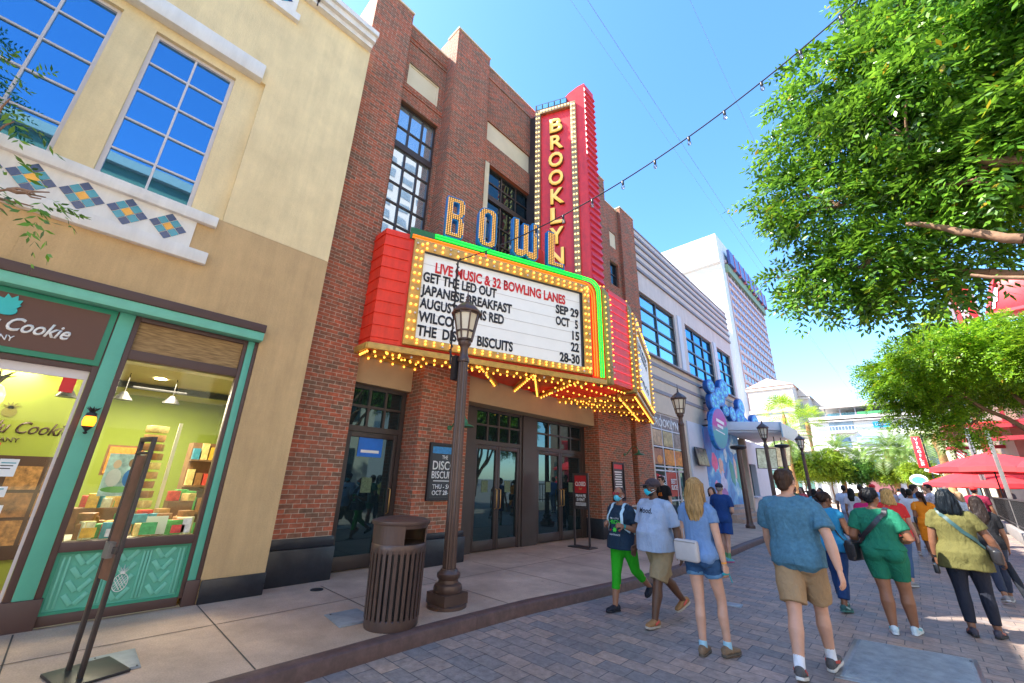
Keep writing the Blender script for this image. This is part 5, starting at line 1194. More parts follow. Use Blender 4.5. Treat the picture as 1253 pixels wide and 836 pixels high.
# litter bins
def bin_(x, y, label, z0=.13, r0=.30, h=1.02):
    t = thing('litter_bin', label, 'bin', (x,y,z0), 'slatted bronze litter bins')
    b = MB(); b.lathe([(r0*.94,0),(r0*.96,.02),(r0*.96,.09),(r0*.93,.10)], (x,y,z0), 36); b.build('band', MT['dbronze'], t, smooth=40)
    b = MB(); b.lathe([(r0*1.0,h-.30),(r0*1.02,h-.28),(r0*1.02,h-.22),(r0*1.0,h-.21)], (x,y,z0), 36); b.build('band', MT['dbronze'], t, smooth=40)
    b = MB(); N = 30
    for j in range(N):
        a = 2*math.pi*j/N; c_, s_ = math.cos(a), math.sin(a)
        b.bar((x+r0*.955*c_,y+r0*.955*s_,z0+.09),(x+r0*1.0*c_,y+r0*1.0*s_,z0+h-.26),.036,.012,(c_,s_,0))
    b.build('slats', MT['dbronze'], t)
    b = MB(); b.lathe([(r0*.84,.05),(r0*.86,h-.3)], (x,y,z0), 24); b.build('liner', MT['black'], t)
    # hood with openings: four posts and a band, open between
    b = MB(); N = 48
    for j in range(N):
        a0 = 2*math.pi*j/N; a1 = 2*math.pi*(j+1)/N; deg = math.degrees((a0+a1)/2) % 180
        if (deg+26) % 180 < 72: zlo, = (z0+h-.05,)
        else: zlo = z0+h-.21
        b.add([(x+r0*c*math.cos(a),y+r0*c*math.sin(a),z) for a in (a0,a1) for c,z in ((1.0,zlo),(1.03,z0+h),(.97,z0+h),(.95,zlo))], [(0,4,5,1),(1,5,6,2),(2,6,7,3),(3,7,4,0),(0,1,2,3),(7,6,5,4)])
    b.build('hood', MT['dbronze'], t)
    b = MB(); b.lathe([(r0*1.08,h-.015),(r0*1.11,h),(r0*1.10,h+.025),(r0*.9,h+.045),(r0*.4,h+.065),(.01,h+.07)], (x,y,z0), 36); b.build('lid', MT['dbronze'], t, smooth=50)
    return t
bin_(-4.44, 2.82, 'slatted bronze litter bin on the kerb left of the near street lamp')
bin_(-3.9, 27.6, 'distant litter bin at the foot of the farthest street lamp', r0=.42, h=1.35)
# flat capped posts
for x, y, h, lab in ((-4.9,18.6,2.95,'dark post with a wide flat cap before the mural'),(-4.15,22.9,3.3,'dark post with a wide flat cap before the lime trees')):
    t = thing('capped_post', lab, 'post', (x,y,.13), 'flat capped posts')
    b = MB(); b.lathe([(.17,0),(.17,.1),(.13,.14),(.105,.3),(.095,h)], (x,y,.13), 20); b.build('shaft', MT['dbronze'], t, smooth=40)
    b = MB(); b.lathe([(.14,h-.02),(.28,h+.02),(.30,h+.05),(.30,h+.11),(.24,h+.14)], (x,y,.13), 24); b.build('cap', MT['dark'], t, smooth=40)
# pavement covers and hatch
cov = mat('cover_steel', (.30,.325,.345), .5, metal=.3, var=.25, vs=8, bump=.25, bs=90, dirt=.3, dirtcol=(.22,.18,.15))
def cover(corners, z, name, label, cat, hinge=True):
    c = sum((Vector((*p,0)) for p in corners), Vector())/4
    t = thing(name, label, cat, (c.x,c.y,z))
    P = [Vector((*p,z)) for p in corners]
    b = MB(); b.prism(P, (0,0,.008)); b.build('frame', MT['steel'] if name == 'street_hatch' else cov, t, bevel=.002)
    Q = [Vector((c.x,c.y,z+.008)).lerp(p+Vector((0,0,.008)), .93) for p in P]; b = MB(); b.prism(Q, (0,0,.006)); b.build('plate', cov, t, bevel=.002)
    b = MB(); e = (Q[1]-Q[0])*.06; f = (Q[3]-Q[0])*.08
    for q in (Q[0]+e+f, Q[2]-e-f): b.prism([q+Vector((0,0,.0062)), q+e+Vector((0,0,.0062)), q+e+f*.5+Vector((0,0,.0062)), q+f*.5+Vector((0,0,.0062))], (0,0,.002))
    b.build('lifting_slot', MT['black'], t)
    return t, Q
cover([(-5.19,2.41),(-4.68,2.36),(-4.66,2.76),(-5.17,2.80)], .131, 'pavement_cover', 'grey square cover in the sidewalk behind the litter bin', 'cover')
cover([(-5.33,.50),(-4.85,.52),(-4.85,.80),(-5.35,.80)], .131, 'pavement_cover', 'grey cover in the sidewalk at the foot of the tall sign stand', 'cover')
b = MB(); b.lathe([(.085,0),(.085,.006),(.075,.009)], (-6.33,2.78,.131), 24); tag(b.build('drain_cap', MT['dark'], smooth=40, loc=(-6.33,2.78,.131)), 'small round dark drain cap in the sidewalk near the brick plinth', 'drain cap')
t, Q = cover([(-.90,5.35),(.12,5.55),(.10,7.0),(-.87,6.80)], .001, 'street_hatch', 'large ribbed grey steel hatch set in the paving beside the walking man', 'hatch')
b = MB()
for k in range(40):
    u = (k+.5)/40; p = Q[0].lerp(Q[3],u)+Vector((0,0,.0061)); q = Q[1].lerp(Q[2],u)+Vector((0,0,.0061)); p2 = p.lerp(q,.03); q2 = p.lerp(q,.97); b.bar(p2,q2,.014,.012)
b.build('rib', cov, t)
cover([(-2.42,7.05),(-2.16,7.1),(-2.18,7.3),(-2.44,7.25)], .001, 'pavement_cover', 'small dark cover in the paving behind the man in the Mood shirt', 'cover')
# tall sign stand seen edge on
ss = thing('sign_stand', 'tall bronze sign stand seen edge on before the cookie shop window', 'sign', (-4.97,.42,.13))
A0 = Vector((-4.86,.445,.13)); A1 = Vector((-5.10,.385,.13)); dr = (A1-A0).normalized(); nn = Vector((-dr.y,dr.x,0))
b = MB(); Mx = Matrix((nn,dr,Vector((0,0,1)))).transposed().to_4x4(); Mx.translation = (A0+A1)/2+Vector((0,.07,.012)); b.mbox(Mx,.40,.44,.02); b.build('base_plate', MT['dark'], ss, bevel=.004)
b = MB()
for a_ in (A0, A1): b.bar(a_, a_+Vector((0,0,1.80)), .045, .028, nn)
b.bar(A0+Vector((0,0,1.78)), A1+Vector((0,0,1.78)), .04, .04); b.bar(A0+Vector((0,0,.88)), A1+Vector((0,0,.88)), .05, .05); b.bar(A0+Vector((0,0,1.66)), A1+Vector((0,0,1.66)), .03, .02)
b.build('post', MT['bronze'], ss, bevel=.003)
b = MB(); Mx.translation = (A0+A1)/2+Vector((0,0,1.15)); b.mbox(Mx,.02,.2,.98); pnl = b.build('sign_panel', mat('stand_poster',(.16,.07,.045),.4,var=.5,vs=5), ss)
b = MB(); Mx.translation = (A0+A1)/2+Vector((0,0,.88))+nn*.03; b.mbox(Mx,.04,.10,.12); b.build('latch', MT['steel'], ss)
# closed sign
cs = thing('closed_sign_stand', 'red and black CLOSED sign on a bronze stand before the glass doors', 'sign', (-6.19,9.08,.13))
b = MB(); b.box(-6.42,-6.38,9.06,9.10,.15,1.86); b.box(-5.99,-5.95,9.06,9.10,.15,1.86); b.box(-6.38,-5.99,9.06,9.10,1.82,1.86); b.box(-6.38,-5.99,9.06,9.10,1.0,1.04); b.build('frame', MT['bronze'], cs)
b = MB(); b.box(-6.50,-5.86,8.90,9.26,.13,.155); b.build('base_plate', MT['bronze'], cs, bevel=.005)
b = MB(); b.box(-6.378,-5.992,9.07,9.09,1.045,1.815); pn = b.build('sign_panel', mat('closed_black',(.05,.035,.03),.45,var=.1), cs)
b = MB(); b.box(-6.36,-6.01,9.065,9.069,1.38,1.80); b.build('red_field', mat('closed_red',(.42,.02,.02),.45,var=.1), pn)
for s_, z, h, w, c_ in (('CLOSED',1.55,.10,.31,MT['white']),('for',1.46,.06,.10,MT['gold']),('PRIVATE',1.28,.065,.30,MT['white']),('EVENT',1.19,.065,.24,MT['white'])): text(s_, FY(-6.185,9.064,z), h, c_, 'sign_lettering', pn, width=w, ext=.001, bold=.02)
b = MB(); [b.box(-6.34,-6.03,9.063,9.069,1.14-.028*i,1.152-.028*i) for i in range(3)]; b.build('small_print', MT['white'], pn)

# ================================================================== right side: terrace with umbrellas, poles, fence
def px_(y): return 2.3+.045*(y-23)
b = MB(); 
for y0, y1 in ((17,30),(30.02,45),(45.02,60)):
    b.prism([(px_(y0),y0,0),(px_(y1),y1,0),(px_(y1)+.3,y1,0),(px_(y0)+.3,y0,0)],(0,0,.42))
tag(b.build('terrace_kerb_wall', mat('terrace_concrete',(.26,.24,.23),.7,var=.12,vs=2,bump=.2), bevel=.01, loc=(px_(30),30,0)), 'low grey concrete wall along the terrace on the right', 'wall')
fe = thing('terrace_fence', 'black metal fence along the red umbrella terrace', 'fence', (px_(30)+.15,30,.42))
b = MB(); b.bar((px_(18)+.15,18,1.45),(px_(60)+.15,60,1.45),.06,.05); b.bar((px_(18)+.15,18,.55),(px_(60)+.15,60,.55),.05,.04); b.build('rail', MT['dark'], fe)
b = MB()
for k in range(150): y = 18+k*.28; x = px_(y)+.15; b.bar((x,y,.42),(x,y,1.45),.03,.03,(0,1,0))
b.build('balusters', MT['black'], fe, kind='stuff')
for i, (x, y, h) in enumerate(((2.58,25.0,4.05),(2.64,31.8,4.85),(2.56,31.8,4.85),(2.75,41.5,5.6),(2.45,40,5.4))):
    b = MB(); b.box(x-.06,x+.06,y-.06,y+.06,.42,h); b.box(x-.075,x+.075,y-.075,y+.075,.42,.55)
    tag(b.build('terrace_post', MT['steel'] if i < 3 else MT['dbronze'], bevel=.006, loc=(x,y,.42)), ['nearest grey steel post on the terrace wall at the right edge','grey steel post, right one of the second pair','grey steel post, left one of the second pair','dark post, right one of the far pair by the flag','dark post, left one of the far pair by the flag'][i], 'post', 'posts along the terrace')
def umbrella(x, y, h, r_, label, tilt=0):
    t = thing('parasol', label, 'umbrella', (x,y,0), 'red parasols on the terrace')
    b = MB(); N = 8; vs = [(x,y,h)]
    ring1 = []; 
    for rr_, dz in ((.5,-.26),(1.0,-.62),(1.02,-.80)):
        for j in range(16):
            a = 2*math.pi*j/16+.2; k = 1.0 if j % 2 == 0 else .94
            vs.append((x+r_*rr_*k*math.cos(a), y+r_*rr_*k*math.sin(a), h+dz*r_*.55+(.0 if j % 2 == 0 else .03)))
    fs = [(0,1+j,1+(j+1)%16) for j in range(16)]
    for i in range(2): fs += [(1+i*16+j,1+(i+1)*16+j,1+(i+1)*16+(j+1)%16,1+i*16+(j+1)%16) for j in range(16)]
    b.add(vs, fs); c = b.build('canopy', MT['umbt'], t)
    sm = c.modifiers.new('thick','SOLIDIFY'); sm.thickness = .012
    b = MB(); b.lathe([(.028,.0),(.028,h-.02)], (x,y,0), 10); b.lathe([(.3,0),(.3,.06),(.05,.09)], (x,y,0), 16); b.build('pole', MT['dark'], t, smooth=40)
    b = MB()
    for j in range(8): a = 2*math.pi*j/8+.2; b.bar((x,y,h-.05),(x+r_*.98*math.cos(a),y+r_*.98*math.sin(a),h-.62*r_*.55-.02),.02,.02)
    b.build('rib', MT['dark'], t)
umbrella(2.75, 28.5, 3.42, 2.1, 'nearer red parasol with its peak behind the first steel post')
umbrella(4.6, 27.5, 3.30, 1.9, 'red parasol cut by the right edge of the picture')
umbrella(2.55, 33.5, 2.85, 2.2, 'lower red parasol behind the nearer one')
umbrella(5.6, 37.0, 3.3, 2.0, 'red parasol deeper on the terrace behind the tree branches')
# red steel canopy building of the terrace restaurant
rs = thing('red_restaurant', 'red steel framed restaurant with beams and a roof sign behind the right tree', 'building', (6,33,0))
rm = mat('restaurant_red',(.55,.02,.025),.45,var=.15,vs=2); rm2 = mat('restaurant_dark_red',(.25,.012,.02),.5,var=.2,vs=2)
b = MB()
for z in (4.4, 5.05): b.bar((2.0,34,z),(9,31.5,z),.3,.22); b.bar((2.1,40,z),(9,38,z),.25,.2)
for x, y in ((3.4,33.5),(6.0,32.6),(8.6,31.6)): b.box(x-.14,x+.14,y-.14,y+.14,0,5.0)
b.prism([(1.9,34,4.9),(2.9,33.7,4.9),(2.9,33.7,5.15),(1.95,34,5.5)],(0,5,0)); b.build('frame', rm2, rs)
b = MB(); b.prism([(2.0,33.9,5.18),(9,31.4,5.18),(9.6,40,5.18),(2.2,41,5.18)],(0,0,.12)); b.build('roof', rm, rs)
b = MB(); b.box(4.6,14,36,44,0,8.4); b.build('wall', mat('restaurant_wall',(.26,.17,.13),.7,var=.15,vs=1), rs)
b = MB(); [b.box(5.0+k*1.8,6.2+k*1.8,35.9,35.97,.8,3.6) for k in range(5)]; b.build('windows', mat('restaurant_glass',(.05,.06,.06),.15,var=.5,vs=1), rs)
# big red roof sign: vertical blade with white letters and a red open box
b = MB(); b.box(3.72,4.52,32.2,32.5,9.0,12.6); rb2 = b.build('blade_panel', rm, rs, bevel=.01)
b = MB(); b.box(3.60,3.71,32.15,32.55,9.0,12.6); b.box(4.53,4.64,32.15,32.55,9.0,12.6); b.build('blade_edge', MT['greyband'], rs)
for ch, z in (('S',11.45),('R',10.80),('I',10.15)): text(ch, FY(4.12,32.19,z), .52, wht, 'letter', rb2, width=.40 if ch != 'I' else .12, ext=.03, bold=.03)
b = MB(); b.prism([(4.75,31.5,10.6),(6.6,30.6,10.5),(6.6,30.6,11.9),(5.35,31.2,12.55)],(.5,1.4,0)); b.build('sign_box', rm, rs, bevel=.01)
b = MB(); b.bar((4.75,31.45,10.62),(6.6,30.55,10.52),.16,.14); b.bar((5.35,31.15,12.5),(4.75,31.45,10.62),.16,.14); b.build('sign_frame', mat('frame_red',(.72,.05,.06),.4,var=.1), rs)
b = MB(); b.prism([(4.93,31.42,10.85),(5.05,31.36,10.85),(5.3,31.22,11.8),(5.18,31.28,11.8)],(0,-.06,0)); b.prism([(5.03,31.38,11.2),(5.2,31.30,11.2),(5.36,31.2,11.9),(5.25,31.26,11.95)],(0,-.07,0)); b.build('sign_lettering', wht, rs)
b = MB(); b.box(5.0,5.2,33,33.2,5.2,10.6); b.box(4.05,4.2,32.55,32.7,5.2,9.0); b.build('sign_mast', rm2, rs)
# long red street sign
vs_ = thing('hanging_street_sign', 'slim red vertical sign reading IRGILS in white beside the palms', 'sign', (.95,50,3.6))
b = MB(); b.box(.66,1.26,49.9,50.1,3.55,6.15); vp = b.build('sign_panel', mat('virgil_red',(.62,.02,.03),.45,var=.1), vs_, bevel=.01)
for i, ch in enumerate('VIRGILS'):
    text(ch, FY(.96,49.89,5.78-i*.34), .25, wht, 'letter', vp, width=.10 if ch == 'I' else .24, ext=.01, bold=.02)
b = MB(); b.prism([(.9,49.8,3.3),(1.7,49.8,3.0),(1.78,49.8,3.18),(.98,49.8,3.48)],(0,.1,0)); b.build('arrow_panel', wht, vs_)
b = MB(); b.box(1.3,1.4,50,50.1,0,6.4); b.bar((1.25,50.05,5.9),(1.4,50.05,5.9),.05,.05); b.bar((1.25,50.05,4.0),(1.4,50.05,4.0),.05,.05); b.build('mast', MT['dark'], vs_)
sb = thing('round_board_sign', 'small teal and white board sign at the foot of the red sign', 'sign', (.5,48,0))
b = MB(); b.prism([(.4+.55*math.cos(a),48,2.55+.42*math.sin(a)) for a in [2*math.pi*i/20 for i in range(20)]],(0,.1,0)); b.build('board', wht, sb)
b = MB(); b.prism([(.4+.42*math.cos(a),47.99,2.5+.28*math.sin(a)) for a in [2*math.pi*i/20 for i in range(20)]],(0,.02,0)); b.build('board_face', discm[1], sb)
b = MB(); b.box(.36,.44,48.02,48.1,0,2.2); b.build('stake', MT['dark'], sb)
# flag on the far posts
fl = MB(); V_ = []
for i in range(9):
    for j in range(5): u = i/8; V_.append((2.5+.05*math.sin(u*5), 39.9, 0))
b = MB()
for k in range(7):
    z = 4.6-k*.26
    b.add([(2.50,39.9,z),(2.95,39.85,z-.55),(2.95,39.85,z-.55-.13),(2.50,39.9,z-.13)],[(3,2,1,0)],0); b.add([(2.50,39.9,z-.13),(2.95,39.85,z-.68),(2.95,39.85,z-.81),(2.50,39.9,z-.26)],[(3,2,1,0)],1)
o = b.build('hanging_flag', [mat('flag_red',(.65,.03,.05),.7,var=.1), MT['white']], loc=(2.5,39.9,2.8)); s_ = o.modifiers.new('thick','SOLIDIFY'); s_.thickness = .01
tag(o, 'red and white striped flag draped between the far terrace posts', 'flag')
# red chairs and tables on the terrace, barely seen through the fence
for i, (x, y) in enumerate(((3.3,24.5),(4.0,26.5),(3.5,29),(4.3,31.5),(3.6,35))):
    t = thing('terrace_table', ['round table with red cloth nearest the terrace post','red clothed table, second along the fence','red clothed table, third along the fence','red clothed table, fourth along the fence','red clothed table deepest on the terrace'][i], 'table', (x,y,0), 'red tables on the terrace')
    b = MB(); b.lathe([(.42,.92),(.45,.94),(.45,.98),(.40,1.0)], (x,y,0), 20); b.build('tabletop', rm, t, smooth=40)
    b = MB(); b.lathe([(.25,0),(.25,.03),(.04,.06),(.04,.92)], (x,y,0), 14); b.build('leg', MT['dark'], t, smooth=40)

# ================================================================== vegetation
def leaflets(centers, dirs, length, pairs, lw, ll, droop=.35, seed=1):
    """pinnate sprigs: each a short rachis carrying pairs of diamond leaflets (all in numpy)"""
    g = np.random.default_rng(seed); n = len(centers); k = pairs*2+1
    d = dirs/np.linalg.norm(dirs,axis=1,keepdims=True)
    up = np.tile([0,0,1.],(n,1))+g.normal(0,.45,(n,3)); s = np.cross(d,up); s /= np.linalg.norm(s,axis=1,keepdims=True)+1e-9; u = np.cross(s,d)
    t = np.concatenate([np.repeat((np.arange(pairs)+.6)/pairs,2),[1.0]]); side = np.concatenate([np.tile([-1.,1.],pairs),[0.]])
    L = length*g.uniform(.7,1.25,n)
    base = centers[:,None,:]+d[:,None,:]*(t[None,:,None]*L[:,None,None])
    base[:,:,2] -= droop*(t[None,:]**2)*L[:,None]
    ld = s[:,None,:]*side[None,:,None]*.85+d[:,None,:]*(.55+.6*(side==0))[None,:,None]+u[:,None,:]*g.normal(0,.25,(n,k,1))
    ld[:,:,2] -= .25
    ld /= np.linalg.norm(ld,axis=2,keepdims=True)
    wv = np.cross(ld, u[:,None,:]+g.normal(0,.3,(n,k,3))); wv /= np.linalg.norm(wv,axis=2,keepdims=True)+1e-9
    sz = (ll*g.uniform(.75,1.2,(n,k,1)))*(1-.35*np.abs(t-.5)[None,:,None]*1.2); wd = lw*sz/ll
    p0 = base; p1 = base+ld*sz*.45+wv*wd*.5; p2 = base+ld*sz; p3 = base+ld*sz*.45-wv*wd*.5
    V = np.stack([p0,p1,p2,p3],axis=2).reshape(-1,3); F = np.arange(len(V)).reshape(-1,4)
    return V, F
def limb(b, p0, p1, r0, r1, wob=.12, n=7, seed=0, sag=0):
    g = random.Random(seed); p0 = Vector(p0); p1 = Vector(p1); pts = []; rs = []
    L = (p1-p0).length
    for i in range(n+1):
        t = i/n; q = p0.lerp(p1,t)
        if 0 < i < n: q += Vector((g.uniform(-1,1),g.uniform(-1,1),g.uniform(-1,1)))*wob*L*.25
        q.z += sag*4*t*(1-t)
        pts.append(q); rs.append(r0+(r1-r0)*t)
    b.tube(pts, rs, 9); return pts
def crown_points(clumps, n, seed, shell=.55):
    """sprig roots spread through irregular clumps, denser towards their skins"""
    g = np.random.default_rng(seed); P = []; D = []
    vol = np.array([c[3]**2.3 for c in clumps]); cnt = (vol/vol.sum()*n).astype(int)
    for (x,y,z,r_), m in zip(clumps, cnt):
        d = g.normal(0,1,(m,3)); d /= np.linalg.norm(d,axis=1,keepdims=True)
        rad = r_*(shell+(1-shell)*g.uniform(0,1,m)**.6)*(1+.16*np.sin(d[:,0]*5+x)+.14*np.sin(d[:,1]*6+y*2)+.12*np.sin(d[:,2]*7+z))
        P.append(np.array([x,y,z])+d*rad[:,None]*np.array([1,1,.72])); D.append(d+g.normal(0,.45,(m,3))+np.array([0,0,-.25]))
    return np.concatenate(P), np.concatenate(D)
def tree(name, label, base, clumps, limbs, nleaf, lm, ll, lw, length, pairs, seed, group=None, trunk_r=.16, droop=.35, bark='bark', tw=.035):
    t = thing(name, label, 'tree', base, group)
    b = MB(); g = random.Random(seed); ends = []
    for (p0,p1,r0,r1) in limbs:
        pts = limb(b, p0, p1, r0, r1, .10, 8, g.random()); ends.append((pts, r1))
    for c in clumps:                       # twigs from the nearest limb point into every clump
        C0 = Vector(c[:3]); best = min(((q-C0).length, q) for pts, _ in ends for q in pts[3:]) if False else min(((q-C0).length, i, j) for i,(pts,_) in enumerate(ends) for j,q in enumerate(pts[3:]))
        q = ends[best[1]][0][best[2]+3]
        pp = limb(b, q, C0, tw, tw*.33, .16, 5, g.random())
        for k in range(4): limb(b, pp[3], C0+Vector((g.uniform(-1,1),g.uniform(-1,1),g.uniform(-.6,.6)))*c[3]*.8, .012, .004, .15, 4, g.random())
    b.build('trunk', MT[bark], t, smooth=60)
    P, D = crown_points(clumps, nleaf, seed)
    V, F = leaflets(P, D, length, pairs, lw, ll, droop, seed)
    np_obj('crown', V, F, lm, t)
    return t
LA = leaf_mat('ash_leaf', (.026,.090,.012), (.16,.36,.026), trans=.36, rough=.30, tip=(.34,.22,.015))
LB = leaf_mat('bright_leaf', (.06,.165,.012), (.24,.44,.018), trans=.40, rough=.40, tip=(.40,.25,.02))
LC = leaf_mat('hedge_leaf', (.12,.22,.015), (.30,.40,.03), trans=.45, rough=.5)
LD = leaf_mat('dark_hedge_leaf', (.025,.085,.012), (.08,.20,.03), trans=.35, rough=.45)
ga = random.Random(21)
# near right tree: crown clumps
cl = []
def fill(cx_,cy_,cz_,rx,ry,rz,n,rmin,rmax,g,low=None):
    out = []; tries = 0
    while len(out) < n and tries < 4000:
        tries += 1
        d = Vector((g.gauss(0,1),g.gauss(0,1),g.gauss(0,1))).normalized()*(g.random()**.38)
        p = (cx_+d.x*rx, cy_+d.y*ry, cz_+d.z*rz, g.uniform(rmin,rmax))
        if all((Vector(p[:3])-Vector(q[:3])).length > .55*(p[3]+q[3])*.8 for q in out): out.append(p)
    return out
cl = fill(3.5, 8.3, 8.7, 3.8, 2.8, 3.3, 54, .65, 1.15, ga)
cl = [c for c in cl if not (c[0]/c[1] > .07 and .30 < (c[2]-1.65)/c[1] < .56 and c[1] < 8.7)]
cl += [(-.40,8.2,7.0,.6),(-.1,8.0,6.3,.65),(.0,8.4,5.2,.6),(.35,8.1,5.3,.6),(-.75,8.6,5.5,.42),(-.55,8.3,4.95,.35),(.6,8.4,4.75,.5),(1.2,8.6,5.2,.6),(.1,8.2,7.9,.75),(.5,8.0,8.8,.8),(-.2,7.9,8.6,.5)]
def left_limit(q): return -.142+(q-.64)*.43 if q < 1.04 else .03+(q-1.04)*2.2
cl = [c for c in cl if (c[0]-.8*c[3])/c[1] > left_limit((c[2]-1.65)/c[1])]
tree('ash_tree', 'large green tree filling the upper right, nearest to the camera', (4.3,8.0,0), cl,
     [((4.3,8.0,0),(4.0,8.0,3.0),.20,.15),((4.0,8.0,2.9),(1.4,8.2,4.6),.10,.05),((4.0,8.0,3.0),(1.6,8.1,6.0),.11,.045),((1.6,8.1,6.0),(.1,8.2,6.4),.045,.02),((4.0,8.0,3.0),(2.4,8.3,8.0),.12,.05),((4.0,8.0,3.0),(4.6,8.4,9.5),.13,.05),((1.4,8.2,4.6),(.0,8.3,5.2),.05,.02),((4.0,8.0,3.0),(5.6,8.0,7.0),.10,.04),((2.4,8.3,8.0),(.6,8.2,8.8),.05,.02),((2.9,7.5,4.3),(1.62,7.4,4.65),.075,.065),((1.62,7.4,4.65),(.72,7.5,5.34),.065,.03),((3.0,7.5,4.9),(1.55,7.4,5.98),.085,.06),((2.6,7.5,3.7),(1.12,7.5,4.36),.05,.02),((4.0,8.0,3.0),(2.9,7.5,4.3),.10,.075),((4.0,8.0,3.0),(3.0,7.5,4.9),.10,.085)],
     24000, LA, .145, .058, .40, 5, 5, 'trees beside the right hand terrace')
# second right tree
gb_ = random.Random(4)
cl2 = fill(3.3, 16.2, 4.95, 3.3, 2.2, .75, 40, .55, .95, gb_)
cl2 += [(.15,16.2,4.3,.5),(.55,16.0,4.5,.6),(.35,16.3,3.75,.45),(1.0,16.0,3.9,.5),(1.0,16.2,5.2,.6),(1.4,16,3.3,.4),(1.0,16.1,3.2,.3),(1.9,16.0,5.6,.6),(2.7,16.0,5.7,.6)]
tree('ash_tree', 'wide bright green tree over the red parasols at the right', (3.9,16.0,0), cl2,
     [((3.9,16.0,0),(3.6,16.0,1.7),.17,.14),((3.6,16.0,1.6),(1.45,16.0,4.1),.09,.04),((3.6,16.0,1.7),(2.0,16.3,4.6),.08,.035),((3.6,16.0,1.7),(2.6,15.8,5.0),.08,.035),((3.6,16.0,1.7),(3.6,16.4,5.4),.09,.04),((3.6,16.0,1.7),(5.0,16.2,5.2),.09,.04),((1.45,16.0,4.1),(.3,16.2,4.3),.04,.015)],
     22000, LB, .105, .042, .29, 5, 9, 'trees beside the right hand terrace')
# tree at the left edge whose twig tips hang into the picture
cl3 = [(-4.22,-.80,3.42,.22),(-4.10,-1.02,4.0,.17),(-3.92,-.60,3.40,.12)] + fill(-5.0,-3.6,6.2,2.2,1.9,2.0,26,.55,.9,random.Random(8))
tree('ash_tree', 'tree at the left edge with only leafy twig tips showing before the tiled wall', (-5.0,-3.4,.13), cl3,
     [((-5.0,-3.4,.13),(-5.0,-3.4,3.0),.15,.11),((-5.0,-3.4,3.0),(-4.35,-1.05,3.45),.022,.008),((-5.0,-3.4,3.0),(-5.2,-3.6,6.5),.10,.04),((-5.0,-3.4,3.0),(-4.2,-2.2,5.5),.07,.03)],
     5200, LA, .085, .028, .26, 5, 13, 'trees beside the sidewalk', tw=.012)
# round clipped trees at the street end
def bush(x, y, h, r_, lm, label, n, seed, tr=.09):
    g = random.Random(seed); cs_ = fill(x, y, h-r_*.75, r_, r_*.8, r_*.68, 22, r_*.30, r_*.46, g)
    tree('round_tree', label, (x,y,0), cs_, [((x,y,0),(x,y,h-r_*1.3),tr,tr*.8),((x,y,h-r_*1.4),(x-r_*.5,y,h-r_*.7),tr*.7,.03),((x,y,h-r_*1.4),(x+r_*.5,y,h-r_*.6),tr*.7,.03)], n, lm, .20, .11, .42, 3, seed, 'clipped trees at the street end')
bush(-8.9,58,5.6,1.9,LC,'lime green clipped tree, leftmost of the row at the street end',2600,51)
bush(-6.6,59,5.5,1.9,LC,'lime green clipped tree, second of the row at the street end',2600,52)
bush(-4.3,60,4.9,1.6,LD,'dark green round tree with orange blossom at the street end',2400,53)
bush(-1.7,60,4.5,1.2,LC,'small lime bush tree before the twin palm trunks',1700,54)
bush(.6,57,4.3,1.2,LC,'lime bush tree between the twin palms and the red sign',1700,55)
bush(-11.6,70,5.0,2.0,LC,'lime tree farthest left beneath the fan palm',1800,56)
# palms
PLM = leaf_mat('palm_leaf', (.10,.19,.035), (.24,.36,.09), trans=.35, rough=.4)
PLF = leaf_mat('fan_palm_leaf', (.16,.30,.015), (.36,.48,.03), trans=.45, rough=.4)
def palm(x, y, h, label, nf=26, fl=3.6, seed=0, fan=False, r_=.26, lean=0):
    t = thing('palm_tree', label, 'palm', (x,y,0), 'palms at the street end'); g = np.random.default_rng(seed)
    b = MB(); pts = [(x+lean*(k/8)**2, y, h*k/8) for k in range(9)]; rs = [r_*1.1]+[r_*(.82+.1*(k%2)) for k in range(1,7)]+[r_*1.35,r_*1.0]
    b.tube(pts, rs, 12); b.build('trunk', MT['palmbark'], t, smooth=60)
    V = []; F = []; top = np.array([x+lean, y, h])
    for i in range(nf):
        az = i*2.399+g.uniform(-.2,.2); el = R(82)-R(112)*(i/nf)**.9 + g.uniform(-.12,.12)
        dh = np.array([math.cos(az),math.sin(az),0]); L = fl*g.uniform(.85,1.1)
        if not fan:
            m = 26; pts_ = []; p = top.copy(); e = el
            for k in range(m): d = dh*math.cos(e)+np.array([0,0,math.sin(e)]); pts_.append((p.copy(), d)); p = p+d*L/m; e -= .045+.02*k/m*2
            for k, (p, d) in enumerate(pts_):
                if k < 3: continue
                w = .62*math.sin(math.pi*min(1,(k+2)/m))**.7*fl/2.4; sd = np.array([-math.sin(az),math.cos(az),0])
                for sg in (-1,1):
                    q = d*.55+sd*sg*.8+np.array([0,0,.25]); q /= np.linalg.norm(q); tip = p+q*w+np.array([0,0,-.10*w]); wv = d*.045
                    n0 = len(V); V += [p-wv*.5, p+q*w*.4+wv, tip, p+q*w*.4-wv]; F.append((n0,n0+1,n0+2,n0+3))
        else:
            d0 = dh*math.cos(el)+np.array([0,0,math.sin(el)]); c = top+d0*L*.55; sd = np.array([-math.sin(az),math.cos(az),0])
            for k in range(15):
                a = R(-105+210*k/14); q = d0*math.cos(a)+sd*math.sin(a); q[2] -= .12; wv = np.cross(q, np.cross(d0,sd)); wv /= np.linalg.norm(wv)+1e-9
                n0 = len(V); l_ = L*.48; V += [c, c+q*l_*.55+wv*.05, c+q*l_-np.array([0,0,.12*l_]), c+q*l_*.55-wv*.05]; F.append((n0,n0+1,n0+2,n0+3))
            wv = sd*.015; n0 = len(V); V += [top-wv, top+wv, c+wv, c-wv]; F.append((n0,n0+1,n0+2,n0+3))
    np_obj('crown', np.array(V), np.array(F), PLF if fan else PLM, t)
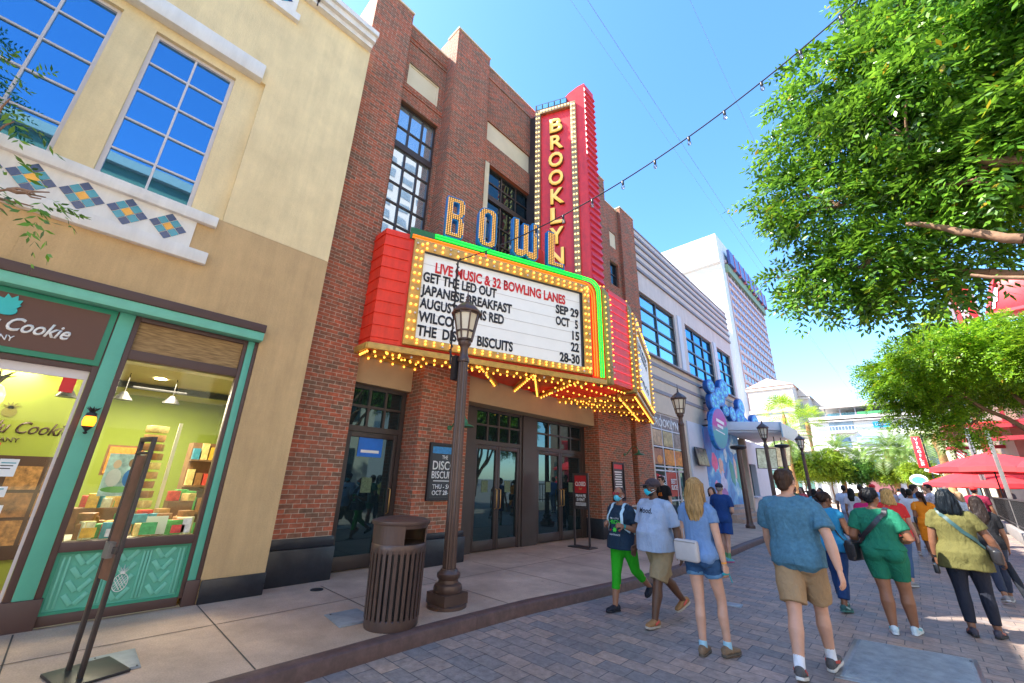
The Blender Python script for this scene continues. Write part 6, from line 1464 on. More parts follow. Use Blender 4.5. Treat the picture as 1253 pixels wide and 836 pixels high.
palm(-9.6,56,6.7,'feather palm in front of the fan palm at the left of the street end',32,3.5,1)
palm(-10.4,62,10.6,'bright fan palm rising highest beside the hotel tower',34,3.3,2,True,.2)
palm(-8.6,66,10.0,'second fan palm, lower and right of the bright one',28,2.8,3,True,.2)
palm(-5.7,61,5.9,'feather palm left of centre above the lime trees',30,3.3,4)
palm(-3.9,66,5.2,'small feather palm above the dark round tree',28,3.0,5)
palm(-1.25,60,5.8,'left palm of the twin pair before the far white building',32,3.9,6,r_=.3)
palm(-.25,60.6,5.7,'right palm of the twin pair before the far white building',32,3.9,7,r_=.3)
palm(2.5,55,6.8,'feather palm beside the red vertical sign',34,4.2,8,r_=.34)
palm(5.3,43,3.6,'stout palm trunk beside the terrace umbrellas',18,2.3,9,r_=.36)
palm(2.6,48,8.6,'fan palm tip showing above the second right tree',22,2.2,10,True,.18) if False else palm(3.3,34,11.2,'fan palm top beside the red roof sign',20,1.5,10,True,.18)

# ================================================================== people
from mathutils.bvhtree import BVHTree
def loft(b, rings, n=20):
    vs = []
    for c, ax, ay in rings:
        c = Vector(c); ax = Vector(ax); ay = Vector(ay)
        for j in range(n):
            a = 2*math.pi*j/n; ca, sa = math.cos(a), math.sin(a)
            k = .88 if False else 1.0
            vs.append(c+ax*(math.copysign(abs(ca)**.85, ca))*k+ay*(math.copysign(abs(sa)**.85, sa))*k)
    fs = [(i*n+j, i*n+(j+1)%n, (i+1)*n+(j+1)%n, (i+1)*n+j) for i in range(len(rings)-1) for j in range(n)]
    fs += [tuple(range(n))[::-1], tuple((len(rings)-1)*n+j for j in range(n))]
    b.add(vs, fs)
OLD = []
SO = bpy.data.objects.new('scratch', bpy.data.meshes.new('scratch')); SCR.collection.objects.link(SO)
_m = SO.modifiers.new('r','REMESH'); _m.mode = 'VOXEL'; _m.use_smooth_shade = True; _m = SO.modifiers.new('s','SMOOTH'); _m.factor = .5
def remesh(b, vox, it, name, m, parent, fold=0.0, ff=9.0, fz=4.0, seed=0, label=None):
    me = bpy.data.meshes.new(name); me.from_pydata([tuple(p) for p in b.v], [], b.f); me.validate()
    bm = bmesh.new(); bm.from_mesh(me); bmesh.ops.recalc_face_normals(bm, faces=bm.faces[:]); bm.to_mesh(me); bm.free(); me.materials.append(m)
    SO.data = me; SO.modifiers[0].voxel_size = vox; SO.modifiers[1].iterations = it; OLD.append(me)
    dg = SCR.view_layers[0].depsgraph; dg.update(); m2 = bpy.data.meshes.new_from_object(SO.evaluated_get(dg)); m2.name = name
    if fold:
        off = Vector((seed*1.7, seed*.3, seed*.9))
        nv = len(m2.vertices); co = np.empty(nv*3); m2.vertices.foreach_get('co', co); co = co.reshape(-1,3)
        nm_ = np.empty(nv*3); m2.vertices.foreach_get('normal', nm_); nm_ = nm_.reshape(-1,3); dd = np.empty(nv)
        for i, (x, y, z) in enumerate(co.tolist()):
            q = Vector((x*ff, y*ff, z*fz))+off; dd[i] = noise.noise(q)+.5*noise.noise(q*2.3+Vector((z*5,0,0)))
        m2.vertices.foreach_set('co', (co+nm_*(dd*fold)[:,None]).ravel()); m2.update()
    m2.polygons.foreach_set('use_smooth', [True]*len(m2.polygons))
    o = bpy.data.objects.new(name, m2); COL.objects.link(o); o.parent = parent
    if label: o['label'] = label
    return o
_mc = {}
def cloth(c, rough=.85, bump=.25, bs=260, var=.07, vs=6):
    k = ('c',)+tuple(c)+(rough,var)
    if k not in _mc:
        m_ = mat('cloth_fabric', c, rough, var=var, vs=vs, bump=bump, bs=bs, spec=.25); n, l, p = m_.node_tree.nodes, m_.node_tree.links, m_.node_tree.nodes['Principled BSDF']
        tc = n.new('ShaderNodeTexCoord'); mp = n.new('ShaderNodeMapping'); mp.inputs['Scale'].default_value = (1,1,.45); mp.inputs['Rotation'].default_value = (.5,.4,0); l.new(tc.outputs['Object'], mp.inputs[0])
        ns = n.new('ShaderNodeTexNoise'); ns.inputs['Scale'].default_value = 13; ns.inputs['Detail'].default_value = 2; ns.inputs['Distortion'].default_value = 1.6; l.new(mp.outputs[0], ns.inputs[0])
        b2 = n.new('ShaderNodeBump'); b2.inputs['Strength'].default_value = .55; b2.inputs['Distance'].default_value = .03; l.new(ns.outputs[0], b2.inputs['Height'])
        if p.inputs['Normal'].links: l.new(p.inputs['Normal'].links[0].from_socket, b2.inputs['Normal']) if False else l.new(b2.outputs[0], p.inputs['Normal'].links[0].from_node.inputs['Normal'])
        else: l.new(b2.outputs[0], p.inputs['Normal'])
        _mc[k] = m_
    return _mc[k]
def skin(c):
    k = ('s',)+tuple(c)
    if k not in _mc:
        m_ = mat('skin_tone', c, .5, var=.10, vs=9, bump=.08, bs=180, spec=.4)
        m_.node_tree.nodes['Principled BSDF'].inputs['Subsurface Weight'].default_value = .08
        m_.node_tree.nodes['Principled BSDF'].inputs['Subsurface Radius'].default_value = (.012,.004,.002); _mc[k] = m_
    return _mc[k]
def hairm(c):
    k = ('h',)+tuple(c)
    if k not in _mc:
        m_, n, l, p = nt('hair_colour'); tc = n.new('ShaderNodeTexCoord'); mp = n.new('ShaderNodeMapping'); mp.inputs['Scale'].default_value = (70,70,6)
        l.new(tc.outputs['Object'], mp.inputs[0]); ns = n.new('ShaderNodeTexNoise'); ns.inputs['Scale'].default_value = 1.5; ns.inputs['Detail'].default_value = 4; l.new(mp.outputs[0], ns.inputs[0])
        cr = n.new('ShaderNodeValToRGB'); e = cr.color_ramp.elements; e[0].position = .3; e[1].position = .7; e[0].color = rgba([x*.45 for x in c]); e[1].color = rgba([min(1,x*1.35) for x in c]); l.new(ns.outputs[0], cr.inputs[0]); l.new(cr.outputs[0], p.inputs['Base Color'])
        bm_2 = n.new('ShaderNodeBump'); bm_2.inputs['Strength'].default_value = .6; bm_2.inputs['Distance'].default_value = .008; l.new(ns.outputs[0], bm_2.inputs['Height']); l.new(bm_2.outputs[0], p.inputs['Normal']); p.inputs['Roughness'].default_value = .5; p.inputs['Specular IOR Level'].default_value = .25; _mc[k] = m_
    return _mc[k]
def person(label, loc, rot, H, fem, sk, hair, top, bottom, shoes, pose=None, g=None, vox=.007, extra=None, group=None, z=0.0, socks=None):
    pose = pose or {}; g = dict(dict(t=1, d=1, belly=0, hip=1, arm=1, leg=1, bust=1), **(g or {})); s = H/1.75
    r = thing('person', label, 'person', (loc[0],loc[1],z), group); r.rotation_euler = (0,0,R(rot)); r.scale = (s,s,s)
    sh = (.160 if fem else .192)*(.5+.5*g['t']); hw = .088*(.6+.4*g['hip'])
    lean = R(pose.get('lean', 2)); tw = R(pose.get('twist', 0)); hd = pose.get('head', (0, 0))
    Rm = Matrix.Rotation(-lean,4,'X') @ Matrix.Rotation(tw,4,'Z'); piv = Vector((0,0,.95))
    U = lambda x,y,zz: piv + Rm @ (Vector((x,y,zz))-piv)
    UV = lambda v: Rm.to_3x3() @ Vector(v)
    # --- legs
    J = {}
    ps = {'L': pose.get('L', (10,5,0,0)), 'R': pose.get('R', (-12,12,-10,0))}
    for k, sx in (('L',-1),('R',1)):
        th, kn, ft, ab = (list(ps[k])+[0,0,0,0])[:4]; th, kn, ft, ab = R(th), R(kn), R(ft), R(ab)
        hp = Vector((sx*hw,0,.93)); dx = sx*math.sin(ab)-sx*.045
        d1 = Vector((dx, math.sin(th), -math.cos(th))).normalized(); kp = hp+d1*.43
        d2 = Vector((dx*.3, math.sin(th-kn), -math.cos(th-kn))).normalized(); ap = kp+d2*.42
        yaw = R(pose.get('toe', 8))*sx
        f = Vector((math.sin(yaw)*math.cos(ft), math.cos(yaw)*math.cos(ft), math.sin(ft))); u = Vector((-math.sin(yaw)*math.sin(ft), -math.cos(yaw)*math.sin(ft), math.cos(ft)))
        J[k] = (hp,kp,ap,f,u,d1,d2)
    low = min(min((J[k][2]-J[k][4]*.082-J[k][3]*.07).z, (J[k][2]-J[k][4]*.082+J[k][3]*.17).z) for k in 'LR')
    dz = Vector((0,0,-low))
    U0_ = U; U = lambda x,y,zz: U0_(x,y,zz)+dz
    for k in 'LR': hp,kp,ap,f,u,d1,d2 = J[k]; J[k] = (hp+dz,kp+dz,ap+dz,f,u,d1,d2)
    ex = Vector((1,0,0))
    # --- arms
    A_ = {}
    for k, sx in (('L',-1),('R',1)):
        sp_ = U(sx*sh, -.005, 1.400)
        pz = pose.get('arm'+k, (8 if k == 'R' else -10, 9, 18))
        if isinstance(pz[0], (tuple, list)):
            ep = U(*pz[0]); wp = U(*pz[1])
            du = (ep-sp_).normalized(); ep = sp_+du*.29; df = (wp-ep).normalized(); wp = ep+df*.245
        else:
            pt_, ab_, el_ = R(pz[0]), R(pz[1]), R(pz[2])
            du = UV((sx*math.sin(ab_), math.sin(pt_)*math.cos(ab_), -math.cos(pt_)*math.cos(ab_))); ep = sp_+du*.29
            df = UV((sx*math.sin(ab_)*.5, math.sin(pt_+el_), -math.cos(pt_+el_))).normalized(); wp = ep+df*.245
        A_[k] = (sp_,ep,wp,du,df)
    J['arms'] = A_
    # --- torso sections: (z, half width, half depth, y shift)
    T, D, Bl = g['t'], g['d'], g['belly']
    if fem: sec = [(.845,.10,.09,0),(.90,.165*g['hip'],.115*g['hip'],-.01),(.965,.172*g['hip'],.118*g['hip'],-.012),(1.03,.155*(.4*g['hip']+.6*T),.108*D,0),(1.10,.132*T,.098*D,.0),(1.20,.138*T,.10*D,.0),(1.30,.155*T,.115*D,.008),(1.38,.160*(.5+.5*T),.098*D,0),(1.435,.135,.078,-.005),(1.475,.075,.062,-.005)]
    else: sec = [(.845,.10,.09,0),(.90,.160*g['hip'],.11*g['hip'],-.005),(.965,.166*g['hip'],.115*g['hip'],-.005),(1.03,.158*T,.108*D,0),(1.10,.152*T,.104*D,0),(1.20,.160*T,.110*D,0),(1.30,.176*T,.120*D,.004),(1.38,.188*(.5+.5*T),.108*D,0),(1.44,.155,.082,-.005),(1.485,.08,.064,-.005)]
    def ring(zz, w, d, y, o=0): return (U(0,y,zz), UV((w+o,0,0)), UV((0,d+o,0)))
    belly = lambda zz: Bl*math.exp(-((zz-1.09)/.12)**2)
    b = MB(); loft(b, [ring(zz,w,d+belly(zz)*.5,y+belly(zz)*.5) for zz,w,d,y in sec], 22)
    def ell(bb, c, rx, ry, rz, o=0, R3=None):
        n0 = len(bb.v); bb.ball((0,0,0), 1, 14, 9); M3 = (R3 or Rm.to_3x3())
        for i in range(n0, len(bb.v)): p = Vector(bb.v[i]); bb.v[i] = tuple(Vector(c)+M3 @ Vector((p.x*(rx+o), p.y*(ry+o), p.z*(rz+o))))
    for sx in (-1,1): ell(b, U(sx*.072*g['hip'],-.062*g['hip'],.925), .088*g['hip'], .078*g['hip'], .10)
    if fem:
        for sx in (-1,1): ell(b, U(sx*.075*T,.075*D,1.285), .068*g['bust'], .062*g['bust'], .068*g['bust'])
    # neck, head
    b.tube([U(0,-.012,1.42),U(0,.0,1.50),U(0,.014,1.585)],[.066,.054 if not fem else .048,.054 if not fem else .047],14)
    Hm = Rm.to_3x3() @ Matrix.Rotation(R(hd[0]),3,'Z') @ Matrix.Rotation(R(hd[1])+lean*.7,3,'X'); hc = U(0,.0,1.565)
    HP = lambda x,y,zz: hc+Hm @ Vector((x,y,zz-1.565))
    J['HP'] = HP; J['Hm'] = Hm; J['U'] = U; J['UV'] = UV
    ell(b, HP(0,.012,1.655), .076,.096,.096, 0, Hm); ell(b, HP(0,.045,1.605), .060,.058,.075, 0, Hm); ell(b, HP(0,.072,1.560), .034,.030,.026, 0, Hm)
    for sx in (-1,1):
        ell(b, HP(sx*.077,.0,1.628), .012,.020,.033, 0, Hm); ell(b, HP(sx*.040,.072,1.612), .026,.024,.022, 0, Hm); ell(b, HP(sx*.032,.088,1.668), .026,.014,.010, 0, Hm)
    b.tube([HP(0,.092,1.660),HP(0,.112,1.625),HP(0,.108,1.612)],[.010,.015,.014],8); ell(b, HP(0,.094,1.583), .024,.012,.008, 0, Hm)
    # limbs
    ar, lr = g['arm'], g['leg']
    for k, sx in (('L',-1),('R',1)):
        sp_,ep,wp,du,df = A_[k]
        ell(b, sp_, .056*ar,.056*ar,.056*ar); b.tube([U(0,-.008,1.475), U(sx*sh*.55,-.008,1.445), sp_+UV((0,0,.012))],[.056,.050,.046*ar],12)
        b.tube([sp_-du*.02, sp_+du*.10, sp_+du*.22, ep, ep+df*.07, ep+df*.16, wp],[.056*ar,.053*ar,.045*ar,.041*ar,.044*ar,.036*ar,.027*(.6+.4*ar)],14)
        # hand
        side = Vector((sx,0,0)); nrm = pose.get('palm'+k); nrm = UV(nrm) if nrm else UV((-sx,0.25,0))
        nrm = (nrm-df*nrm.dot(df)).normalized(); thumb = df.cross(nrm); thumb *= 1 if thumb.dot(UV((0,1,.2))) > 0 else -1
        cu = R(pose.get('curl'+k, 18))
        loft(b, [(wp-df*.01, thumb*.026, nrm*.018),(wp+df*.03, thumb*.036, nrm*.017),(wp+df*.085, thumb*.042, nrm*.0135),(wp+df*.098, thumb*.038, nrm*.010)], 14)
        for i, (o_, L, rr_) in enumerate(((.033,.068,.0088),(.0115,.078,.009),(-.0105,.072,.0087),(-.0315,.056,.0080))):
            p = wp+df*.080+thumb*o_; a = cu*.5; pts = [p]; 
            spread = thumb*(o_*1.3)
            for q, fr in enumerate((.45,.3,.25)):
                d_ = (df*math.cos(a)+nrm*math.sin(a)+spread).normalized(); pts.append(pts[-1]+d_*L*fr*1.15); a += cu
            b.tube(pts,[rr_*1.05,rr_,rr_*.95,rr_*.75],8)
        p = wp+df*.022+thumb*.024; d1_ = (thumb*.75+df*.62+nrm*.25).normalized(); d2_ = (thumb*.25+df*.9+nrm*(.25+math.sin(cu)*.6)).normalized()
        b.tube([p, p+d1_*.040, p+d1_*.040+d2_*.032, p+d1_*.040+d2_*.056],[.0145,.0115,.0105,.0075],8)
        J['hand'+k] = (wp+df*.06, df, nrm, thumb)
        hp,kp,ap,f,u,d1,d2 = J[k]; bk = -f
        b.tube([hp-d1*.03, hp+d1*.10, hp+d1*.28, kp, kp+d2*.06, kp+d2*.15+bk*.012, kp+d2*.28, ap, ap-u*.03],[.098*lr,.092*lr,.070*lr,.055*lr,.052*lr,.058*lr,.045*lr,.036*(.6+.4*lr),.036],16)
        b.tube([ap-u*.052-f*.04, ap-u*.056+f*.04, ap-u*.062+f*.12],[.030,.032,.022],10)
    body = remesh(b, vox, 3 if vox < .01 else 2, 'body', skin(sk), r)
    # --- top garment
    r.update_tag(); cv = max(.0095, vox*1.35)
    seed = rng.random()*20
    if top:
        kind, col = top[0], top[1]; o = top[2].get('o', .014) if len(top) > 2 else .014; opt = top[2] if len(top) > 2 else {}
        hem = opt.get('hem', .90); fl = opt.get('flare', .0)
        b = MB(); rs_ = []
        zz_ = [hem]+[q[0] for q in sec if q[0] > hem+.02]
        for zz in zz_:
            i = max([0]+[j for j in range(len(sec)-1) if sec[j][0] <= zz]); a_, c_ = sec[i], sec[i+1]; t_ = min(1,max(0,(zz-a_[0])/(c_[0]-a_[0])))
            w, d, y = (a_[q]+(c_[q]-a_[q])*t_ for q in (1,2,3)); 
            if zz < .97: w = max(w, sec[2][1]); d = max(d, sec[2][2]+.012)
            if zz >= 1.43: oo = o*.45
            else: oo = o+fl*max(0,(1.25-zz))
            bb_ = belly(zz); 
            if zz < 1.1: bb_ = max(bb_, Bl*.8)
            if zz < 1.06: oo += .012
            rs_.append(ring(zz, w, d+bb_*.5, y+bb_*.5, oo))
        if opt.get('neck') != 'tank': pass
        loft(b, rs_, 24)
        if fem:
            for sx in (-1,1): ell(b, U(sx*.075*T,.070*D,1.28), .070*g['bust'], .064*g['bust'], .072*g['bust'], o*.7)
        for sx in (-1,1):
            if hem < .95: ell(b, U(sx*.07*g['hip'],-.058*g['hip'],.935), .088*g['hip'], .076*g['hip'], .075, o+.012)
        sl = opt.get('sleeve', .62); so = opt.get('so', .016)
        if sl > 0:
            for k in 'LR':
                sp_,ep,wp,du,df = A_[k]; e1 = min(sl,1.0)
                pts = [sp_+UV((-math.copysign(.05,sp_.x),0,-.012)), sp_+du*.02, sp_+du*.29*e1*.6, sp_+du*.29*e1]; rr_ = [.050*ar,.060*ar+.011,.055*ar+so*.9,.047*ar+so*1.25]; b.tube([U(0,-.008,1.45), U(math.copysign(sh*.55,sp_.x),-.008,1.438), sp_+UV((0,0,.012))],[.066,.064,.058*ar+.012],14); ell(b, sp_+du*.01, .058*ar+.013,.058*ar+.013,.058*ar+.013)
                if sl > 1: pts[-1] = ep; rr_[-1] = .042*ar+so; pts += [ep+df*.245*(sl-1)]; rr_ += [.034*ar+so*.7]
                b.tube(pts, rr_, 16)
        J['top'] = remesh(b, cv, 3, opt.get('name','shirt'), opt.get('mat') or cloth(col, var=opt.get('var',.07), vs=opt.get('vs',6)), r, fold=opt.get('fold',.0065), seed=seed, ff=opt.get('ff',9), label=opt.get('label'))
    if bottom:
        kind, col = bottom[0], bottom[1]; opt = bottom[2] if len(bottom) > 2 else {}; o = opt.get('o', .012); L_ = opt.get('len', .9); wst = opt.get('waist', 1.02)
        b = MB()
        if kind == 'skirt':
            rs_ = []
            for q in range(7):
                t_ = q/6; zz = wst-(wst-opt['hemz'])*t_; w = .172*g['hip']+o+opt.get('flare',.0)*t_; rs_.append(ring(zz, w*(.86 if q == 0 else 1), (.118*g['hip']+o+opt.get('flare',0)*t_), -.012))
            loft(b, rs_[::-1], 24)
            for sx in (-1,1): ell(b, U(sx*.072*g['hip'],-.06*g['hip'],.925), .088*g['hip'], .078*g['hip'], .10, o)
        else:
            loft(b, [ring(zz, max(w,.12 if zz < .88 else 0), d+belly(zz)*.35, y+belly(zz)*.35, o) for zz,w,d,y in sec if .84 <= zz < wst+.02], 22)
            for sx in (-1,1): ell(b, U(sx*.072*g['hip'],-.062*g['hip'],.925), .088*g['hip'], .078*g['hip'], .10, o*.8)
            for k in 'LR':
                hp,kp,ap,f,u,d1,d2 = J[k]; fl = opt.get('flare', .0)
                if L_ <= 1: b.tube([hp-d1*.02, hp+d1*.10, hp+d1*.43*L_*.7, hp+d1*.43*L_],[.100*lr+o,.096*lr+o,.078*lr+o+fl*.6,(.055+.04*(1-L_))*lr+o+fl],18)
                else:
                    q = L_-1; b.tube([hp-d1*.02, hp+d1*.10, hp+d1*.28, kp, kp+d2*.42*q*.4-f*.008, kp+d2*.42*q],[.100*lr+o,.095*lr+o,.074*lr+o,.057*lr+o,.056*lr+o+fl*.5,(.056-.018*q)*lr+o+fl],18)
        J['bottom'] = remesh(b, cv, 2, opt.get('name','shorts'), opt.get('mat') or cloth(col, var=opt.get('var',.08), vs=opt.get('vs',6)), r, fold=opt.get('fold',.006), ff=11, fz=7, seed=seed+3)
        if opt.get('cuff'):
            for k in 'LR':
                hp,kp,ap,f,u,d1,d2 = J[k]; b = MB(); q = hp+d1*.43*L_; b.tube([q-d1*.03,q-d1*.015,q+d1*.012],[(.055+.04*(1-L_))*lr+o+.014]*3,20); remesh(b, cv, 1, 'cuff', cloth(opt['cuff']), r, fold=.003)
    # --- shoes and socks
    for k in 'LR':
        hp,kp,ap,f,u,d1,d2 = J[k]; w_ = f.cross(u)
        P_ = lambda a, c: ap-u*(.082-c)+f*a
        if socks:
            b = MB(); b.tube([ap-u*.05, ap+(-d2)*.02, ap-d2*socks[1]],[.042,.042,.043*(.5+.5*lr)],14); remesh(b, cv, 1, 'sock', cloth(socks[0]), r)
        b = MB()
        loft(b, [(P_(-.088,.045), w_*.016, u*.022),(P_(-.075,.05), w_*.033, u*.036),(P_(-.03,.053), w_*.038, u*.046),(P_(.02,.052), w_*.040, u*.045),(P_(.08,.042), w_*.044, u*.030),(P_(.13,.036), w_*.041, u*.024),(P_(.165,.032), w_*.025, u*.016)], 16)
        b.tube([ap-u*.045-f*.012, ap-u*.012-f*.012],[.048,.044],16)
        so_ = remesh(b, max(.006,vox), 2, 'shoe', cloth(shoes[0], .6, var=.15, vs=20), r)
        b = MB(); out = [(-.092,0),(-.084,.028),(-.04,.037),(.02,.037),(.08,.047),(.13,.044),(.168,.024),(.178,0)]
        pl_2 = [ap-u*.082+f*a+w_*c for a,c in out]+[ap-u*.082+f*a-w_*c for a,c in out[::-1][1:-1]]
        b.prism(pl_2, u*.024); b.build('sole', cloth(shoes[1], .6), so_, bevel=.004)
        if len(shoes) > 2:
            for sg in (-1,1):
                b = MB(); q = [P_(-.03,.05)+w_*sg*.0405, P_(.05,.045)+w_*sg*.045]; b.bar(q[0]+u*.02, q[1]-u*.0, .006, .022, u); b.build('shoe_stripe', cloth(shoes[2], .5), so_)
    # --- hair
    if hair:
        st_, hcx = hair[:2]; b = MB()
        if st_ in ('short','crop'):
            e_ = 0 if st_ == 'short' else -.008
            ell(b, HP(0,-.008,1.672), .084+e_,.100+e_,.092+e_, 0, Hm); ell(b, HP(0,-.048,1.625), .070,.052+e_,.062, 0, Hm)
            if st_ == 'short':
                ell(b, HP(0,.050,1.722), .066,.052,.036, 0, Hm); ell(b, HP(0,-.060,1.585), .055,.035,.04, 0, Hm)
                for sx in (-1,1): ell(b, HP(sx*.070,.005,1.655), .017,.04,.05, 0, Hm)
        elif st_ == 'long':
            ell(b, HP(0,-.006,1.670), .090,.106,.098, 0, Hm); ln = hair[2] if len(hair) > 2 else .33
            loft(b, [(HP(0,-.062,1.70), Hm @ Vector((.075,0,0)), Hm @ Vector((0,.045,0))),(HP(0,-.065,1.60), Hm @ Vector((.094,0,0)), Hm @ Vector((0,.052,0))),(HP(0,-.082,1.50), Hm @ Vector((.102,0,0)), Hm @ Vector((0,.045,0))),(HP(0,-.108,1.565-ln*.55), Hm @ Vector((.098,0,0)), Hm @ Vector((0,.036,0))),(HP(.01,-.112,1.565-ln), Hm @ Vector((.062,0,0)), Hm @ Vector((0,.020,0)))], 18)
            for sx in (-1,1): loft(b, [(HP(sx*.070,.02,1.70), Hm @ Vector((.022,0,0)), Hm @ Vector((0,.05,0))),(HP(sx*.083,.0,1.60), Hm @ Vector((.018,0,0)), Hm @ Vector((0,.05,0))),(HP(sx*.09,-.03,1.48), Hm @ Vector((.02,0,0)), Hm @ Vector((0,.04,0)))], 12)
        elif st_ == 'bob':
            ell(b, HP(0,-.006,1.668), .096,.110,.100, 0, Hm)
            loft(b, [(HP(0,-.045,1.68), Hm @ Vector((.092,0,0)), Hm @ Vector((0,.07,0))),(HP(0,-.045,1.58), Hm @ Vector((.112,0,0)), Hm @ Vector((0,.078,0))),(HP(0,-.05,1.49), Hm @ Vector((.125,0,0)), Hm @ Vector((0,.072,0))),(HP(0.02,-.055,1.44), Hm @ Vector((.112,0,0)), Hm @ Vector((0,.055,0)))], 18)
        elif st_ == 'bun':
            ell(b, HP(0,-.008,1.668), .086,.102,.094, 0, Hm); ell(b, HP(0,-.05,1.63), .074,.056,.07, 0, Hm); ell(b, HP(0,-.095,1.655), .055,.05,.055, 0, Hm)
        elif st_ == 'pony':
            ell(b, HP(0,-.008,1.668), .086,.102,.094, 0, Hm); ell(b, HP(0,-.05,1.63), .074,.054,.06, 0, Hm); b.tube([HP(0,-.10,1.66),HP(.01,-.14,1.60),HP(.02,-.135,1.47),HP(.03,-.12,1.38)],[.032,.04,.034,.012],12)
        elif st_ == 'afro':
            ell(b, HP(0,-.02,1.69), .135,.135,.125, 0, Hm)
        elif st_ == 'wrap':
            ell(b, HP(0,-.018,1.685), .092,.108,.092, 0, Hm); ell(b, HP(0,-.068,1.668), .078,.058,.074, 0, Hm); ell(b, HP(.0,-.06,1.60), .06,.04,.035, 0, Hm)
        J['hair'] = remesh(b, max(.008,vox), 2, 'headscarf' if st_ == 'wrap' else 'hair', hairm(hcx), r, fold=.011 if st_ in ('long','bob','pony','afro','wrap') else .005, ff=45 if st_ != 'afro' else 30, fz=8 if st_ != 'afro' else 30, seed=seed)
        if vox < .0095:
            ho = J['hair']; bv = BVHTree.FromPolygons([v.co for v in ho.data.vertices], [p.vertices for p in ho.data.polygons]); hr = random.Random(int(seed*100)); nv = len(ho.data.vertices)
            V = []; F = []; long_ = st_ in ('long','bob','pony'); C0 = HP(0,-.01,1.64); N = 900 if long_ else 700
            for q in range(N):
                p = ho.data.vertices[hr.randrange(nv)].co.copy(); fl_ = (p-C0); rnd = Vector((hr.uniform(-1,1),hr.uniform(-1,1),hr.uniform(-1,1)))
                d_ = (Vector((0,0,-1))*(1 if long_ else .6)+Hm @ Vector((0,-.5,0))*(.2 if long_ else .8)+rnd*(.16 if long_ else .5)).normalized(); st2 = .032 if long_ else .011; w_ = .0022 if long_ else .0016; lift = hr.uniform(.001,.006); pr = None; ns_ = 6 if long_ else 4
                for k in range(ns_):
                    h = bv.find_nearest(p)
                    if h[0] is None: break
                    q0 = h[0]+h[1]*(lift*(1 if k < ns_-1 else 1.6)); sd = d_.cross(h[1]); sd = sd.normalized() if sd.length > 1e-4 else Vector((1,0,0)); wk = w_*(1-k/ns_*.8)
                    V += [tuple(q0-sd*wk), tuple(q0+sd*wk)]; n0 = len(V)
                    if k: F.append((n0-4,n0-3,n0-1,n0-2))
                    p = q0+d_*st2; 
            if F:
                o_ = np_obj('hair_strands', np.array(V), np.array(F), hairm(hcx), None, loc=(0,0,0)); o_.parent = ho; o_['kind'] = 'stuff'
    J['root'] = r; J['g'] = g; J['sec'] = sec; J['ell'] = ell; J['sh'] = sh; J['cv'] = cv
    if extra: extra(J)
    return r, J
def decal_text(J, s_, cx_, cz, h, w, m_, name='shirt_lettering', front=True, target='top', rotd=0):
    """lettering draped on the front of the shirt"""
    o = J[target]; bv = BVHTree.FromPolygons([v.co for v in o.data.vertices], [p.vertices for p in o.data.polygons])
    c = bpy.data.curves.new(name,'FONT'); c.body = s_; c.align_x = 'CENTER'; c.offset = .02; c.resolution_u = 3
    t = bpy.data.objects.new(name,c); SCR.collection.objects.link(t); dg = SCR.view_layers[0].depsgraph; dg.update(); me = bpy.data.meshes.new_from_object(t.evaluated_get(dg)); bpy.data.objects.remove(t)
    xs = [v.co.x for v in me.vertices]; wd = max(xs)-min(xs)
    bm = bmesh.new(); bm.from_mesh(me); bmesh.ops.triangulate(bm, faces=bm.faces[:]); bmesh.ops.subdivide_edges(bm, edges=[e for e in bm.edges if e.calc_length() > .15], cuts=2, use_grid_fill=False); bmesh.ops.triangulate(bm, faces=bm.faces[:])
    U = J['U']; sg = 1 if front else -1
    for v in bm.verts:
        x = -sg*v.co.x/wd*w + cx_; z_ = cz+v.co.y*h/.7
        p = U(x, sg*.6, z_); hit = bv.ray_cast(p, J['UV']((0,-sg,0)))
        v.co = (hit[0]+J['UV']((0,sg*.005,0))) if hit[0] is not None else U(x, sg*.15, z_)
    bm.to_mesh(me); bm.free(); setm(me, m_); me.name = name
    ob = bpy.data.objects.new(name, me); COL.objects.link(ob); ob.parent = o; return ob
def drape(J, pts, w, m_, name, target='top', off=.012, th=.006, parent=None):
    """a strap laid over the clothes through the given local points"""
    o = J[target]; bv = BVHTree.FromPolygons([v.co for v in o.data.vertices], [p.vertices for p in o.data.polygons])
    P = []
    for a, c in zip(pts, pts[1:]):
        for i in range(8): P.append(Vector(a).lerp(Vector(c), i/8))
    P.append(Vector(pts[-1])); Q = []
    for p in P:
        h = bv.find_nearest(p); q = h[0]+h[1]*off if h[0] is not None and h[3] < .22 else p; Q.append((q, h[1] if h[0] is not None else Vector((0,-1,0))))
    b = MB(); vs = []
    for i, (q, n_2) in enumerate(Q):
        t_ = (Q[min(i+1,len(Q)-1)][0]-Q[max(i-1,0)][0]).normalized(); s_ = t_.cross(n_2).normalized()*w/2; n_2 = n_2*th
        vs += [q-s_, q+s_, q+s_+n_2, q-s_+n_2]
    k = len(Q); fs = [(i*4+j,i*4+(j+1)%4,i*4+4+(j+1)%4,i*4+4+j) for i in range(k-1) for j in range(4)]+[(3,2,1,0),tuple((k-1)*4+j for j in range(4))]
    b.add(vs, fs); ob = b.build(name, m_, None, smooth=50); ob.parent = parent or J['root']; return ob
def lbox(J, c, sx, sy, sz, m_, name, rot=(0,0,0), bevel=.02, parent=None):
    b = MB(); M = Matrix.Translation(c) @ Matrix.Rotation(R(rot[2]),4,'Z') @ Matrix.Rotation(R(rot[1]),4,'Y') @ Matrix.Rotation(R(rot[0]),4,'X'); b.mbox(M,sx,sy,sz)
    o = b.build(name, m_, None, bevel=bevel, seg=3); o.parent = parent or J['root']; return o
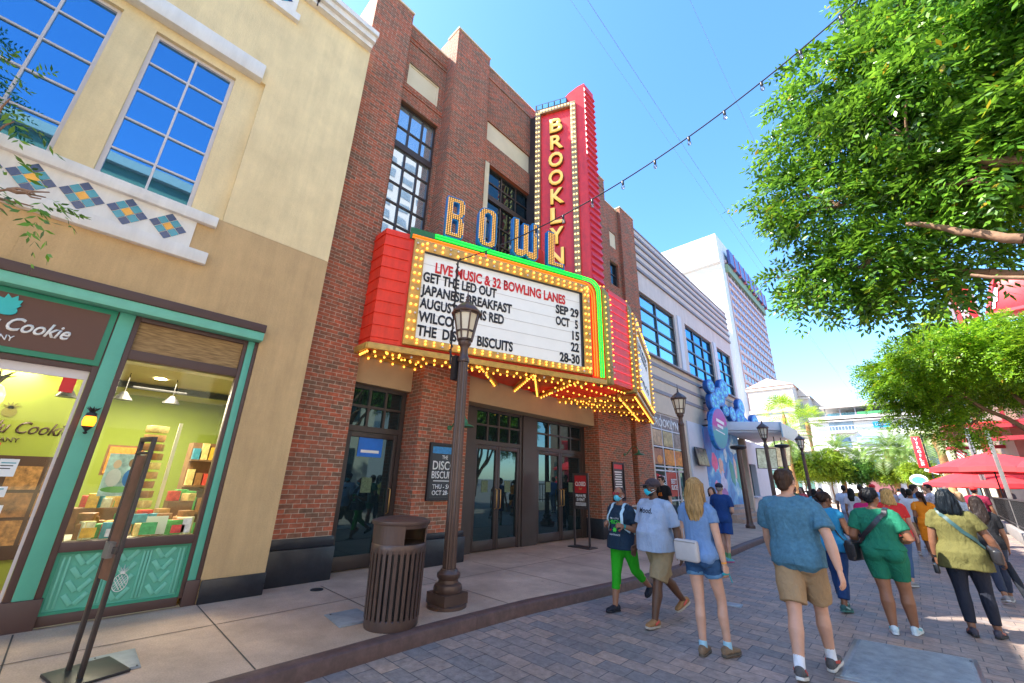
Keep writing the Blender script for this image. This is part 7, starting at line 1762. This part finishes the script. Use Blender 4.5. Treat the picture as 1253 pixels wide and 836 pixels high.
def mask(J, col, ear=True):
    HP = J['HP']; b = MB()
    J['ell'](b, HP(0,.066,1.588), .058,.054,.054, 0, J['Hm']); J['ell'](b, HP(0,.104,1.600), .026,.026,.034, 0, J['Hm'])
    m_ = remesh(b, .006, 3, 'face_mask', cloth(col, .8), J['root'])
    b = MB()
    for sx in (-1,1): b.tube([HP(sx*.052,.06,1.61),HP(sx*.084,.005,1.625)],.003,5); b.tube([HP(sx*.052,.06,1.57),HP(sx*.084,.0,1.61)],.003,5)
    o = b.build('ear_loop', cloth((.7,.75,.78)), None); o.parent = m_
def shades(J, col=(.02,.02,.025)):
    HP = J['HP']; b = MB()
    for sx in (-1,1):
        b.prism([HP(sx*.034+.029*math.cos(a),.108,1.652+.022*math.sin(a)) for a in [2*math.pi*i/16 for i in range(16)]], J['Hm'] @ Vector((0,.008,0))); b.tube([HP(sx*.062,.108,1.66),HP(sx*.084,.04,1.657),HP(sx*.086,-.01,1.645)],.0035,6)
    b.tube([HP(-.01,.115,1.657),HP(.01,.115,1.657)],.004,6); o = b.build('sunglasses', mat('lens',col,.12,var=0,coat=.5), None); o.parent = J['root']
def eyes(J):
    HP = J['HP']; b = MB()
    for sx in (-1,1): b.ball(HP(sx*.032,.093,1.652), .011, 10, 7)
    o = b.build('eyes', cloth((.55,.52,.5),.3), None, smooth=60); o.parent = J['root']; b = MB()
    for sx in (-1,1): b.ball(HP(sx*.032,.101,1.652), .0052, 8, 6)
    q = b.build('irises', cloth((.03,.02,.015),.2), None, smooth=60); q.parent = o
def cap(J, col, brim=True, back=False):
    HP = J['HP']; b = MB(); J['ell'](b, HP(0,-.004,1.690), .090,.106,.078, 0, J['Hm'])
    loft(b, [(HP(0,-.004,1.672), J['Hm'] @ Vector((.091,0,0)), J['Hm'] @ Vector((0,.107,0))),(HP(0,-.004,1.70), J['Hm'] @ Vector((.090,0,0)), J['Hm'] @ Vector((0,.106,0)))],20)
    o = remesh(b, .007, 2, 'cap', cloth(col,.7), J['root'])
    if brim:
        sg = -1 if back else 1; b = MB(); pl_2 = [HP(.078*math.cos(a), sg*(.075+.095*math.sin(a)), 1.682-.02*math.sin(a)) for a in [math.pi*i/14 for i in range(15)]]; b.prism(pl_2, J['Hm'] @ Vector((0,0,.007))); q = b.build('brim', cloth(col,.7), None, bevel=.002); q.parent = o
DK, MD_, LT = (.11,.050,.028), (.27,.125,.070), (.52,.29,.20)
BLK = (.005,.0045,.005)
leather = mat('black_leather', (.018,.018,.022), .38, var=.2, vs=20, bump=.2, bs=150)
# ---- 1 woman in green leggings facing the camera
def x1(J):
    mask(J, (.10,.50,.62)); shades(J, (.30,.04,.05))
    decal_text(J, "I'M A LITTLE", .0, 1.285, .022, .17, cloth((.6,.62,.62)))
    decal_text(J, 'HIGH', .0, 1.215, .058, .24, cloth((.06,.62,.05)))
    decal_text(J, 'MAINTENANCE', .0, 1.055, .022, .20, cloth((.5,.52,.55)))
    o = J['top']; bv = BVHTree.FromPolygons([v.co for v in o.data.vertices], [p.vertices for p in o.data.polygons]); U = J['U']
    b = MB(); 
    for a, L in ((-100,.03),(-62,.05),(-30,.062),(0,.07),(30,.062),(62,.05),(100,.03)):
        d = (math.sin(R(a)), math.cos(R(a))); s_ = (d[1], -d[0]); pl_2 = []
        for f_, w_ in ((0,.0),(.5,.010),(1,0),(.5,-.010)):
            x, z_ = d[0]*L*f_+s_[0]*w_, 1.115+d[1]*L*f_+s_[1]*w_; h = bv.ray_cast(U(x,.6,z_), J['UV']((0,-1,0))); pl_2.append((h[0] if h[0] is not None else U(x,.15,z_))+J['UV']((0,.005,0)))
        b.add(pl_2, [(0,1,2,3)])
    q = b.build('shirt_leaf', cloth((.08,.62,.05)), None); q.parent = o
    b = MB()
    for x in (-.085,.085):
        h = bv.ray_cast(U(x,.6,1.125), J['UV']((0,-1,0))); b.ball(h[0] if h[0] is not None else U(x,.15,1.12), .013, 8, 5)
    q = b.build('shirt_dots', cloth((.6,.03,.05)), None); q.parent = o
    st_m = cloth((.42,.58,.66))
    for sx in (-1,1): drape(J, [J['U'](sx*.10,-.10,1.40),J['U'](sx*.105,0,1.475),J['U'](sx*.11,.12,1.36),J['U'](sx*.125,.15,1.20),J['U'](sx*.16,.05,1.10)], .042, st_m, 'backpack_strap')
    lbox(J, J['U'](0,-.20,1.22), .28,.13,.40, st_m, 'backpack', bevel=.05)
    hp = J['handL']; b = MB(); a = J['arms']['L'][2]; b.tube([a-hp[1]*.02,a+hp[1]*.01],[.033,.033],14); q = b.build('watch_band', cloth((.04,.25,.25)), None, smooth=50); q.parent = J['root']
person('woman facing the camera in bright green leggings, dark HIGH shirt and blue face mask', (-3.2,5.72), 172, 1.60, True, MD_, ('crop',(.05,.02,.012)), ('tee',(.012,.028,.05),dict(sleeve=.62,hem=.86,flare=.03,o=.016)), ('legging',(.022,.34,.012),dict(len=1.52,o=.008,fold=.003,name='leggings',waist=1.0)), ((.015,.018,.028),(.02,.02,.025)),
  dict(L=(-24,30,-22),R=(14,4,2),armL=((-.24,-.05,1.17),(-.15,.18,1.20)),armR=((.24,-.05,1.17),(.15,.18,1.22)),palmL=(.6,.3,-.2),palmR=(-.6,.3,-.2),curlL=62,curlR=62,head=(6,4)), dict(t=1.20,d=1.22,hip=1.16,arm=1.12,leg=1.12,bust=1.15,belly=.05), .0068, x1)
# ---- 2 man in the Mood shirt
def x2(J):
    mask(J, (.03,.46,.58)); shades(J); decal_text(J, 'Mood.', .015, 1.325, .062, .22, cloth((.02,.02,.03)))
    HP = J['HP']; b = MB(); J['ell'](b, HP(0,.040,1.560), .064,.058,.034, 0, J['Hm']); remesh(b, .008, 2, 'neck_gaiter', cloth((.02,.02,.022)), J['root'])
    cap(J, (.05,.035,.04), True)
person('man facing the camera in a pale blue Mood shirt, cargo shorts and turquoise mask', (-2.62,5.62), 163, 1.74, False, DK, ('crop',BLK), ('tee',(.31,.38,.50),dict(sleeve=.82,so=.028,hem=.87,flare=.05,o=.022,fold=.009)), ('cargo',(.30,.22,.12),dict(len=.98,o=.026,flare=.022,name='cargo_shorts',fold=.010)), ((.33,.17,.07),(.42,.36,.30),(.65,.10,.08)),
  dict(L=(20,6,4),R=(-20,26,-24),armL=(-12,12,14),armR=(6,10,20),head=(-24,0)), dict(t=1.20,d=1.28,hip=1.14,arm=1.15,leg=1.10,belly=.13), .0068, x2)
# ---- 3 blonde woman from behind
def x3(J):
    m_ = mat('taupe_leather',(.42,.40,.40),.5,var=.08,vs=8,bump=.2,bs=120)
    bag = lbox(J, J['U'](-.06,-.185,.985), .27,.085,.22, m_, 'shoulder_bag', (4,0,0), .03)
    b = MB(); b.mbox(Matrix.Translation(J['U'](-.06,-.232,1.07)),.25,.006,.012); q = b.build('zip', MT['steel'], None); q.parent = bag
    drape(J, [J['U'](-.17,-.16,1.07),J['U'](-.20,-.02,1.20),J['U'](-.12,.03,1.47),J['U'](.0,.16,1.28),J['U'](.18,.02,1.08)], .018, m_, 'bag_strap', parent=bag)
    hp, d, n_2, th = J['handR']; b = MB(); b.tube([hp+d*.02-th*.05,hp+d*.03+th*.03],.014,8); b.tube([hp+d*.03+th*.03,hp+d*.12+th*.05],.006,6); q = b.build('key_fob', cloth((.03,.30,.33),.4), None, smooth=40); q.parent = J['root']
    b = MB(); a = J['arms']['R'][2]; b.tube([a-d*.03,a-d*.015],.030,14); q = b.build('wristband', cloth((.75,.30,.04),.5), None, smooth=40); q.parent = J['root']
person('blonde woman from behind in a light blue top, denim shorts and taupe bag', (-1.86,5.02), -8, 1.72, True, LT, ('long',(.40,.235,.085),.27), ('tee',(.13,.225,.40),dict(sleeve=.42,hem=.92,o=.014,fold=.005)), ('denim',(.025,.07,.16),dict(len=.42,o=.014,flare=.012,name='denim_shorts',cuff=(.09,.20,.33),var=.25)), ((.20,.13,.08),(.10,.08,.06)),
  dict(L=(-2,3,0),R=(14,14,2,6),armL=(4,4,30),armR=(2,9,8),head=(14,0),toe=12,curlR=40), dict(t=1.02,d=1.0,hip=1.02,arm=.95,leg=.92), .0065, x3, socks=((.30,.50,.60),.05))
# ---- 4 tall man from behind
person('tall brown haired man from behind in a heather blue T-shirt and khaki shorts', (-1.0,5.28), -2, 1.86, False, (.50,.27,.18), ('short',(.055,.026,.014)), ('tee',(.058,.148,.21),dict(sleeve=.72,so=.030,hem=.89,o=.028,flare=.03,fold=.008,var=.25,vs=30)), ('chino',(.31,.20,.105),dict(len=.86,o=.018,flare=.024,name='khaki_shorts',fold=.008)), ((.08,.075,.075),(.55,.52,.48),(.45,.06,.04)),
  dict(L=(-20,4,-14),R=(24,16,10),armL=(20,10,14),armR=(-20,17,14),head=(-14,3),lean=4,curlL=24,curlR=24), dict(t=1.10,d=1.08,hip=1.02,arm=1.05,leg=1.04), .0065, None, socks=((.65,.66,.70),.13))
# ---- 5 woman in the blue vest looking at her phone
def x5(J):
    drape(J, [J['U'](.20,-.08,1.02),J['U'](.10,-.14,1.22),J['U'](-.10,-.08,1.44),J['U'](-.13,.06,1.42),J['U'](.0,.16,1.2)], .018, leather, 'bag_strap'); lbox(J, J['U'](.25,-.04,.93), .07,.26,.19, leather, 'shoulder_bag', (12,0,0), .03)
    hp, d, n_2, th = J['handR']; lbox(J, hp+d*.04+Vector((-.05,.02,.03)), .075,.012,.15, MT['black'], 'phone', (50,0,20), .004)
person('woman in a sky blue sleeveless top and navy trousers looking at a phone', (-1.08,8.22), -14, 1.61, True, (.20,.085,.045), ('bun',(.030,.012,.008)), ('vest',(.03,.24,.42),dict(sleeve=.12,so=.008,hem=.84,o=.014,flare=.03)), ('trousers',(.018,.05,.15),dict(len=1.80,o=.016,flare=.018,name='trousers',fold=.007)), ((.03,.10,.10),(.05,.16,.15),(.30,.42,.40)),
  dict(L=(14,8,0),R=(-8,10,-6),armL=((-.24,.02,1.17),(-.06,.24,1.15)),armR=((.25,.02,1.16),(.12,.26,1.14)),head=(-32,-18),curlL=40,curlR=50), dict(t=1.16,d=1.16,hip=1.08,arm=1.02,leg=1.0,bust=1.1,belly=.04), .0085, x5)
# ---- 6 woman in the green set
def x6(J):
    bag = lbox(J, J['U'](-.31,-.04,.93), .10,.30,.26, leather, 'shoulder_bag', (0,0,-14), .03); drape(J, [J['U'](-.27,-.10,1.06),J['U'](-.10,-.16,1.20),J['U'](.10,-.12,1.42),J['U'](.13,.03,1.47),J['U'](.05,.16,1.3)], .055, leather, 'bag_strap', parent=bag)
    lbox(J, J['U'](-.31,-.20,.93)+Vector((-.0,0,0)), .075,.012,.16, MT['dark'], 'bag_pocket', (0,0,-14), .005, bag)
    b = MB()
    for sx in (-1,1): b.tube([J['HP'](sx*.06,.10,1.655),J['HP'](sx*.086,.0,1.65)],.004,6)
    q = b.build('glasses', MT['black'], None); q.parent = J['root']
person('woman in a matching green top and shorts with black crossbody bag and head wrap', (-.46,7.52), -3, 1.66, True, (.24,.105,.055), ('wrap',(.004,.005,.008)), ('tee',(.012,.15,.085),dict(sleeve=.68,so=.02,hem=.98,o=.016,fold=.007)), ('biker',(.010,.14,.078),dict(len=.74,o=.010,name='green_shorts',fold=.005,waist=1.05)), ((.50,.60,.64),(.60,.64,.66),(.10,.42,.50)),
  dict(L=(-4,6,-2),R=(10,8,2,4),armL=((-.28,-.02,1.15),(-.30,.16,1.02)),armR=((.30,-.04,1.14),(.16,.16,1.08)),head=(-22,-2),toe=10), dict(t=1.36,d=1.30,hip=1.34,arm=1.24,leg=1.30,bust=1.2,belly=.06), .0075, x6)
# ---- 7 woman in the olive top
def x7(J):
    bag = lbox(J, J['U'](.30,-.03,.97), .09,.26,.18, leather, 'shoulder_bag', (10,0,10), .03); drape(J, [J['U'](.27,-.08,1.06),J['U'](.08,-.17,1.22),J['U'](-.09,-.12,1.43),J['U'](-.11,.03,1.47),J['U'](-.03,.16,1.3)], .045, mat('teal_strap',(.015,.06,.065),.5,var=.1), 'bag_strap', parent=bag)
    hp, d, n_2, th = J['handR']; b = MB(); q0 = hp+Vector((.0,.06,.10)); q1 = hp+Vector((.10,-.10,-.42)); b.tube([q0,q0.lerp(q1,.12),q0.lerp(q1,.15),q0.lerp(q1,.55),q0.lerp(q1,.95),q1],[.012,.012,.034,.040,.028,.010],12); q = b.build('folded_umbrella', cloth((.015,.018,.025)), None, smooth=50); q.parent = J['root']
    hp, d, n_2, th = J['handL']; lbox(J, hp+Vector((-.02,.05,-.10)), .06,.14,.12, leather, 'wallet_bag', (0,0,0), .015)
    b = MB(); a = J['arms']['L'][2]; b.tube([a-d*.02,a],.034,14); q = b.build('watch_band', MT['black'], None, smooth=40); q.parent = J['root']
person('woman with a dark bob in an olive top and black leggings with folded umbrella', (.27,8.18), -4, 1.67, True, (.17,.075,.042), ('bob',(.004,.009,.015)), ('tee',(.105,.098,.030),dict(sleeve=.55,so=.022,hem=.76,o=.018,flare=.05,fold=.008)), ('legging',(.014,.017,.028),dict(len=1.86,o=.009,name='leggings',fold=.002)), ((.05,.045,.06),(.03,.03,.03),(.35,.12,.08)),
  dict(L=(-4,6,-3,4),R=(6,6,0,4),armL=(2,12,8),armR=(6,24,16),head=(8,2),toe=14,curlR=55,curlL=50), dict(t=1.28,d=1.24,hip=1.22,arm=1.12,leg=1.10,bust=1.15,belly=.05), .0075, x7)
# ---- 8 man in navy with a cap
def x8(J): cap(J, (.012,.016,.035), False)
person('man in a navy shirt, navy shorts and dark cap walking away along the kerb', (-3.45,10.95), -6, 1.70, False, (.46,.26,.18), ('crop',(.25,.23,.22)), ('polo',(.010,.045,.17),dict(sleeve=.66,so=.022,hem=.86,o=.020,fold=.008)), ('shorts',(.012,.05,.20),dict(len=.74,o=.026,flare=.035,name='navy_shorts',fold=.008)), ((.10,.35,.42),(.45,.10,.25)),
  dict(L=(5,4,0),R=(-4,5,-2),armL=(6,10,12),armR=((.24,.0,1.16),(.14,.22,1.08)),head=(10,0)), dict(t=1.02,d=1.0,leg=.95,arm=.95), .009, x8, socks=((.12,.30,.14),.14))
# ---- 9 man in a black T-shirt at the ticket window
def x9(J):
    shades(J); decal_text(J, 'III', -.0, 1.20, .10, .13, cloth((.80,.22,.02)))
person('man in a black T-shirt with an orange chest print standing near the ticket window', (-5.45,12.3), 165, 1.74, False, LT, ('short',(.03,.018,.012)), ('tee',(.014,.014,.016),dict(sleeve=.7,so=.022,hem=.86,o=.02)), ('jeans',(.02,.025,.035),dict(len=1.9,o=.014,name='jeans')), ((.03,.03,.03),(.4,.4,.4)), dict(L=(4,4,0),R=(-3,4,0),armL=(0,8,10),armR=(0,8,14),head=(-10,-4)), dict(), .010, x9, z=.13)
person('woman in a white and pale blue top half hidden behind the blonde woman', (-3.9,11.2+.6), 178, 1.60, True, LT, ('long',(.05,.03,.02),.2), ('tee',(.45,.55,.72),dict(sleeve=.6,hem=.86)), ('jeans',(.05,.08,.16),dict(len=1.9,o=.01,name='jeans')), ((.5,.5,.5),(.6,.6,.6)), dict(L=(4,4,0),R=(-3,4,0)), dict(), .012)
# ---- 10 orange dress
def x10(J): lbox(J, J['U'](-.22,-.02,1.02), .07,.22,.17, leather, 'handbag', (0,0,0), .03); drape(J, [J['U'](-.22,-.02,1.1),J['U'](-.18,-.05,1.3),J['U'](-.14,0,1.45)], .012, MT['gold'], 'bag_chain')
person('woman in a fitted orange dress and black flats walking away mid street', (.06,15.4), -2, 1.64, True, (.24,.105,.055), ('pony',(.035,.015,.010)), ('dress_top',(.80,.24,.012),dict(sleeve=.5,hem=.92,o=.010,name='dress')), ('skirt',(.80,.24,.012),dict(hemz=.50,o=.012,flare=-.01,waist=1.08,name='dress_skirt',fold=.005)), ((.02,.02,.022),(.03,.03,.03)), dict(L=(-8,10,-8),R=(14,6,4),armL=(-4,8,14),armR=((.24,.06,1.2),(.10,.20,1.35)),head=(20,-6)), dict(t=1.1,d=1.08,hip=1.16,arm=1.05,leg=1.05,bust=1.1), .010, x10)
# ---- the crowd beyond
floral = mat('floral_print',(.60,.03,.03),.8,var=0)
_n, _l = floral.node_tree.nodes, floral.node_tree.links
_tc = _n.new('ShaderNodeTexCoord'); _v = _n.new('ShaderNodeTexVoronoi'); _v.inputs['Scale'].default_value = 13; _l.new(_tc.outputs['Object'], _v.inputs[0])
_c = _n.new('ShaderNodeValToRGB'); _e = _c.color_ramp.elements; _c.color_ramp.interpolation = 'CONSTANT'; _e[0].color = rgba((.75,.42,.05)); _e[1].position = .30; _e[1].color = rgba((.62,.02,.02)); _x = _e.new(.17); _x.color = rgba((.04,.03,.03)); _x = _e.new(.23); _x.color = rgba((.75,.10,.06))
_l.new(_v.outputs['Distance'], _c.inputs[0]); _l.new(_c.outputs[0], _n['Principled BSDF'].inputs['Base Color'])
WLK = [dict(L=(14,6,2),R=(-14,16,-14)), dict(L=(-14,16,-14),R=(14,6,2)), dict(L=(6,5,0),R=(-6,8,-4)), dict(L=(2,3,0),R=(-2,3,0))]
def crowd(label, x, y, rot, H, fem, sk, hair, tc_, bc, bl=1.85, w=0, g=None, sleeve=.65, vox=None, extra=None, topo=None, bot='trousers', shoe=((.25,.25,.26),(.5,.5,.5)), pose=None):
    o = dict(sleeve=sleeve, hem=.86, o=.018, fold=.008); o.update(topo or {})
    bo = dict(len=bl, o=.014, name='shorts' if bl <= 1 else 'trousers', flare=.02 if bl <= 1 else .0)
    if bot == 'skirt': bo = dict(hemz=.55, o=.02, flare=.05, name='skirt')
    person(label, (x,y), rot, H, fem, sk, hair, ('tee',tc_,o), (bot,bc,bo), shoe, dict(WLK[w], **(pose or {})), g, vox or (.013 if y < 22 else .02), extra)
crowd('woman in a magenta top between the phone woman and the green outfit', -.95,13.2,-4,1.60,True,MD_,('bun',(.04,.015,.012)),(.50,.02,.14),(.03,.04,.08),1.85,0,dict(t=1.15,hip=1.1))
crowd('blonde woman in a red floral top behind the woman in green', -.42,11.2,-12,1.68,True,LT,('bob',(.50,.30,.10)),(.6,.03,.03),(.06,.12,.24),1.85,2,dict(t=1.2,d=1.15,hip=1.1),topo=dict(mat=floral,hem=.80,flare=.05))
crowd('man in a white T-shirt and khaki shorts beside the floral top', -.14,16.4,-10,1.72,False,(.2,.09,.05),('crop',BLK),(.62,.66,.74),(.30,.22,.12),.9,1)
crowd('man in a grey and blue raglan shirt talking at the centre right', -.05,18.5,-60,1.84,False,LT,('short',(.03,.016,.01)),(.10,.24,.46),(.20,.26,.36),1.85,3,dict(t=1.1))
crowd('man in a white shirt with red pattern facing the raglan shirt man', .35,19.8,100,1.88,False,LT,('short',(.02,.012,.01)),(.68,.62,.66),(.06,.08,.14),1.85,3,topo=dict(var=.5,vs=16))
crowd('broad man in a light blue shirt before the round board sign', .75,20.5,-5,1.82,False,(.42,.24,.17),('crop',(.15,.10,.08)),(.38,.50,.68),(.05,.07,.12),1.85,2,dict(t=1.25,d=1.15))
crowd('woman with a round black afro beside the orange dress', .50,17.4,-15,1.60,True,DK,('afro',BLK),(.04,.04,.05),(.03,.03,.04),1.85,2)
crowd('fair haired woman in white and blue turning sideways near the parasols', .95,19.3,60,1.66,True,LT,('bob',(.42,.26,.14)),(.55,.60,.70),(.04,.05,.10),1.85,3,topo=dict(var=.4,vs=14))
def xh(J): cap(J, (.60,.02,.02), True)
crowd('heavy man in a maroon shirt and red cap leaning at the terrace fence', 1.45,21.4,-20,1.84,False,MD_,('crop',BLK),(.20,.012,.04),(.02,.02,.03),1.85,3,dict(t=1.3,d=1.3,belly=.1,arm=1.1),extra=xh)
crowd('woman with long dark hair in a black shirt just beyond the olive top', .72,10.9,4,1.60,True,MD_,('long',(.02,.012,.010),.3),(.015,.016,.02),(.03,.04,.07),1.85,1,dict(t=1.1))
crowd('man in a pale grey shirt with navy sleeves and grey shorts', -1.85,19.2,-5,1.78,False,(.22,.10,.06),('crop',BLK),(.52,.56,.68),(.30,.34,.44),.92,3,dict(t=1.12))
crowd('woman with black hair and a white top left of the yellow shirt', -1.62,18.6,-8,1.68,True,MD_,('long',BLK,.25),(.55,.52,.55),(.02,.02,.03),1.85,2)
crowd('man in a mustard yellow shirt walking ahead in the crowd', -1.42,19.6,0,1.82,False,(.40,.22,.15),('short',(.03,.02,.012)),(.58,.36,.07),(.05,.06,.08),1.85,1,dict(t=1.12))
crowd('man in a light blue shirt and red cap right of the mustard shirt', -1.15,20.8,-12,1.86,False,LT,('crop',(.2,.13,.08)),(.32,.44,.66),(.30,.34,.42),1.85,0,extra=xh)
def xcam(J):
    hp = J['handL'][0]; lbox(J, hp+Vector((.05,.05,.02)), .15,.03,.09, MT['black'], 'phone', bevel=.01)
crowd('dark haired woman raising a black phone to take a picture', -2.35,17.8,150,1.66,True,MD_,('bun',BLK),(.05,.035,.035),(.03,.03,.035),1.85,3,pose=dict(armL=((-.2,.12,1.3),(-.05,.30,1.46)),armR=((.2,.12,1.3),(.06,.30,1.46))),extra=xcam)
def xbag(J): lbox(J, J['U'](.26,-.05,1.05), .12,.34,.26, MT['black'], 'tote_bag', (0,0,20), .03)
crowd('woman in a brown dress with a large black bag bending toward her phone', -1.85,13.6,-10,1.55,True,MD_,('bun',(.03,.012,.01)),(.10,.04,.04),(.10,.04,.04),1.85,3,extra=xbag,bot='skirt',pose=dict(lean=14))
crowd('woman in a light blue top left of the picture taking woman', -2.65,18.6,30,1.62,True,DK,('long',BLK,.2),(.10,.35,.50),(.04,.05,.09),1.85,3)
crowd('man in a dark green shirt by the farthest lamp post', -3.45,19.6,-40,1.70,False,(.24,.11,.07),('short',BLK),(.06,.13,.06),(.03,.03,.05),1.85,3)
crowd('woman in a red and white top with denim shorts near the lamp post', -3.6,22.2,160,1.68,True,LT,('long',(.06,.03,.02),.22),(.60,.10,.10),(.10,.18,.32),.5,3,topo=dict(var=.6,vs=12))
rc = random.Random(77)
pal = [((.62,.64,.68),'white'),((.03,.03,.035),'black'),((.45,.05,.06),'red'),((.10,.20,.42),'blue'),((.30,.31,.33),'grey'),((.10,.30,.16),'green'),((.55,.30,.34),'pink')]
place = ['farthest left of the distant crowd','beneath the dark round tree','beneath the small lime bush','right of the dark round tree','before the twin palms','left of the twin palms','just right of the twin palms','before the street end building','under the blue far sign','beside the round board sign','behind the mustard shirt','at the back of the street centre','beyond the raglan shirt man','left of the hanging red sign']
for i in range(14):
    y = 27+rc.random()*16; x = y*(-.052+i*.0052)+rc.uniform(-.1,.1); c_, nm = pal[i % 7]; fem = rc.random() < .5
    crowd('distant person in a '+nm+' top, '+place[i], x, y, rc.choice((0,0,180,20,-20)), 1.60+rc.random()*.22, fem, rc.choice((DK,MD_,LT)), (rc.choice(('long','bun') if fem else ('crop','short')), rc.choice((BLK,(.08,.04,.02)))), c_, rc.choice(((.03,.04,.07),(.25,.22,.18),(.05,.05,.06))), rc.choice((.9,1.85)), rc.randrange(4), vox=.024)
for i, (x, y, c_, lab) in enumerate(((3.6,23.6,(.55,.02,.03),'diner in a red top and hat at the terrace table by the right edge'),(3.9,27.2,(.55,.12,.30),'diner in a pink top farther along the terrace'),(3.1,30.2,(.10,.10,.12),'diner in black behind the terrace fence'))):
    person(lab, (x,y), 200, 1.68, True, LT, ('bob',(.10,.05,.03)), ('tee',c_,dict(sleeve=.6,hem=.88)), ('trousers',(.04,.05,.08),dict(len=1.8,o=.012,name='trousers')), ((.03,.03,.03),(.1,.1,.1)), dict(L=(3,3,0),R=(-3,3,0)), None, .018, xh if i == 0 else None, z=.25)

bpy.data.objects.remove(SO); bpy.data.batch_remove(OLD); bpy.data.scenes.remove(SCR)
